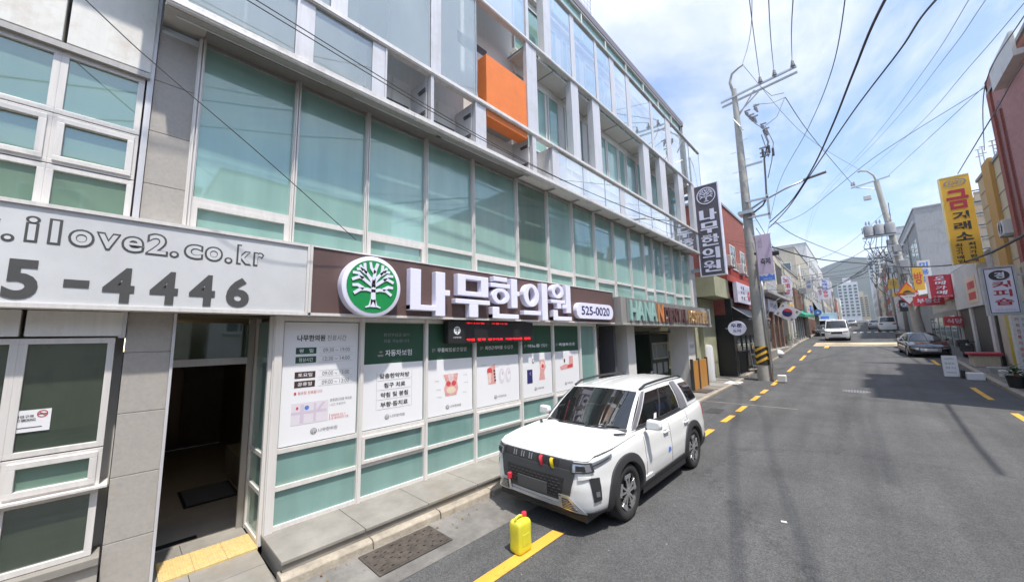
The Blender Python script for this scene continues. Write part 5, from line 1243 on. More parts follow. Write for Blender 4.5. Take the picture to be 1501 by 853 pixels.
# ---------------------------------------------------------------- generic small cars further down the street
def small_car(name, label, paint, kind, loc, rz=0, group=None, plate=True, cat='car'):
    if kind == 'sedan':
        P = dict(L=4.85, W=1.86, zb=.20, zt=[(0, .66), (.4, .76), (1.3, .90), (3.5, .96), (4.85, .98)], ins=[(0, .08), (.15, .02), (.5, 0), (.75, .02), (.93, .05), (1, .10)],
                 axles=(.9, 3.75), arch=.36, wheel_r=.335, cowl=1.35, crown=.05, ridge=.015, cab=((1.25, .93, .76), (2.1, 1.37, .56), (3.35, 1.37, .56), (4.25, 1.0, .74)))
    elif kind == 'van':
        P = dict(L=4.9, W=1.95, zb=.25, zt=[(0, 1.02), (.3, 1.12), (.6, 1.22), (4.9, 1.22)], ins=[(0, .06), (.15, .01), (.6, 0), (.9, .02), (1, .04)],
                 axles=(.75, 3.6), arch=.34, wheel_r=.31, cowl=.45, crown=.03, ridge=0, front=[(0, 0), (.6, .02), (.82, .06), (.93, .14), (.98, .3), (1, .6)],
                 cab=((.42, 1.22, .88), (1.0, 2.06, .78), (4.7, 2.08, .78), (4.88, 1.22, .88)))
    else:
        P = dict(L=4.6, W=1.85, zb=.24, zt=[(0, .88), (.3, .94), (1.25, 1.02), (4.6, 1.08)], ins=[(0, .08), (.15, .02), (.5, 0), (.8, .02), (1, .07)],
                 axles=(.9, 3.55), arch=.38, wheel_r=.345, cowl=1.2, crown=.04, ridge=.01, cab=((1.12, 1.04, .78), (1.8, 1.58, .64), (4.1, 1.60, .62), (4.45, 1.1, .77)))
    c = Car(P, name, label, paint, cat, group=group); c.body(); c.cabin(); r = c.root; U = c.u_of_y
    c.patch(c.ws, 'windscreen', M['car_glass'], [(-.93, .06), (.93, .06), (.92, .93), (-.92, .93)], .01, 10, 5)
    c.patch(c.rw, 'rear_window', M['car_glass'], [(.9, .15), (-.9, .15), (-.86, .88), (.86, .88)], .01, 8, 4)
    for sg in (1, -1):
        c.patch(c.side, 'side_window', M['car_glass'], [(.06, .12), (.48, .12), (.46, .88), (.09, .88)], .012, 6, 4, sg=sg, flip=sg < 0)
        c.patch(c.side, 'side_window', M['car_glass'], [(.5, .12), (.92, .12), (.88, .88), (.48, .88)], .012, 6, 4, sg=sg, flip=sg < 0)
        q = MB(); q.lathe([(.001, -.05), (.08, -.03), (.09, .03), (.001, .05)], (0, 0, 0), 'y', 10); q.v = [(sg * (c.W + .08) + v[0] * 1.1, c.G[0][0] + .45 + v[1], c.G[0][1] + .06 + v[2] * .8) for v in q.v]; q.build('mirror', paint, r, smooth=50)
    zt0 = P['zt'][0][1]
    c.ov('headlight', M['lamp_glass'], [(.50, zt0 - .16), (.92, zt0 - .10), (.90, zt0 - .01), (.50, zt0 - .05)], .012, 6, 2, mirror=True, depth=.02)
    c.ov('grille', M['black'] if paint != M['car_black'] else M['quarter'], [(-.42, zt0 - .30), (.42, zt0 - .30), (.46, zt0 - .08), (-.46, zt0 - .08)], .012, 8, 3, depth=.02)
    c.ov('bumper_grille', M['clad'], [(-.7, .26), (.7, .26), (.65, .36), (-.65, .36)], .012, 10, 2, depth=.02)
    if plate:
        c.ov('number_plate', M['plate'], [(-.27, .42), (.27, .42), (.27, .54), (-.27, .54)], .03, 3, 1, depth=.02)
        A = c.arc[-1]; c.ov('rear_plate', M['plate'], [(A - .26, .55), (A - .001, .55), (A - .001, .67), (A - .26, .67)], .03, 3, 1, depth=.02, mirror=True)
    A = c.arc[-1]; zr = P['zt'][-1][1]
    c.ov('tail_lamp', M['lamp_red'], [(A - .88, zr - .22), (A - .48, zr - .24), (A - .48, zr - .08), (A - .88, zr - .04)], .012, 6, 2, mirror=True, depth=.02)
    for yc in P['axles']:
        for sg in (1, -1): c.wheel(sg * (c.W - .01), yc, P['wheel_r'], .2, sg, 5, False)
    r.location = (loc[0], loc[1], zg(loc[1] + 2.3) + (loc[2] if len(loc) > 2 else 0)); r.rotation_euler = (math.atan2(zg(loc[1] + 4) - zg(loc[1]), 4) if abs(rz) < 1 else -math.atan2(zg(loc[1]) - zg(loc[1] - 4), 4), 0, rz)
    if abs(rz) < 1: r.location.z = zg(loc[1])
    else: r.location.z = zg(loc[1])
    return c
small_car('parked_car', 'black parked sedan on the right kerb facing the camera', M['car_black'], 'sedan', (3.05, 34.2), radians(4))
small_car('moving_van', 'white van driving towards the camera on the left lane beyond the cream crossing', M['car_white'], 'van', (-1.75, 50.2), cat='van')
small_car('parked_car', 'white car parked at right behind the scooter seen from the rear', M['car_white'], 'van', (3.0, 80), pi, cat='car')
small_car('parked_car', 'pale car partly hidden further behind the white rear facing car', M['car_silver'], 'suv', (2.1, 93), pi)
small_car('moving_car', 'silver car standing in the middle of the distant street', M['car_silver'], 'suv', (-1.2, 122), 0)
small_car('parked_car', 'dark parked car at the left kerb behind the moving white van', M['car_black'], 'sedan', (-3.4, 62), 0)
small_car('parked_car', 'grey parked car in the distant left row right of the box truck', M['car_silver'], 'sedan', (-3.0, 96), 0)
small_car('parked_car', 'dark grey parked car third in the distant right hand row', M['car_black'], 'suv', (2.7, 112), pi)
small_car('parked_car', 'white parked car at the far end of the right hand row', M['car_white'], 'sedan', (2.6, 128), pi)
# box truck behind the van
bt = thing('box_truck', 'pale blue box truck standing behind the white van', 'truck', (-3.2, 68, zg(68)))
zt = zg(68)
MB().box(-4.15, -2.2, 69.2, 73.6, zt + .8, zt + 3.05).build('cargo_box', mat('truck_box_blue', (.42, .62, .74), .4), bt, bevel=.03)
MB().box(-3.9, -3.0, 69.17, 69.2, zt + 1.9, zt + 2.6).build('box_emblem', M['print_blue'], bt)
MB().box(-4.1, -2.25, 67.6, 69.1, zt + .4, zt + 2.1).build('cab', M['car_white'], bt, bevel=.12)
MB().box(-4.0, -2.35, 67.57, 67.62, zt + 1.25, zt + 1.9).build('windscreen', M['car_glass'], bt)
for x in (-4.1, -2.35):
    for y in (68.3, 72.4): MB().lathe([(.0, 0), (.36, 0), (.36, .2), (.0, .2)], (x, y, zt + .36), 'x', 16).build('wheel', M['tyre'], bt)
# ---------------------------------------------------------------- jerrycan
M['can'] = mat('yellow_plastic', (.76, .70, .05), .42, var=.10, vscale=9, spec=.4, dirt=(.60, .54, .10))
jc = thing('jerrycan', 'yellow plastic jerrycan with red cap standing on the yellow road line', 'jerrycan', (-3.20, 3.46, .006))
mb = MB(); prof = [(0.0, .80), (.012, .93), (.03, .99), (.06, 1), (.16, .975), (.24, 1), (.30, 1), (.325, .95), (.345, .80), (.352, .55)]
def rrect(a, b, r, n=5):
    o = []
    for cx, cy, t0 in ((a - r, b - r, 0), (-a + r, b - r, pi / 2), (-a + r, -b + r, pi), (a - r, -b + r, 3 * pi / 2)):
        for k in range(n + 1): t = t0 + pi / 2 * k / n; o.append((cx + r * cos(t), cy + r * sin(t)))
    return o
base = rrect(.088, .112, .032); rows = []
for z, s_ in prof:
    rows.append([(-3.20 + x * s_, 3.46 + y * s_, .006 + z * 1.02) for x, y in base] + [(-3.20 + base[0][0] * s_, 3.46 + base[0][1] * s_, .006 + z * 1.02)])
mb.grid(rows); b0 = len(mb.v); 
mb.quad(*rows[-1][:-1]); mb.quad(*rows[0][:-1][::-1])
bo_ = mb.build('body', M['can'], jc, smooth=45)
mb = MB()
mb.tube([(-3.20, 3.375, .352), (-3.20, 3.39, .392), (-3.20, 3.44, .402), (-3.20, 3.48, .392), (-3.20, 3.49, .352)], .014, 8); mb.build('handle', M['can'], jc, smooth=True)
MB().lathe([(.028, .35), (.028, .372), (.022, .376)], (-3.20, 3.53, .006), n=16).build('neck', M['can'], jc)
MB().lathe([(.030, .366), (.032, .372), (.032, .400), (.026, .408), (.0005, .409)], (-3.20, 3.53, .006), n=18).build('cap', M['ribbon_red'], jc, smooth=40)
for sx in (-1, 1): MB().box(-3.20 + sx * .0895 - .0015, -3.20 + sx * .0895 + .0015, 3.40, 3.52, .10, .22).build('label_relief', M['can'], jc, bevel=.001)
# ================================================================ houses along the street
M['brick'] = mat('red_brick', (.33, .085, .060), .8, var=.18, vscale=14, bump=.4, bscale=18)
def brick_mat(name, c1, c2, mortar, sc_=5.0):
    m = mat(name, c1, .85); nt = m.node_tree; b = nt.nodes['Principled BSDF']
    g = N_(nt, 'ShaderNodeNewGeometry'); sp = N_(nt, 'ShaderNodeSeparateXYZ'); nt.links.new(g.outputs['Position'], sp.inputs[0])
    ad_ = N_(nt, 'ShaderNodeMath', operation='ADD'); nt.links.new(sp.outputs['X'], ad_.inputs[0]); nt.links.new(sp.outputs['Y'], ad_.inputs[1])
    cb_ = N_(nt, 'ShaderNodeCombineXYZ'); nt.links.new(ad_.outputs[0], cb_.inputs[0]); nt.links.new(sp.outputs['Z'], cb_.inputs[1])
    t = N_(nt, 'ShaderNodeTexBrick', Scale=sc_); t.inputs['Color1'].default_value = (*c1, 1); t.inputs['Color2'].default_value = (*c2, 1); t.inputs['Mortar'].default_value = (*mortar, 1)
    t.inputs['Mortar Size'].default_value = .025; t.inputs['Brick Width'].default_value = .9; t.inputs['Row Height'].default_value = .35
    nt.links.new(cb_.outputs[0], t.inputs['Vector']); nt.links.new(t.outputs['Color'], b.inputs['Base Color'])
    bp = N_(nt, 'ShaderNodeBump', Strength=.5, Distance=.02, invert=True); nt.links.new(t.outputs['Fac'], bp.inputs['Height']); nt.links.new(bp.outputs[0], b.inputs['Normal'])
    return m
M['brick'] = brick_mat('red_brick', (.36, .085, .06), (.27, .06, .045), (.34, .27, .23))
M['pink_tile'] = brick_mat('pink_tile', (.46, .22, .20), (.40, .185, .17), (.36, .22, .20), 3.2)
M['brown_tile'] = brick_mat('brown_tile', (.22, .11, .075), (.17, .085, .06), (.22, .17, .14))
M['cream'] = mat('cream_render', (.52, .47, .38), .85, streak=.14, dirt=(.34, .31, .26))
M['beige'] = mat('beige_render', (.60, .50, .32), .8, streak=.10, dirt=(.45, .38, .26))
M['ochre'] = mat('ochre_render', (.55, .32, .10), .8, streak=.10)
M['greenish'] = mat('yellow_green_render', (.40, .40, .27), .85, var=.12, vscale=2, dirt=(.33, .34, .20))
M['grey'] = mat('grey_render', (.36, .36, .37), .85, streak=.16, dirt=(.24, .24, .25))
M['grey_light'] = mat('light_grey_render', (.55, .55, .56), .85, streak=.12, dirt=(.4, .4, .4))
M['whitish'] = mat('off_white_render', (.66, .65, .63), .8, streak=.10, dirt=(.5, .48, .45))
M['red_rib'] = mat('red_ribbed_sheet', (.42, .07, .05), .6, streak=.1)
M['awn_green'] = mat('green_awning', (.03, .26, .17), .7, var=.1); M['awn_grey'] = mat('grey_awning', (.30, .32, .34), .7, var=.1)
M['black_front'] = mat('black_shopfront', (.016, .015, .016), .35)
M['win_dark'] = film_glass('house_window_glass', (.06, .08, .09), .06, .05)
M['win_white'] = mat('white_window_frame', (.70, .70, .68), .5)
M['yellow_sign'] = mat('yellow_sign_face', (.80, .47, .06), .45, var=.04); M['red_sign'] = mat('red_sign_face', (.48, .045, .075), .5, var=.06)
M['leaf'] = mat('dark_leaf', (.05, .11, .04), .6, var=.35, vscale=9); M['leaf2'] = mat('light_leaf', (.10, .19, .07), .6, var=.35, vscale=9)
M['terra'] = mat('terracotta', (.30, .12, .07), .8, var=.2)
def bldg(label, x0, x1, y0, y1, h, wall, side, rows, wx, base=None, name='building', cols=None, frame=None, glass_=None, roofm=None, parap=.35, gable=True):
    """box building; side=+1 when its street face is at x1 (left row), -1 when at x0 (right row)."""
    zb = zg(y0) - .3; t = thing(name, label, 'building', ((x0 + x1) / 2, (y0 + y1) / 2, zb))
    MB().box(x0, x1, y0, y1, zb, h).build('wall', wall, t)
    MB().box(x0 - .06, x1 + .06, y0 - .06, y1 + .06, h, h + parap * .4).build('parapet_coping', roofm or M['grey'], t)
    X = x1 if side > 0 else x0; d = .04 * side
    fr = frame or M['win_white']; gm = glass_ or M['win_dark']
    for (z0, z1) in rows:
        for (a, b) in wx:
            lo, hi = min(X, X + d), max(X, X + d)
            if a < y0 or b > y1: continue
            f = MB().box(lo, hi, a, b, z0, z0 + .07).box(lo, hi, a, b, z1 - .07, z1).box(lo, hi, a, a + .07, z0 + .07, z1 - .07).box(lo, hi, b - .07, b, z0 + .07, z1 - .07).box(lo, hi, (a + b) / 2 - .03, (a + b) / 2 + .03, z0 + .07, z1 - .07).build('window', fr, t)
            MB().box(*sorted((X + d * .5, X + d * .1)), a + .07, b - .07, z0 + .07, z1 - .07).build('pane', gm, f)
            MB().box(*sorted((X, X + d * 3)), a - .05, b + .05, z0 - .07, z0 - .0).build('sill', M['grey_light'], f)
    if gable:
        for (z0, z1) in rows:
            n = 0
            xx = x1 - 1.6 if side > 0 else x0 + .5
            f = MB().box(xx, xx + 1.1, y0 - .04, y0, z0, z1).build('window', fr, t)
            MB().box(xx + .07, xx + 1.03, y0 - .05, y0 - .04, z0 + .07, z1 - .07).build('pane', gm, f)
    return t
def span(a, b, n, fill=.6):
    s_ = (b - a) / n; return [(a + s_ * (i + .5 - fill / 2), a + s_ * (i + .5 + fill / 2)) for i in range(n)]
# ---- left row
gh = bldg('low yellow green house with balcony between the glass building and the brick one', -16, -5.9, 19.4, 22.3, 4.3, M['greenish'], 1, [], [], gable=False)
MB().box(-6.2, -4.9, 19.6, 22.2, 4.35, 4.5).box(-4.98, -4.9, 19.6, 22.2, 4.5, 5.35).box(-6.2, -4.98, 19.6, 19.68, 4.5, 5.35).build('balcony', M['greenish'], gh)
for k in range(4): MB().box(-15.9, -6.0, 19.36, 19.40, .8 + k * .9, .86 + k * .9).build('wall_batten', M['beige'], gh)
MB().box(-5.9, -5.7, 20.0, 22.2, 0, 4.3).build('sheet_wall', M['greenish'], gh)
wt = thing('water_tank', 'pale upright cylindrical tank beside the yellow green wall', 'tank', (-5.35, 20.1, .2))
MB().lathe([(.0, .15), (.30, .15), (.30, 1.85), (.24, 1.95), (.0, 1.97)], (-5.75, 20.4, 0), n=18).build('tank', M['grey_light'], wt, smooth=40); MB().tube([(-5.75, 20.4, 1.95), (-5.75, 20.4, 2.3), (-5.8, 20.2, 2.3)], .03, 6).build('pipe', M['steel'], wt)
br = bldg('red brick three storey building with white window frames behind the utility pole', -14, -5.2, 22.4, 29.4, 10.05, M['brick'], 1, [(6.35, 7.85)], [(24.7, 26.0), (27.4, 28.7)], gable=False)
MB().box(-5.2, -4.95, 22.4, 29.4, 5.4, 5.75).build('canopy', M['red_rib'], br)
for k in range(28): MB().box(-5.18, -5.12, 22.45 + k * .25, 22.6 + k * .25, 5.75, 6.25).build('ribbed_sheet', M['red_rib'], br)
MB().box(-5.2, -4.9, 22.4, 22.9, .2, 4.4).build('corner_pier', M['black_front'], br)
MB().box(-5.75, -4.88, 22.3, 22.38, .1, 3.5).build('side_panel', M['black_front'], br)
MB().box(-6.4, -5.76, 22.3, 22.38, .1, 3.0).build('grey_panel', M['grey'], br)
MB().box(-5.16, -5.0, 22.9, 29.3, .3, 3.4).build('shopfront', M['black_front'], br)
for a, b in span(23, 29, 5, .7): MB().box(-5.0, -4.96, a, b, .6, 2.4).build('door', M['dark'], br); MB().box(-4.96, -4.95, a + .1, b - .1, 1.5, 2.2).build('door_pane', M['win_dark'], br)
for k in range(3): MB().box(-4.96, -4.93, 23.2 + k * .32, 23.42 + k * .32, 1.55, 1.8).build('menu_card', M['print_yellow'], br)
for k in range(12): MB().tube([(-4.85, 22.9 + k * .16, .35), (-4.85, 22.9 + k * .16, 1.5)], .02, 5).build('railing_bar', M['black'], br)
MB().box(-4.88, -4.82, 22.8, 24.9, 1.5, 1.56).build('railing_top', M['black'], br)
aw = thing('dark_awning', 'black sloping awning over the dark shopfront behind the pole', 'awning', (-4.8, 25, 3.9))
MB().quad((-5.15, 22.6, 4.1), (-4.2, 22.6, 3.35), (-4.2, 28.8, 3.35), (-5.15, 28.8, 4.1)).quad((-5.15, 22.6, 4.1), (-5.15, 22.6, 3.3), (-4.2, 22.6, 3.3)).box(-4.22, -4.18, 22.6, 28.8, 3.22, 3.36).build('canvas', M['black_front'], aw)
MB().tube([(-5.15, 22.58, 4.12), (-4.18, 22.58, 3.36)], .03, 6).tube([(-4.18, 22.58, 3.36), (-4.18, 28.8, 3.36)], .03, 6).build('frame', M['grey'], aw)
wb = thing('wide_white_sign', 'white sign board with two columns of black script and a red blot above the awning', 'shop sign', (-4.9, 26, 4.8))
MB().box(-5.0, -4.8, 23.7, 28.6, 4.25, 5.42).build('board', M['sign_white'], wb)
for k, s_ in enumerate('서울우육면집'): write('lettering', s_, (-4.795, 24.6 + (k % 2) * .55, 5.05 - (k // 2) * .3), Y_, Z_, .3, .2, M['ink'], wb, off=.03)
MB().ellipse(26.6, 4.75, .35, .3, (-4.795, 0, 0), Y_, Z_, .004).build('red_blot', M['print_red'], wb); write('lettering', '국수', (-4.785, 26.4, 4.62), Y_, Z_, .45, .28, M['sign_white'], wb, off=.02)
MB().box(-4.8, -4.79, 27.2, 28.5, 4.27, 4.5).build('blue_wave', M['print_blue'], wb)
ov_ = thing('oval_sign', 'oval white sign with dark blue Hangul on the black shopfront', 'shop sign', (-4.47, 21.2, 2.75))
MB().ellipse(-4.47, 2.76, .40, .36, (0, 21.15, 0), X_, Z_, -.12, 28).build('face', M['sign_white'], ov_, bevel=.01)
write('lettering', '두툰', (-4.72, 21.145, 2.80), X_, Z_, .5, .19, M['navy'], ov_, off=.03); write('lettering', '도마', (-4.64, 21.145, 2.56), X_, Z_, .36, .15, M['navy'], ov_, off=.02)
MB().tube([(-5.0, 21.3, 2.76), (-4.8, 21.25, 2.76)], .02, 6).tube([(-5.0, 21.3, 2.76), (-5.0, 22.4, 2.76)], .02, 6).build('arm', M['steel'], ov_)
cA = bldg('cream two storey shop building with a grey curved eave beyond the national flag', -14, -5.2, 29.6, 41.0, 9.7, M['cream'], 1, [(6.6, 7.6)], span(34, 41, 4, .5))
MB().box(-5.2, -4.3, 30.5, 41.2, 5.25, 5.5).build('eave', M['grey'], cA, bevel=.05)
for k in range(16): MB().box(-5.2, -5.1, 36 + k * .3, 36.12 + k * .3, 5.6, 9.4).build('louvre', M['grey_light'], cA)
for a in (30.6, 33.2, 35.9, 38.4, 40.6): MB().box(-5.2, -5.0, a, a + .5, .6, 5.2).build('pillar', M['brown_tile'], cA)
for a in (31.3, 33.9, 36.6, 39.1): f = MB().box(-5.2, -5.14, a, a + 1.7, 1.0, 3.2).build('shop_door', M['print_green'], cA); MB().box(-5.14, -5.12, a + .2, a + 1.5, 1.3, 3.0).build('pane', M['win_dark'], f)
MB().box(-5.2, -4.55, 30, 41.2, .5, 1.25).build('step', M['plinth'], cA)
MB().box(-5.19, -4.8, 30.4, 33.6, 3.35, 3.6).build('wooden_canopy', M['terra'], cA, bevel=.03)
s1 = thing('script_sign', 'white rectangular sign with black script under the grey eave', 'shop sign', (-4.9, 36, 4.6)); MB().box(-5.0, -4.85, 33.6, 38.0, 4.15, 5.1).build('board', M['sign_white'], s1); write('lettering', '수제화방', (-4.84, 34.2, 4.4), Y_, Z_, 3, .45, M['ink'], s1)
s2 = thing('round_ended_sign', 'cream oval sign beside the white script sign', 'shop sign', (-4.7, 39.5, 4.6)); MB().ellipse(39.9, 4.75, 1.35, .42, (-4.75, 0, 0), Y_, Z_, .1, 24).build('face', mat('cream_sign', (.75, .70, .48), .5), s2); write('lettering', '커피콩', (-4.64, 39.1, 4.6), Y_, Z_, 1.6, .3, M['ink_gray'], s2)
b2 = bldg('beige house with an open upper balcony beyond the cream shop', -14, -5.2, 41.2, 46.3, 9.9, M['cream'], 1, [], [])
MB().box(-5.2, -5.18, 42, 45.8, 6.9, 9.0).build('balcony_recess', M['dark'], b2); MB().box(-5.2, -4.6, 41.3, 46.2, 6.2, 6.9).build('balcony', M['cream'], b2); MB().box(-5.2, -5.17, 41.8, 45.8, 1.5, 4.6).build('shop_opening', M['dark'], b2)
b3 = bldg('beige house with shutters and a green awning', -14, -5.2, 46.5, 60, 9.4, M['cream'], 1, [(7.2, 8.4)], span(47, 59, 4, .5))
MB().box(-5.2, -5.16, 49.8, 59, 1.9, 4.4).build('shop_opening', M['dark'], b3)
MB().box(-5.2, -5.0, 53, 59.5, 5.2, 7.6).build('brown_fascia', M['brown_tile'], b3)
for a in span(47, 60, 6, .25): MB().box(-5.2, -5.05, a[0], a[1], 1.5, 5.0).build('pilaster', M['whitish'], b3)
ag = thing('green_awning', 'green canvas awning over a shop on the left pavement', 'awning', (-4.8, 56, 4.6)); MB().quad((-5.2, 50.5, 5.0), (-4.1, 50.5, 4.35), (-4.1, 62, 4.7), (-5.2, 62, 5.3)).quad((-4.1, 50.5, 4.35), (-4.1, 50.5, 4.1), (-4.1, 62, 4.4), (-4.1, 62, 4.7)).quad((-5.2, 50.5, 5.0), (-5.2, 50.5, 4.3), (-4.1, 50.5, 4.1), (-4.1, 50.5, 4.35)).build('canvas', M['awn_green'], ag)
b4 = bldg('cream four storey block with narrow windows beyond the green awning', -16, -5.2, 60.2, 78, 13.6, M['cream'], 1, [(4.9, 6.3), (7.6, 9.0), (10.3, 11.7)], span(61, 77, 5, .5))
MB().box(-5.2, -5.1, 61, 77, 2.0, 4.4).build('shop_opening', M['brown_tile'], b4)
b5 = bldg('white apartment block on the left beyond the cream block', -18, -5.2, 79, 104, 17.5, M['whitish'], 1, [(5.5, 7), (8.3, 9.8), (11.1, 12.6), (13.9, 15.4)], span(80, 103, 6, .5))
aw2 = thing('grey_awning', 'grey and white striped awning far along the left shops', 'awning', (-4.6, 85, 5)); MB().quad((-5.2, 78, 7.6), (-4.2, 78, 5.0), (-4.2, 95, 5.2), (-5.2, 95, 8.2)).quad((-4.2, 78, 5.0), (-4.2, 78, 4.4), (-4.2, 95, 4.6), (-4.2, 95, 5.2)).build('canvas', M['awn_grey'], aw2)
hv = thing('far_blade_sign', 'tall white blade sign with blue and red characters far along the left row', 'shop sign', (-4.3, 100, 11)); MB().box(-5.1, -3.5, 99.7, 100, 9.2, 13.5).build('face', M['sign_white'], hv)
for k, s_ in enumerate('노래연습장'): write('lettering', s_, (-4.75, 99.69, 12.65 - k * .78), X_, Z_, .8, .6, M['print_blue'] if k < 3 else M['print_red'], hv, off=.03)
hues = ['whitish', 'cream', 'grey_light', 'brick', 'beige', 'whitish', 'grey']
desc = ['off white', 'cream', 'light grey', 'reddish', 'beige', 'pale', 'grey']
random.seed(21)
y = 106
names = ['nearest of the distant left row', 'second of the distant left row', 'third of the distant left row', 'fourth of the distant left row', 'fifth of the distant left row', 'farthest of the distant left row']
for k in range(6):
    d = random.uniform(16, 26); hh = zg(y) + random.uniform(9, 17); bldg(desc[k] + ' block with rows of small windows, ' + names[k], -22, -5.0 - random.uniform(0, .8), y, y + d, hh, M[hues[k]], 1, [(z, z + 1.5) for z in range(int(zg(y)) + 4, int(hh) - 2, 3)], span(y, y + d, 4, .5)); y += d + .5
# ---- right row
pk = bldg('pink tiled building with a tall red brown arched recess at the right edge of view', 5.05, 15, 17.5, 24.6, 12.3, M['pink_tile'], -1, [(8.0, 9.6)], [(19.2, 21.4)], frame=M['black_front'], gable=False)
MB().box(5.0, 5.05, 23.2, 24.62, 12.3, 12.9).box(5.0, 15, 24.4, 24.62, 12.3, 12.9).build('gable_top', M['pink_tile'], pk)
arch = [(23.35, 5.3), (24.15, 5.3), (24.15, 10.9)] + [(23.75 + .40 * cos(pi * k / 10), 10.9 + .75 * sin(pi * k / 10)) for k in range(1, 10)] + [(23.35, 10.9)]
mb = MB().prism(arch, (5.042, 0, 0), Y_, Z_, .004); mb.build('arched_recess', mat('red_brown_tile', (.20, .045, .035), .5, var=.2, vscale=8), pk)
MB().box(5.0, 5.05, 23.5, 23.62, 5.3, 11.2).build('arch_mullion', M['brick'], pk)
MB().box(4.75, 5.05, 20.0, 22.6, 11.6, 11.8).box(4.75, 4.85, 20.0, 22.6, 11.8, 12.5).build('roof_balcony', M['whitish'], pk)
MB().box(4.98, 5.05, 24.2, 24.62, .2, 12.3).build('corner_pilaster', M['brick'], pk)
MB().box(4.9, 5.05, 17.6, 24.2, 3.9, 5.0).build('shop_fascia', M['cream'], pk); MB().box(4.99, 5.05, 17.6, 24.2, .3, 3.9).build('shopfront', M['black_front'], pk)
for a, b in span(18, 24, 3, .8): MB().box(4.97, 4.99, a, b, .6, 3.4).build('shop_pane', M['win_dark'], pk)
bg_ = bldg('beige building with an ochre pilaster next to the tall yellow sign', 5.2, 15, 24.8, 29.6, 9.9, M['beige'], -1, [], [], gable=False)
MB().box(5.06, 5.2, 26.6, 27.8, 4.9, 10.2).build('ochre_pilaster', M['ochre'], bg_)
for k in range(6): MB().box(5.17, 5.2, 24.9, 29.5, 5.4 + k * .75, 5.44 + k * .75).build('joint_strip', M['cream'], bg_)
MB().box(5.0, 5.2, 24.9, 29.5, .4, 4.9).build('shopfront', M['cream'], bg_)
yp = MB().box(4.97, 5.0, 25.4, 28.2, .8, 3.1).build('yellow_window', mat('yellow_vinyl', (.50, .40, .02), .5, var=.3, vscale=3), bg_)
MB().ellipse(27.6, 2.75, .35, .25, (4.965, 0, 0), -Y_, Z_, .005).build('green_emblem', M['awn_green'], bg_)
for k in range(5): MB().box(4.96, 4.965, 26.5 + k * .02, 26.6 + k * .02, 2.5 - k * .3, 2.68 - k * .3).build('white_mark', M['print_white'], bg_)
ant = thing('roof_antennas', 'cluster of thin metal antennas on the roof above the yellow sign', 'antennas', (5.6, 28, 10.3))
for k in range(7):
    x_, y_, h_ = 5.25 + random.random() * .5, 25.2 + k * .65, random.uniform(.6, 1.5); MB().tube([(x_, y_, 10), (x_, y_, 10 + h_)], .022, 5).box(x_ - .12, x_ + .12, y_ - .02, y_ + .02, 10 + h_ * .75, 10 + h_ * .75 + .03).box(x_ - .09, x_ + .09, y_ - .02, y_ + .02, 10 + h_, 10 + h_ + .03).build('mast', M['steel'], ant)
lw = bldg('low shop building with a white fascia box and orange poster under the yellow sign', 5.2, 14, 29.8, 52.5, 6.3, M['grey_light'], -1, [], [], gable=False)
MB().box(4.85, 5.2, 31, 38.2, 3.7, 6.15).build('fascia_box', M['whitish'], lw); MB().box(4.83, 4.85, 31.6, 34.2, 3.9, 5.4).build('orange_poster', M['print_yellow'], lw)
for k in range(4): MB().box(4.82, 4.83, 32.0 + (k % 2) * .9, 32.8 + (k % 2) * .9, 4.1 + (k // 2) * .6, 4.5 + (k // 2) * .6).build('red_mark', M['print_red'], lw)
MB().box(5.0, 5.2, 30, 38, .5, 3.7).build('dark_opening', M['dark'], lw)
for a in (30.2, 34.4, 38.2): MB().box(4.9, 5.0, a, a + .55, .5, 3.7).build('pillar', M['whitish'], lw)
MB().box(4.9, 5.2, 38.4, 52, .5, 3.8).build('shopfront', M['grey'], lw)
MB().quad((5.2, 38.3, 6.2), (3.9, 38.3, 5.0), (3.9, 52, 5.6), (5.2, 52, 7.0)).quad((3.9, 38.3, 5.0), (5.2, 38.3, 5.0), (5.2, 52, 5.6), (3.9, 52, 5.6)).quad((5.2, 38.3, 6.2), (5.2, 38.3, 5.0), (3.9, 38.3, 5.0)).build('sloping_canopy', M['grey_light'], lw)
for a, b in span(39, 52, 5, .7): MB().box(4.87, 4.9, a, b, 1.0, 3.4).build('shop_pane', M['win_dark'], lw)
gb = bldg('long grey concrete building with a ribbon of tall windows beyond the yellow sign', 5.1, 16, 53, 74, 14.3, M['grey'], -1, [(8.6, 11.6)], span(54, 73, 7, .8), gable=False)
MB().box(4.95, 5.1, 53.2, 74, 12.9, 13.3).box(4.95, 5.1, 53.2, 74, 7.2, 7.6).build('string_course', M['grey_light'], gb)
gc = bldg('taller grey white tower part behind the transformer pole', 5.0, 16, 74.3, 90, 16.8, M['grey_light'], -1, [(5.5, 7), (8.5, 10), (11.5, 13)], span(75, 90, 4, .5))
y = 91; random.seed(5)
nr = ['nearest of the distant right row', 'second of the distant right row', 'third of the distant right row', 'fourth of the distant right row', 'farthest of the distant right row']
for k in range(5):
    d = random.uniform(18, 30); hh = zg(y) + random.uniform(8, 16); bldg(desc[(k + 2) % 6] + ' block with rows of small windows, ' + nr[k], 5.0 + random.uniform(0, .8), 20, y, y + d, hh, M[hues[(k + 2) % 6]], -1, [(z, z + 1.5) for z in range(int(zg(y)) + 4, int(hh) - 2, 3)], span(y, y + d, 4, .5)); y += d + .5
bldg('plain pale two storey house before the pink tiled building', 6.5, 15, 9.5, 17.3, 7.0, M['whitish'], -1, [(4, 5.5)], span(10, 17, 3, .6), gable=False)
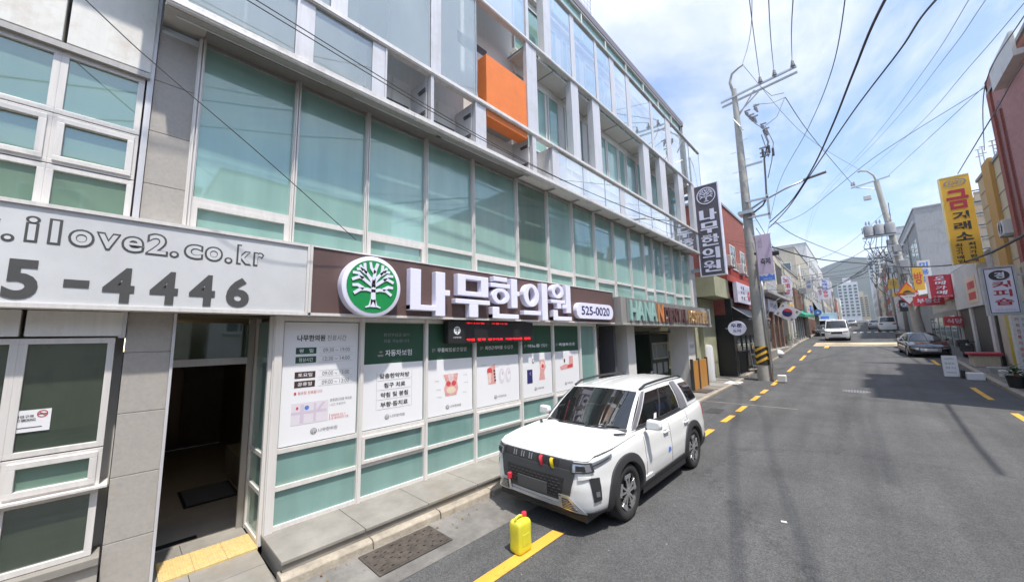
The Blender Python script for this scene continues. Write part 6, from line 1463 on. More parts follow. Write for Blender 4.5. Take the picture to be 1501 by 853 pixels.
# ---- buildings opposite the clinic (they shade the carriageway and mirror in the glass)
bldg('light rendered three storey office block opposite the clinic', 7.0, 18, 2.52, 9.3, 9.5, M['whitish'], -1, [(z, z + 1.6) for z in range(3, 8, 3)], span(2.7, 9.2, 4, .6), gable=False)
bldg('cream low block opposite the older panel building', 7.0, 18, -26, 1.93, 8.5, M['cream'], -1, [(z, z + 1.6) for z in range(3, 7, 3)], span(-25, 1.8, 11, .55), gable=False)
# ---- far skyline
def tower(label, x, y, w_, d, h, m_, rows=14, cols=4):
    t = thing('apartment_tower', label, 'tower', (x, y, zg(y)))
    MB().box(x - w_ / 2, x + w_ / 2, y - d / 2, y + d / 2, zg(y) - 1, h).build('wall', m_, t)
    MB().box(x - w_ * .2, x + w_ * .2, y - d * .3, y + d * .3, h, h + 3.5).build('roof_block', m_, t)
    mb = MB(); z0 = zg(y) + 3
    for r_ in range(rows):
        for c_ in range(cols):
            xa = x - w_ / 2 + w_ * (c_ + .2) / cols; za = z0 + (h - z0 - 1) * r_ / rows; mb.box(xa, xa + w_ * .6 / cols, y - d / 2 - .15, y - d / 2 - .05, za, za + (h - z0) / rows * .55)
    stuff(mb.build('window_rows', M['win_dark'], t))
    return t
tw = mat('tower_white', (.62, .63, .66), .8, streak=.05)
tower('tall white apartment tower right of the mountain, left one of the pair', 14.5, 400, 9, 14, 60, tw, 18, 3); tower('tall white apartment tower right of the mountain, right one of the pair', 24.5, 410, 9, 14, 63, M['whitish'], 18, 3)
tower('lower white apartment tower in front of the mountain', -3, 330, 10, 12, 34, tw, 10, 4); tower('narrow pale tower at the foot of the mountain left of the white one', -16, 340, 7, 12, 27, M['cream'], 9, 3)
tower('pale grey tower behind the distant left row', -24, 300, 8, 12, 26, M['grey_light'], 9, 3); tower('distant cream tower beside the street end', 4, 460, 9, 12, 34, M['cream'], 9, 3)
tower('reddish distant block at the end of the street', -9, 430, 8, 12, 31, M['brick'], 8, 3); tower('pale distant block at the right end of the street', 36, 450, 14, 12, 52, M['grey_light'], 12, 4)
spr = thing('church_spire', 'thin white church spire in front of the mountain', 'spire', (-11, 300, 8)); MB().lathe([(1.6, 8), (1.6, 20), (.02, 32)], (-11, 300, 0), n=6).build('spire', tw, spr)
# mountain
M['forest'] = mat('mountain_forest', (.05, .065, .06), .95, var=.3, vscale=.012)
rows = []
prof = [(-3500, 180), (-2200, 330), (-1400, 300), (-900, 290), (-520, 300), (-270, 360), (-160, 352), (-60, 372), (20, 385), (60, 392), (110, 372), (170, 330), (260, 300), (420, 250), (700, 230), (1400, 260), (3000, 120)]
for j in range(15):
    t = j / 14; row = []
    for i in range(121):
        x = -3400 + 6300 * i / 120; hgt = lerp_tab(prof, x); yb = 1500 + 1100 * t
        z = 18 + (hgt - 30) * (t ** .8) + noise.noise(Vector((x * .008, yb * .008, 3))) * 28 * t + noise.noise(Vector((x * .03, yb * .03, 9))) * 9 * t
        row.append((x, yb, z if j else 0))
    rows.append(row)
o = MB().grid(rows).build('mountain', M['forest'], smooth=True); struct(o)

# ---------------------------------------------------------------- air conditioners, pipes and small shop signs
def aircon(label, x, y, z, side=1):
    t = thing('air_conditioner', label, 'air conditioner', (x, y, z)); a, b = sorted((x, x + side * .34))
    MB().box(a, b, y, y + .85, z, z + .62).build('case', M['whitish'], t, bevel=.02)
    X = x + side * .345; mb = MB()
    for r_ in (.26, .19, .12): mb.tube([(X, y + .42 + r_ * cos(2 * pi * k / 14), z + .31 + r_ * sin(2 * pi * k / 14)) for k in range(15)], .008, 4, caps=False)
    mb.build('fan_guard', M['black'], t); MB().box(a, b, y + .1, y + .14, z - .08, z).box(a, b, y + .7, y + .74, z - .08, z).build('bracket', M['steel'], t)
aircon('air conditioner unit on the brick house left of its first window', -5.2, 23.3, 6.3); aircon('air conditioner unit between the two windows of the brick house', -5.2, 26.3, 6.2)
aircon('air conditioner unit on the cream shop wall above the grey eave', -5.2, 31.2, 6.6); aircon('air conditioner unit on the beige house with shutters', -5.2, 48.3, 5.8); aircon('air conditioner unit low on the grey concrete building', 5.1, 57, 5.8, -1); aircon('air conditioner unit high on the low shop building', 5.2, 40.2, 5.6, -1); aircon('air conditioner unit on the beige wall beside the yellow sign', 5.2, 25.2, 6.4, -1)
for lab, x, y, z1 in (('grey drain pipe on the brick house corner', -5.14, 22.55, 9.9), ('grey drain pipe between the cream shop and the brick house', -5.12, 29.5, 9.5), ('grey drain pipe on the beige shuttered house', -5.12, 47, 9.2), ('grey drain pipe on the low shop building', 5.12, 38.3, 6.2), ('grey drain pipe on the grey concrete building', 5.0, 60.5, 13)):
    t = thing('drain_pipe', lab, 'pipe', (x, y, zg(y))); MB().tube([(x, y, zg(y)), (x, y, z1)], .05, 8).build('pipe', M['grey'], t)
    for k in range(3): MB().box(x - .07, x + .07, y - .03, y + .03, 2 + k * 2.2, 2.05 + k * 2.2).build('clamp', M['steel'], t)
R5 = random.Random(11); fac = [('whitish', 'print_blue'), ('yellow_sign', 'ink'), ('print_red', 'sign_white'), ('sign_white', 'print_red'), ('print_blue', 'sign_white'), ('awn_green', 'sign_white')]
words = ['미용실', '약국', '분식', '세탁소', '부동산', '노래방', '치과', '통닭', '국밥', '열쇠', '커튼', '문구', '안경', '의원']; cols_ = ['white', 'yellow', 'red', 'white', 'blue', 'green']
ORD = ['first', 'second', 'third', 'fourth', 'fifth', 'sixth', 'seventh', 'eighth']
k = 0
for sx, ys_ in ((-1, (42.5, 47.5, 61, 66, 71.5, 80, 87, 95)), (1, (39.5, 44.5, 54, 60, 66, 75, 82))):
    for iq, y_ in enumerate(ys_):
        f_, i_ = fac[k % 6]; z0 = zg(y_) + (3.2 if k % 2 else 3.5); w2 = 3.2; X = -5.18 if sx < 0 else 4.95; xa, xb = (X, X + .15) if sx < 0 else (X - .15, X)
        t = thing('fascia_sign', cols_[k % 6] + ' shop fascia reading ' + words[k % 14] + (', ' + ORD[iq] + ' fascia along the left row' if sx < 0 else ', ' + ORD[iq] + ' fascia along the right row'), 'shop sign', (X, y_, z0)); MB().box(xa, xb, y_, y_ + w2, z0, z0 + .8).build('board', M[f_], t)
        if sx < 0: write('lettering', words[k % 14], (xb + .005, y_ + .5, z0 + .15), Y_, Z_, w2 - 1, .5, M[i_], t, off=.02)
        else: write('lettering', words[k % 14], (xa - .005, y_ + w2 - .5, z0 + .15), -Y_, Z_, w2 - 1, .5, M[i_], t, off=.02)
        if k % 3 == 0:
            bx = (-4.9, -4.2) if sx < 0 else (4.0, 4.7); f2, i2 = fac[(k + 3) % 6]; zb_ = z0 + 1.2 + (k % 4) * .5
            t = thing('blade_sign', cols_[(k + 3) % 6] + ' upright blade sign reading ' + words[(k + 5) % 14] + (' above the ' + ORD[iq] + (' left fascia' if sx < 0 else ' right fascia')), 'shop sign', (bx[0], y_, zb_)); MB().box(*bx, y_, y_ + .18, zb_, zb_ + 1.9).build('face', M[f2], t)
            for q, ch in enumerate(words[(k + 5) % 14]): write('lettering', ch, (bx[0] + .12, y_ - .005, zb_ + 1.3 - q * .58), X_, Z_, .46, .45, M[i2], t, off=.03)
            MB().box(*((-5.2, -4.9) if sx < 0 else (4.7, 5.2)), y_ + .06, y_ + .12, zb_ + .4, zb_ + .46).build('bracket', M['steel'], t)
        k += 1
# ================================================================ utility poles and street furniture
def insul(mb, p, s_=1.0, up=Vector((0, 0, 1))):
    p = Vector(p); mb.tube([p, p + up * .07 * s_], .03 * s_, 8); mb.tube([p + up * .07 * s_, p + up * .13 * s_], .075 * s_, 8, .05 * s_); mb.tube([p + up * .13 * s_, p + up * .20 * s_], .06 * s_, 8, .04 * s_); mb.tube([p + up * .20 * s_, p + up * .28 * s_], .045 * s_, 8, .03 * s_)
P1 = thing('utility_pole', 'tall concrete utility pole with yellow and black stripes near its foot beside the pavement', 'utility pole', (-3.62, 21.8, .2))
MB().tube([(-3.62, 21.8, .1), (-3.61, 21.8, 8), (-3.60, 21.8, 15.6)], .30, 20, .125).build('shaft', M['pole'], P1, smooth=40)
MB().lathe([(.302, .95), (.292, 1.85)], (-3.62, 21.8, 0), n=24).build('stripe_band', mat('stripe_black', (.03, .028, .025), .6), P1)
for k in range(3):
    mb = MB(); rows = [[], []]
    for i in range(25):
        a = 2 * pi * i / 24 - pi / 2 - pi; z = 1.0 + .30 * k + .22 * (i / 24.0 * 3 % 1.0)
    K = 24
    for i in range(K + 1):
        a = -pi + 2 * pi * i / K; z = .98 + .30 * k + .26 * abs(((i / K * 2 + .25) % 1) * 2 - 1)
        for q, dz in ((0, 0), (1, .13)): rows[q].append((-3.62 + .306 * cos(a), 21.8 + .306 * sin(a), min(1.85, z + dz)))
    mb.grid(rows).build('yellow_stripe', M['yellow_sign'], P1)
ins = MB(); CA = MB()
for dz, dy in ((0, -.12), (-.16, .12)):
    CA.obox((-4.25, 21.8 + dy - .04, 15.05 + dz), (3.35, 0, .30), (0, .08, 0), (0, 0, .09))
CA.build('crossarm', M['steel'], P1)
for a, b in (((-3.6, 21.8, 13.9), (-2.7, 21.75, 15.1)), ((-3.6, 21.8, 14.1), (-2.55, 21.9, 15.0)), ((-3.75, 21.7, 13.9), (-3.35, 21.6, 13.1))): MB().tube([a, b], .035, 6).build('brace', M['steel'], P1)
for x, z in ((-2.39, 15.22), (-1.78, 15.28), (-1.03, 15.35)):
    m_ = MB(); insul(m_, (x, 21.65, z), 1.5); m_.build('insulator', M['insulator'], P1, smooth=True)
MB().tube([(-3.65, 21.8, 15.5), (-3.75, 21.8, 16.1), (-3.62, 21.8, 16.55), (-3.3, 21.8, 16.72), (-3.05, 21.8, 16.8)], .07, 8, .05).build('top_bracket', M['pole'], P1, smooth=True)
for x, z in ((-3.15, 14.0), (-3.0, 13.7), (-2.75, 14.1), (-2.85, 13.55), (-2.55, 13.0), (-2.45, 12.7)):
    m_ = MB(); insul(m_, (x, 21.6, z), 1.25, Vector((.35, 0, -1)).normalized()); m_.box(x - .05, x + .22, 21.5, 21.56, z - .02, z + .04); m_.build('cutout_switch', M['insulator'], P1)
for pts, r_ in (([(-2.5, 21.6, 12.7), (-2.35, 21.6, 12.0), (-2.6, 21.6, 11.2), (-2.65, 21.7, 10.2), (-2.7, 21.7, 9.2), (-2.9, 21.8, 8.9), (-3.3, 21.7, 8.6)], .045), ([(-2.4, 21.6, 12.9), (-2.15, 21.6, 11.9), (-2.3, 21.6, 11.0), (-2.55, 21.7, 10.2)], .02), ([(-2.6, 21.6, 12.5), (-2.5, 21.6, 11.9), (-2.4, 21.5, 11.2)], .02), ([(-3.2, 21.6, 14.0), (-2.8, 21.6, 13.2), (-2.5, 21.6, 12.8)], .015), ([(-2.4, 21.7, 15.1), (-2.0, 21.7, 14.4), (-1.5, 21.7, 14.3)], .015), ([(-1.5, 21.8, 14.1), (-1.9, 21.7, 13.2), (-2.4, 21.6, 12.9)], .012), ([(-2.8, 21.7, 14.3), (-2.0, 21.7, 14.0), (-1.5, 21.8, 14.1)], .012)):
    MB().tube(catm := [Vector(p) for p in pts], r_, 6).build('jumper_cable', M['cable_gray'], P1, smooth=True)
for z in (11.5, 11.3, 11.75): MB().box(-2.75, -2.35, 21.52, 21.6, z, z + .06).build('terminal_bracket', M['insulator'], P1)
for x, z in ((-2.62, 11.45), (-2.35, 11.55), (-2.2, 11.35)): MB().tube([(x, 21.55, z - .15), (x, 21.55, z + .25)], .05, 8).build('terminal', M['cable'], P1)
MB().box(-3.45, -2.7, 21.7, 21.76, 11.1, 11.2).build('terminal_arm', M['steel'], P1)
for k in range(18): z = 3.2 + k * .55; MB().tube([(-3.62, 21.6, z), (-3.62 + (.42 if k % 2 else -.42), 21.6, z)], .012, 5).build('climbing_step', M['steel'], P1)
MB().box(-3.55, -2.62, 21.55, 21.63, 9.15, 9.24).box(-3.55, -2.62, 21.55, 21.63, 8.3, 8.38).box(-2.70, -2.60, 21.55, 21.63, 8.1, 9.35).build('service_bracket', M['steel'], P1)
MB().box(-3.95, -3.3, 21.4, 22.1, 8.55, 8.72).build('steel_clamp', M['steel'], P1)
MB().tube([(-3.28, 21.62, .2), (-3.3, 21.62, 6.3)], .055, 10).build('conduit', M['steel'], P1, smooth=True)
lm = thing('street_lamp', 'street lamp on a long upward arm from the striped concrete pole', 'street lamp', (-2.5, 21.6, 9.2))
MB().tube([(-3.45, 21.6, 8.75), (-2.9, 21.6, 9.05), (-1.9, 21.6, 9.42), (-1.1, 21.6, 9.62)], .055, 8, .04).build('arm', M['steel'], lm, smooth=True)
MB().obox((-1.2, 21.5, 9.60), (.85, 0, .12), (0, .22, 0), (0, 0, .07)).build('lamp_head', M['grey'], lm, bevel=.02)
cc = thing('security_cameras', 'pair of black security cameras bracketed on the concrete pole', 'camera', (-3.0, 21.4, 6.3))
MB().obox((-3.42, 21.25, 6.34), (.42, 0, -.03), (0, .12, 0), (0, 0, .12)).build('camera', M['black'], cc, bevel=.02); MB().obox((-2.88, 21.2, 6.18), (.46, 0, .02), (0, .22, 0), (0, 0, .18)).build('camera', M['black'], cc, bevel=.03)
MB().tube([(-3.35, 21.55, 6.0), (-3.05, 21.4, 6.15), (-3.0, 21.35, 6.35)], .03, 6).build('bracket', M['steel'], cc)
bn = thing('street_banner', 'lilac street banner with blue mountains at its foot hanging on the pole', 'banner', (-2.9, 21.0, 6))
MB().box(-3.26, -2.65, 20.99, 21.0, 5.32, 7.22).build('cloth', mat('banner_lilac', (.62, .50, .62), .8, var=.06), bn)
MB().prism([(-3.26, 4.98), (-2.65, 4.98), (-2.65, 5.26), (-2.74, 5.20), (-2.86, 5.30), (-2.96, 5.18), (-3.08, 5.24), (-3.16, 5.18), (-3.26, 5.26)], (0, 20.995, 0), X_, Z_, .006).build('mountains', M['print_blue'], bn); MB().box(-3.26, -2.65, 20.995, 21.0, 5.0, 5.33).build('sky_band', M['print_pale'], bn)
write('lettering', '남산정', (-3.18, 20.98, 6.6), X_, Z_, .16, .5, M['ink_gray'], bn); write('lettering', '축제', (-3.15, 20.98, 5.75), X_, Z_, .4, .32, M['ink'], bn, off=.02); write('lettering', '2024 부산', (-3.1, 20.97, 5.03), X_, Z_, .35, .06, M['print_white'], bn)
MB().tube([(-3.35, 21.05, 7.24), (-2.6, 21.05, 7.24)], .015, 5).tube([(-3.35, 21.05, 4.96), (-2.6, 21.05, 4.96)], .015, 5).tube([(-3.3, 21.1, 4.9), (-3.3, 21.1, 7.3)], .02, 6).build('rods', M['steel'], bn)
fl = thing('national_flag', 'white flag with a red and blue disc and black bars hanging askew behind the pole', 'flag', (-3.6, 30, 3.6))
FR = Vector((.70, 0, .05)).normalized(); o_ = Vector((-4.10, 30, 3.75)); a_ = Vector((.95, 0, -.62)); b_ = Vector((.55, 0, .66))
rows = []
for i in range(9):
    rows.append([tuple(o_ + b_ * (i / 8) * 1.05 + a_ * (j / 12) * 1.0 + Vector((0, .06 * sin(j * .9 + i * .4), 0))) for j in range(13)])
MB().grid(rows).build('cloth', M['print_white'], fl, smooth=True)
cen = o_ + b_ * .52 + a_ * .5 + Vector((0, -.09, 0)); A_ = a_.normalized(); B_ = (b_ - A_ * b_.dot(A_)).normalized()
for nm_, m_, t0 in (('red_half', 'print_red', 0), ('blue_half', 'navy', pi)):
    pts = [(.27 * cos(t0 + pi * k / 12), .27 * sin(t0 + pi * k / 12)) for k in range(13)]
    pts += [(-.135 * (1 if t0 == 0 else -1) + .135 * cos(pi + (0 if t0 == 0 else pi) - pi * k / 6 * (-1)), .135 * sin(pi + (0 if t0 == 0 else pi) + pi * k / 6) * 1) for k in range(1, 6)]
    MB().prism(pts, cen + Vector((0, -.001 if t0 == 0 else -.004, 0)), A_, B_, .003).build(nm_, M[m_], fl)
for sx, sy in ((-1, 1), (1, 1), (-1, -1), (1, -1)):
    c0 = cen + A_ * (.42 * sx) + B_ * (.28 * sy) + Vector((0, -.005, 0))
    for k in range(3): MB().obox(c0 + A_ * (.04 * k - .05) + B_ * (-.08), A_ * .025, B_ * .16, Vector((0, .003, 0))).build('bar', M['ink'], fl)
MB().tube([(-4.6, 30.02, 3.45), (-3.9, 30.02, 4.6), (-3.5, 30.02, 4.9)], .018, 6).build('flag_staff', M['win_white'], fl)
# clutter by the pole
tag(MB().box(-3.05, -2.72, 21.25, 21.6, .2, .52).build('plastic_crate', M['whitish'], bevel=.03), 'white plastic box standing at the road side of the striped pole', 'box')
tag(MB().lathe([(.0, .0), (.30, .02), (.36, .18), (.24, .36), (.05, .46), (.0, .44)], (-4.55, 33.5, zg(33.5) + .09), n=14).build('rubbish_bag', M['print_white'], smooth=True), 'white tied rubbish bag on the pavement below the flag', 'bag')
for k, (y_, lab) in enumerate(((24.3, 'nearest grey metal rack frame behind the striped pole'), (26.2, 'second grey metal rack frame behind the striped pole'))):
    t = thing('metal_rack', lab, 'rack', (-4.2, y_, .3)); mb = MB()
    for dx in (0, .5):
        for dy in (0, .9): mb.tube([(-4.5 + dx, y_ + dy, .3), (-4.62 + dx, y_ + dy, 2.2)], .02, 5)
    mb.build('uprights', M['steel'], t); MB().box(-4.55, -4.0, y_, y_ + .9, .7, .74).box(-4.6, -4.05, y_, y_ + .9, 1.3, 1.34).box(-4.62, -4.1, y_, y_ + .9, 1.9, 1.94).build('shelves', M['steel'], t); MB().box(-4.5, -4.1, y_ + .1, y_ + .7, .74, 1.1).build('bundle', M['grey'], t, bevel=.04)
tag(MB().box(-4.9, -4.3, 19.5, 20.6, .15, .22).build('stone_slab', M['whitish'], bevel=.02), 'loose pale slab lying on the broken pavement', 'slab')
def plant(x, y, r, h, lab, m1='leaf', pot='black', ph=.35, n=60):
    z = zg(y) + .1; t = thing('potted_plant', lab, 'plant', (x, y, z))
    MB().lathe([(.0, z), (r * .6, z), (r * .75, z + ph), (r * .8, z + ph), (r * .68, z + ph - .02), (0, z + ph - .03)], (x, y, 0), n=14).build('pot', M[pot], t)
    mb = MB(); R = random.Random(int(x * 100 + y))
    for k in range(n):
        a = R.uniform(0, 2 * pi); e = R.uniform(.1, 1.3); rr = r * R.uniform(.3, 1.15); p = Vector((x + rr * cos(a) * cos(e) * .9, y + rr * sin(a) * cos(e) * .9, z + ph + h * sin(e) * R.uniform(.4, 1)))
        d = Vector((cos(a), sin(a), R.uniform(-.6, .8))).normalized(); s_ = d.cross(Vector((0, 0, 1))).normalized(); L_ = R.uniform(.08, .16); w_ = L_ * .35
        mb.quad(p, p + d * L_ * .5 + s_ * w_, p + d * L_, p + d * L_ * .5 - s_ * w_)
    stuff(mb.build('foliage', M[m1], t)); MB().tube([(x, y, z + ph - .05), (x, y, z + ph + h * .6)], .015, 5).build('stem', M['terra'], t)
plant(3.95, 22.4, .34, .45, 'bushy potted plant in a large black pot nearest on the right pavement', pot='black', ph=.42, n=140)
plant(4.45, 21.2, .30, .6, 'tall leafy potted plant at the right edge of the view', pot='terra', n=120)
plant(4.35, 23.9, .26, .35, 'small potted plant in a terracotta pot behind the black pot', 'leaf2', 'terra', n=80)
plant(-4.95, 43.5, .40, .8, 'leafy potted shrub on the left pavement beyond the flag', 'leaf', 'whitish', n=120); plant(-4.7, 46.5, .35, .7, 'second leafy shrub in a white pot further along the left pavement', 'leaf', 'whitish', n=100)
MB_ = MB().box(2.60, 3.02, 25.75, 25.79, .42, 1.35).box(2.6, 2.64, 25.5, 25.75, .38, .42); ab = thing('pavement_board', 'white price board with grey lettering standing at the right road edge', 'sign board', (2.8, 25.8, .36)); 
MB().obox((2.58, 25.8, .36), (.46, 0, 0), (0, .03, 0), (0, .12, .92)).build('board', M['print_white'], ab, bevel=.01); MB().box(2.58, 3.04, 26.1, 26.14, .36, .44).tube([(2.6, 26.12, .4), (2.6, 25.92, 1.2)], .015, 5).tube([(3.02, 26.12, .4), (3.02, 25.92, 1.2)], .015, 5).build('rear_legs', M['steel'], ab)
for k, s_ in enumerate(('오늘의메뉴', '돌솥밥', '정식', '7000원')): write('lettering', s_, (2.65, 25.795 + (1.1 - .18 * k - .36) * .12 / .92, 1.1 - .2 * k), X_, Vector((0, .12, .92)).normalized(), .30, .085, M['ink_gray'], ab, lift=.004)
tag(MB().box(3.12, 3.62, 24.9, 25.25, .30, .62).build('foam_box', M['print_white'], bevel=.04), 'white foam box at the kerb beside the price board', 'box')
tag(MB().box(3.02, 3.14, 25.3, 25.6, .3, .7).build('crate', M['black'], bevel=.02), 'narrow black crate between the price board and the foam box', 'crate')
tag(MB().box(4.0, 4.9, 26.6, 27.2, .45, .75).build('low_table', M['grey'], bevel=.03), 'low grey table with goods on the right pavement', 'table')
tag(MB().box(4.1, 4.6, 25.3, 25.8, .42, .72).build('styrofoam_tub', M['whitish'], bevel=.05), 'off white tub on the pavement behind the potted plants', 'tub')
tag(MB().box(3.95, 4.8, 29.2, 30.3, .55, 1.15).build('goods_crate', M['cream'], bevel=.04), 'stack of pale goods under a red cover outside the low shop', 'goods'); tag(MB().box(3.85, 4.9, 29.1, 30.4, 1.16, 1.28).build('red_cover', M['red_sign'], bevel=.03), 'faded red cover lying over the pale goods', 'cover')
# scooters
def scooter(x, y, lab, rz=0):
    z = zg(y) + .01; t = thing('scooter', lab, 'scooter', (x, y, z), rz=0)
    for dy in (-.62, .62):
        w_ = MB().lathe([(.17, -.05), (.25, -.05), (.27, 0), (.25, .05), (.17, .05)], (x, y + dy, z + .27), 'x', 18).build('wheel', M['tyre'], t, smooth=True)
    MB().box(x - .16, x + .16, y - .1, y + .75, z + .42, z + .72).build('body', M['black'], t, bevel=.07); MB().box(x - .15, x + .15, y - .35, y + .0, z + .26, z + .34).build('footboard', M['black'], t, bevel=.02)
    MB().obox((x - .22, y - .55, z + .30), (.44, 0, 0), (0, .06, 0), (0, .14, .62)).build('leg_shield', M['black'], t, bevel=.05); MB().tube([(x - .33, y - .30, z + 1.02), (x, y - .42, z + 1.0), (x + .33, y - .30, z + 1.02)], .022, 6).build('handlebar', M['clad'], t)
    MB().box(x - .14, x + .14, y - .05, y + .62, z + .72, z + .82).build('seat', M['clad'], t, bevel=.04); MB().box(x - .24, x + .24, y + .62, y + 1.02, z + .72, z + 1.12).build('top_box', M['clad'], t, bevel=.05)
    MB().lathe([(.0, -.03), (.08, -.02), (.08, .03)], (x, y - .58, z + .86), 'y', 12).build('headlamp', M['lamp_glass'], t)
scooter(2.25, 41.5, 'dark delivery scooter standing behind the black sedan'); scooter(4.35, 33.5, 'black scooter parked on the pavement beside the black sedan')
# pole 2 with transformers, leaning
P2 = thing('utility_pole', 'leaning concrete utility pole carrying grey transformers on the right side', 'utility pole', (3.6, 44, 1.2))
def lean(z): return Vector((3.62 - (z - 1.2) * .087, 44, z))
MB().tube([lean(1.1), lean(8), lean(15.4)], .33, 16, .17).build('shaft', M['pole'], P2, smooth=40)
MB().tube([lean(15.3), lean(15.9) + Vector((-.05, 0, 0)), lean(16.4) + Vector((-.35, 0, 0)), lean(16.55) + Vector((-.75, 0, 0)), lean(16.5) + Vector((-.95, 0, 0))], .07, 8).build('top_bracket', M['pole'], P2, smooth=True)
MB().obox((.75, 43.85, 15.1), (2.5, 0, .35), (0, .1, 0), (0, 0, .1)).build('crossarm', M['steel'], P2); MB().tube([(1.1, 43.9, 15.1), (2.35, 43.9, 14.6)], .04, 6).build('brace', M['steel'], P2)
for x in (.85, 1.0): m_ = MB(); insul(m_, (x, 43.9, 15.3), 1.4); m_.build('insulator', M['insulator'], P2)
MB().box(1.45, 1.95, 43.6, 43.9, 13.75, 14.15).build('switch_box', M['grey_light'], P2, bevel=.05)
for x in (1.45, 2.1, 2.75):
    tr = MB().lathe([(.0, 10.5), (.33, 10.52), (.33, 10.7), (.33, 11.3), (.28, 11.42), (.0, 11.45)], (x, 43.6, 0), n=18).build('transformer', M['grey'], P2, smooth=40)
    m_ = MB(); insul(m_, (x - .1, 43.6, 11.5), 1.2); insul(m_, (x + .1, 43.6, 11.5), 1.2); m_.build('bushing', M['insulator'], tr)
    MB().box(x - .42, x - .36, 43.4, 43.8, 10.8, 11.3).build('radiator', M['grey'], tr)
MB().box(1.0, 3.3, 43.5, 43.7, 10.35, 10.48).box(1.0, 3.4, 43.55, 43.65, 9.4, 9.5).box(1.2, 3.4, 43.55, 43.65, 8.6, 8.68).build('platform', M['steel'], P2)
MB().box(2.9, 3.5, 43.5, 44.0, 7.0, 8.2).build('junction_box', M['grey'], P2, bevel=.05)
for k in range(5): MB().tube([(1.3 + k * .3, 43.5, 10.4), (1.0 + k * .35, 43.4, 9.6 - .1 * k), (1.5 + k * .25, 43.5, 8.7), (2.6, 43.6, 8.0)], .022, 5).build('jumper_cable', M['cable'], P2)
def far_pole(x, y, h, lab, arms=2):
    z = zg(y); t = thing('utility_pole', lab, 'utility pole', (x, y, z)); MB().tube([(x, y, z), (x - .1, y, z + h)], .2, 10, .1).build('shaft', M['pole'], t, smooth=True)
    for k in range(arms): MB().box(x - 1.1, x + 1.0, y - .05, y + .05, z + h - .6 - k * 1.1, z + h - .5 - k * 1.1).build('crossarm', M['steel'], t)
    MB().box(x - .4, x + .3, y - .3, y, z + h - 3.6, z + h - 2.9).build('junction_box', M['grey'], t)
far_pole(-4.55, 57, 9, 'thin dark pole on the left pavement before the white van', 1); far_pole(4.0, 62, 11, 'first of the thin poles behind the transformer pole'); far_pole(3.9, 76, 12, 'second of the thin poles behind the transformer pole')
far_pole(4.0, 95, 13, 'third of the thin poles behind the transformer pole'); far_pole(4.1, 125, 13, 'farthest of the thin poles along the right side'); far_pole(-4.4, 88, 11, 'distant pole on the left beside the grey awning'); far_pole(-4.2, 128, 12, 'farthest pole on the left side of the street')
# signs on the right
ys = thing('tall_yellow_sign', 'tall yellow blade sign with red and black Hangul and an oval mark on top', 'shop sign', (4.5, 30, 8))
MB().box(4.0, 5.02, 29.95, 30.2, 5.85, 10.55).build('face', M['yellow_sign'], ys); MB().box(3.955, 4.0, 29.93, 30.22, 5.82, 10.58).box(4.0, 5.02, 29.94, 30.21, 10.55, 10.6).build('edge_trim', mat('sign_pale_yellow', (.80, .70, .35), .5), ys)
n = 24; mb = MB()
for r_ in (1.0, .82):
    for k in range(n): mb.v.append((4.51 + .40 * r_ * cos(2 * pi * k / n), 29.94, 10.22 + .21 * r_ * sin(2 * pi * k / n)))
for k in range(n): mb.f.append((k, (k + 1) % n, n + (k + 1) % n, n + k))
mb.build('oval_mark', M['ink_gray'], ys)
write('lettering', 'GHD', (4.27, 29.945, 10.13), X_, Z_, .48, .19, M['ink_gray'], ys, off=.02)
write('lettering', '금', (4.13, 29.945, 8.78), X_, Z_, .76, 1.05, M['red_sign'], ys, off=.035)
for k, s_ in enumerate('거래소'): write('lettering', s_, (4.22, 29.945, 8.18 - k * .56), X_, Z_, .58, .45, M['ink'], ys, off=.035)
for k, s_ in enumerate('최고가매입'): write('lettering', s_, (4.14, 29.945, 6.75 - k * .215), X_, Z_, .24, .18, M['ink'], ys, off=.03)
for k, s_ in enumerate('최저가판매'): write('lettering', s_, (4.58, 29.945, 6.75 - k * .215), X_, Z_, .24, .18, M['ink'], ys, off=.03)
fr_ = MB()
for k in range(6): fr_.box(5.04, 5.42, 30.02, 30.08, 6.5 + k * .62, 6.54 + k * .62)
fr_.box(5.40, 5.44, 30.02, 30.08, 6.5, 9.65); fr_.build('bracket_frame', M['black'], ys)
for k in range(5): MB().box(5.07, 5.38, 30.04, 30.08, 6.58 + k * .62, 7.06 + k * .62).build('side_panel', M['whitish'], ys)
cs = thing('coffee_shop_sign', 'white blade sign with a black disc and dark red Hangul reading coffee shop', 'shop sign', (4.3, 24, 4))
MB().box(3.86, 4.66, 23.9, 24.12, 3.02, 4.9).build('face', M['sign_white'], cs); MB().box(3.82, 3.88, 23.88, 24.14, 2.98, 4.94).box(4.64, 4.70, 23.88, 24.14, 2.98, 4.94).box(3.88, 4.64, 23.88, 24.14, 4.88, 4.94).box(3.88, 4.64, 23.88, 24.14, 2.98, 3.04).build('edge_trim', M['grey_light'], cs)
MB().box(3.90, 3.92, 23.88, 23.9, 3.06, 4.86).box(4.60, 4.62, 23.88, 23.9, 3.06, 4.86).box(3.92, 4.60, 23.88, 23.9, 4.84, 4.86).box(3.92, 4.60, 23.88, 23.9, 3.06, 3.08).build('black_line', M['ink'], cs)
MB().ellipse(4.27, 4.56, .26, .2, (0, 23.895, 0), X_, Z_, .01, 24).build('disc', M['ink'], cs); write('lettering', '경', (4.15, 23.88, 4.43), X_, Z_, .25, .26, M['sign_white'], cs, off=.03)
for k, s_ in enumerate('커피숍'): write('lettering', s_, (4.05, 23.89, 4.05 - k * .34), X_, Z_, .46, .28, M['red_sign'], cs, off=.02)
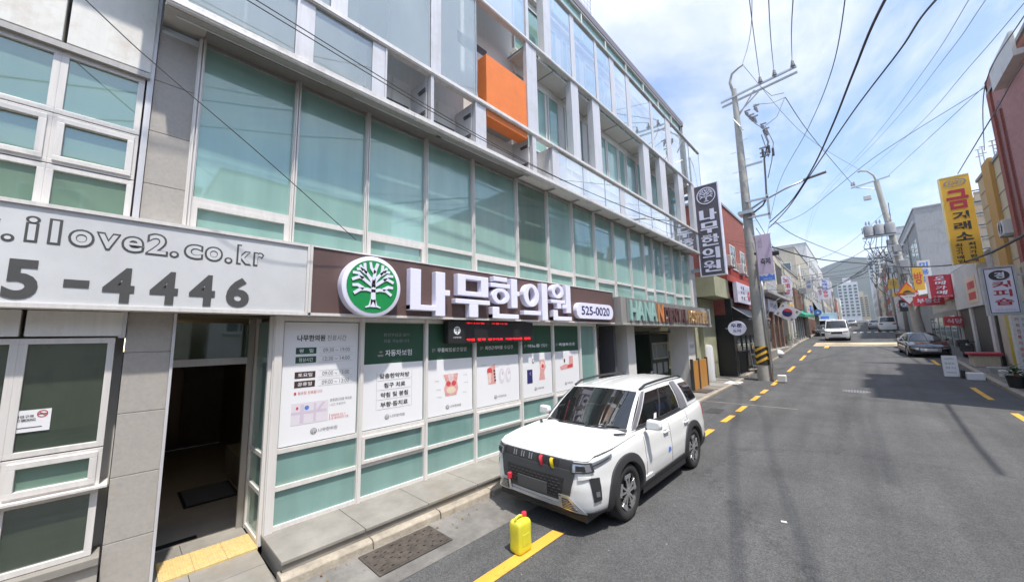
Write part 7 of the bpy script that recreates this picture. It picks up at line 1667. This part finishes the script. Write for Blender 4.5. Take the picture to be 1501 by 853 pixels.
write('lettering', '557-0750', (4.02, 23.89, 3.13), X_, Z_, .5, .10, M['print_lilac'], cs); MB().box(4.70, 5.05, 23.98, 24.05, 3.4, 3.48).box(4.70, 5.05, 23.98, 24.05, 4.5, 4.58).build('bracket', M['steel'], cs)
cp_ = thing('lettered_column', 'white column covered with small vertical lettering below the coffee sign', 'column', (4.45, 23.2, .3)); MB().box(4.22, 4.72, 23.1, 23.5, .3, 2.95).build('column', M['whitish'], cp_)
for j in range(3):
    for k, s_ in enumerate('커피전통차음료생과일'): write('lettering', s_, (4.28 + j * .15, 23.09, 2.72 - k * .22), X_, Z_, .09, .13, M['print_red'] if j == 0 else M['ink_gray'], cp_, off=.01)
bv_ = tag(MB().box(4.9, 5.0, 20.0, 22.2, 1.2, 2.6).build('blue_sign', M['print_blue']), 'blue and yellow sign panel at the far right edge of the view', 'sign')
rs = thing('red_sign', 'dark red square banner sign with slanted white Hangul over the shops', 'shop sign', (3.9, 34, 5)); MB().box(3.40, 4.33, 33.95, 34.1, 4.36, 5.75).build('face', M['red_sign'], rs); MB().box(3.30, 3.40, 33.93, 34.12, 4.34, 5.77).box(4.33, 4.40, 33.93, 34.12, 4.34, 5.77).build('edge_trim', M['print_pale'], rs)
for k, s_ in enumerate('오메가메'): write('lettering', s_, (3.62, 33.94, 5.44 - k * .29), X_, Z_, .42, .23, M['sign_white'], rs, off=.03, slant=.25)
write('lettering', '주얼리시계', (3.5, 33.94, 4.40), X_, Z_, .75, .10, M['print_pale'], rs)
ts = thing('warning_signs', 'orange triangular hump warning sign above an inverted white give way triangle', 'traffic sign', (3.1, 43.2, 5))
MB().box(2.95, 3.45, 43.42, 43.5, 5.45, 5.52).box(2.95, 3.45, 43.42, 43.5, 4.95, 5.02).build('strap', M['steel'], ts); MB().tube([(3.12, 43.38, 4.4), (3.10, 43.38, 6.4)], .04, 8).build('post', M['steel'], ts)
def tri(name, cx, cz, r_, up, m_, y_): s_ = 1 if up else -1; MB().prism([(cx - r_, cz - s_ * r_ * .55), (cx + r_, cz - s_ * r_ * .55), (cx, cz + s_ * r_ * .95)], (0, y_, 0), X_, Z_, .015).build(name, m_, ts)
tri('warning_triangle', 3.12, 5.72, .64, True, M['print_red'], 43.32); tri('warning_face', 3.12, 5.70, .50, True, mat('sign_orange', (.85, .36, .02), .5), 43.30); MB().prism([(2.86 + .52 * k / 8, 5.48 + .15 * sin(pi * k / 8)) for k in range(9)], (0, 43.28, 0), X_, Z_, .005).build('hump_symbol', M['ink'], ts)
tri('give_way_triangle', 3.14, 4.96, .62, False, M['print_red'], 43.32); tri('give_way_face', 3.14, 4.98, .47, False, M['print_white'], 43.30); write('lettering', '양보', (2.95, 43.28, 5.03), X_, Z_, .38, .15, M['ink_gray'], ts)
for lab, x0_, x1_, z0_, z1_, y_, m_, s_, im in (('small yellow blade sign high beside the transformer pole', 2.8, 3.6, 7.0, 8.1, 58, 'yellow_sign', '가구', 'ink_gray'), ('yellow and white blade sign with red character behind the warning triangle', 3.45, 4.0, 5.5, 7.35, 42, 'yellow_sign', '방', 'print_red'), ('small black square sign above the distant parked cars', 3.3, 4.2, 4.4, 5.6, 56, 'ink', '먹', 'sign_white'), ('orange arrow shaped sign left of the warning triangle', 2.6, 3.8, 5.6, 6.0, 50, 'ochre', '금은', 'ink'), ('red and white sign low behind the warning triangle', 3.1, 4.6, 4.2, 4.9, 40, 'print_red', '부동산', 'sign_white'), ('round ended red sign above the black sedan', 4.2, 5.1, 2.7, 3.3, 38, 'print_red', '식당', 'sign_white')):
    t = thing('blade_sign', lab, 'shop sign', ((x0_ + x1_) / 2, y_, z0_)); MB().box(x0_, x1_, y_, y_ + .2, z0_, z1_).build('face', M[m_], t); write('lettering', s_, (x0_ + .12 * (x1_ - x0_), y_ - .01, z0_ + .25 * (z1_ - z0_)), X_, Z_, (x1_ - x0_) * .76, (z1_ - z0_) * .5, M[im], t, off=.02)
    MB().box(x1_, 5.2, y_ + .05, y_ + .12, z1_ - .15, z1_ - .1).build('bracket', M['steel'], t)
bs = thing('round_blue_sign', 'round blue traffic sign on a post left of the box truck', 'traffic sign', (-3.6, 60, 3)); MB().tube([(-3.6, 60, zg(60)), (-3.6, 60, 5.4)], .05, 6).build('post', M['steel'], bs); MB().ellipse(-3.6, 4.9, .38, .38, (0, 59.9, 0), X_, Z_, .03, 20).build('disc', M['print_blue'], bs); write('lettering', '▲', (-3.75, 59.85, 4.75), X_, Z_, .3, .3, M['print_white'], bs)
# ---------------------------------------------------------------- wires
def wire(label, pts, r, m_='cable', sag=0.0, name='overhead_cable'):
    P = [Vector(p) for p in pts]; out = []
    for i in range(len(P) - 1):
        p0, p1, p2, p3 = P[max(i - 1, 0)], P[i], P[i + 1], P[min(i + 2, len(P) - 1)]
        for k in range(8):
            t = k / 8; out.append(.5 * (2 * p1 + (p2 - p0) * t + (2 * p0 - 5 * p1 + 4 * p2 - p3) * t * t + (3 * p1 - p0 - 3 * p2 + p3) * t ** 3))
    out.append(P[-1])
    if sag:
        n_ = len(out) - 1
        for i, p in enumerate(out): t = i / n_; p.z -= sag * 4 * t * (1 - t)
    o = MB().tube(out, r, 6).build(name, M[m_], smooth=True); tag(o, label, 'cable', 'cables strung over the street'); return o
wire('left one of two thick bundled cables rising from the striped pole over the road', [(1.6, 3, 6.4), (0.96, 9, 8.41), (.57, 12, 8.89), (.09, 15, 9.06), (-.65, 18, 8.86), (-1.61, 20, 8.27), (-2.66, 21.6, 7.93)], .026)
wire('right one of two thick bundled cables rising from the striped pole over the road', [(1.9, 3, 5.4), (1.52, 9, 8.0), (1.36, 12, 8.97), (.57, 15.5, 9.42), (-.73, 18.5, 8.82), (-1.78, 20.3, 8.08), (-2.72, 21.6, 7.65)], .021)
wire('high thin wire from the left insulator of the crossarm over the roof', [(.6, -4, 8.2), (-1.12, 10, 12.0), (-2.39, 21.6, 15.6)], .014, 'cable_gray'); wire('high thin wire from the middle insulator of the crossarm', [(1.2, -4, 7.4), (-.69, 10, 11.2), (-1.78, 21.6, 15.7)], .014, 'cable_gray'); wire('high thin wire from the right insulator of the crossarm', [(1.7, -4, 6.9), (-.21, 10, 10.7), (-1.03, 21.6, 15.75)], .014, 'cable_gray')
wire('thin wire rising from the bent tip of the striped pole', [(-.2, 0, 8.4), (-1.18, 11, 11.43), (-3.09, 21.8, 16.8)], .010, 'cable_gray')
wire('wire crossing from the striped pole crossarm to the transformer pole crossarm', [(-1.48, 21.8, 14.1), (-.88, 28, 14.32), (.8, 43.9, 15.7)], .018); wire('thin wire joining the bent tips of the two poles', [(-3.04, 21.8, 16.7), (-1.35, 32, 16.2), (1.6, 43.9, 16.5)], .012, 'cable_gray')
wire('thin dark wire slanting through the blue patch of sky', [(.6, 10, 9.9), (.23, 14, 10.31), (-.74, 20, 11.31), (-3.05, 30, 12.31), (-5.3, 38, 9.8)], .012)
for lab, pts, r in (('upper thin wire from the upper right corner to the transformer pole', [(3.2, 4, 7.3), (3.11, 12, 8.98), (3.04, 16, 9.85), (2.75, 24, 11.49), (1.93, 44, 16.4)], .008), ('middle thin wire from the top edge towards the left roofs', [(2.5, 4, 7.9), (2.46, 12, 9.52), (2.43, 18, 11.08), (1.36, 28, 12.77), (-2.06, 50, 16.0), (-4.5, 60, 12)], .007), ('second thin wire from the top edge towards the left roofs', [(2.7, 4, 7.5), (2.67, 12, 9.37), (2.66, 16, 10.39), (2.08, 26, 12.63), (-1.78, 50, 15.92), (-4.4, 62, 13)], .007),
    ('thin wire from the transformer pole to the pink building corner', [(3.19, 44, 15.6), (4.15, 30, 13.23), (5.0, 24.5, 12.75)], .014), ('thin wire dropping past the pink building to the antennas', [(3.4, 8, 8.4), (3.58, 14, 9.73), (4.05, 20, 10.77), (5.3, 28, 11.0)], .014), ('darker wire dropping past the arch to the antennas', [(3.2, 8, 7.6), (3.45, 14, 8.62), (3.74, 18, 9.09), (4.68, 30, 10.67)], .018)):
    wire(lab, pts, r, 'cable_gray')
wire('heavy cable from the striped pole cameras across to the transformer pole', [(-2.72, 21.8, 6.71), (-1.24, 26, 6.45), (1.2, 36, 7.1), (3.1, 43.8, 7.6)], .030); wire('heavy cable from the transformer pole past the coffee sign', [(3.1, 43.8, 7.6), (4.3, 34, 6.29), (4.31, 26, 5.67), (3.8, 18, 5.17), (3.5, 10, 5.0)], .045)
wire('long slack cable from the pole bracket to the far right poles', [(-2.49, 21.8, 7.94), (-1.97, 30, 8.4), (.74, 48, 9.3), (3.8, 61.9, 11.2)], .018); wire('slack wire rising from the brick house to the transformer pole top', [(-4.9, 29, 7.2), (-4.06, 34, 7.27), (-.65, 42, 9.4), (2.6, 43.8, 12.4)], .014); wire('slack wire rising from the flag towards the transformer platform', [(-5.1, 29, 5.5), (-4.3, 31, 5.5), (-3.15, 38, 6.2), (1.0, 43.7, 9.4)], .018)
wire('wire fanning up from the pole bracket towards the pink building roof', [(-2.67, 21.8, 7.81), (-1.51, 26, 9.2), (1.5, 25.5, 11.2), (5.0, 24.6, 12.7)], .012)
wire('thin black drop wire crossing the first window bays down to the brown sign', [(-4.8, -2.5, 7.3), (-4.8, -.46, 5.64), (-4.8, .09, 5.23), (-4.8, .93, 4.67), (-5.1, 2.2, 3.95)], .0055)
for k, lab in enumerate(('upper thin wire along the balcony band', 'lower thin wire along the balcony band')): wire(lab, [(-4.6, -3, 6.75 - .08 * k), (-4.8, .96, 6.54 - .07 * k), (-4.8, 4.27, 6.28 - .05 * k), (-4.7, 8.0, 6.2), (-4.4, 14, 6.4), (-3.7, 21.6, 7.0 - .2 * k)], .007, 'cable')
for k in range(6): wire(('first', 'second', 'third', 'fourth', 'fifth', 'sixth')[k] + ' slack service wire from the transformer platform down the street, counted from the top', [(2.6 - .3 * k, 43.8, 9.8 - .45 * k), (.5 - .8 * k, 60, 8.9 - .3 * k), (-3.5, 88 - 6 * k, 12.5 - .6 * k)], .02)
for k in range(5): wire(('top', 'upper', 'middle', 'lower', 'bottom')[k] + ' wire strung along the thin poles on the right', [(2.9, 43.9, 13.2 - .9 * k), (3.9, 62, 13.0 - .9 * k), (3.8, 76, 14.2 - .9 * k), (3.9, 95, 15.5 - .9 * k), (4.0, 125, 16.5 - .8 * k)], .025, sag=.0)
for k in range(3): wire(('highest', 'middle', 'lowest')[k] + ' wire along the left row of shop roofs', [(-3.3, 21.8, 8.4 - .6 * k), (-4.0, 38, 8.2 - .5 * k), (-4.5, 57, 9.2 - .6 * k), (-4.4, 88, 12.6 - .6 * k)], .016, 'cable_gray')
for k in range(4): wire(('near', 'second', 'third', 'far')[k] + ' wire crossing between the two rows of roofs', [(-5.1, 48 + 9 * k, 8.2 + .8 * k), (0, 47 + 8 * k, 8.3 + .5 * k), (5.0, 55 + 6 * k, 10.5)], .016)
# ---------------------------------------------------------------- air

R6 = random.Random(4); tc_ = MB()
for k in range(26):
    a = Vector((R6.uniform(1.0, 3.4), 43.4 + R6.uniform(-.3, .3), R6.uniform(6.5, 10.3))); b = a + Vector((R6.uniform(-.5, 1.1), R6.uniform(-.4, .4), R6.uniform(-1.8, .3))); b.x = min(b.x, 3.6)
    m_ = (a + b) / 2 + Vector((0, 0, -R6.uniform(.2, .9))); tc_.tube([a, (a + m_) / 2 + Vector((0, 0, -.12)), m_, (m_ + b) / 2 + Vector((0, 0, -.12)), b], R6.choice((.014, .02, .026)), 5)
stuff(tc_.build('tangled_cables', M['cable'], P2))
for x, y_, z, w_ in ((2.75, 43.4, 8.9, .45), (3.35, 43.3, 6.2, .35), (3.0, 43.3, 5.2, .5), (2.4, 43.5, 9.6, .3)): MB().box(x, x + w_, y_, y_ + .3, z, z + w_ * 1.3).build('equipment_box', M['grey'], P2, bevel=.02)
hm = bpy.data.materials.new('haze_air'); hm.use_nodes = True; hn = hm.node_tree
hn.nodes.remove(hn.nodes['Principled BSDF']); pv = hn.nodes.new('ShaderNodeVolumePrincipled')
pv.inputs['Color'].default_value = (.80, .86, 1.0, 1); pv.inputs['Density'].default_value = .00011; pv.inputs['Anisotropy'].default_value = .2
hn.links.new(pv.outputs[0], hn.nodes['Material Output'].inputs['Volume'])
stuff(MB().box(-4500, 4500, -400, 5100, -1.5, 450).build('haze', hm))
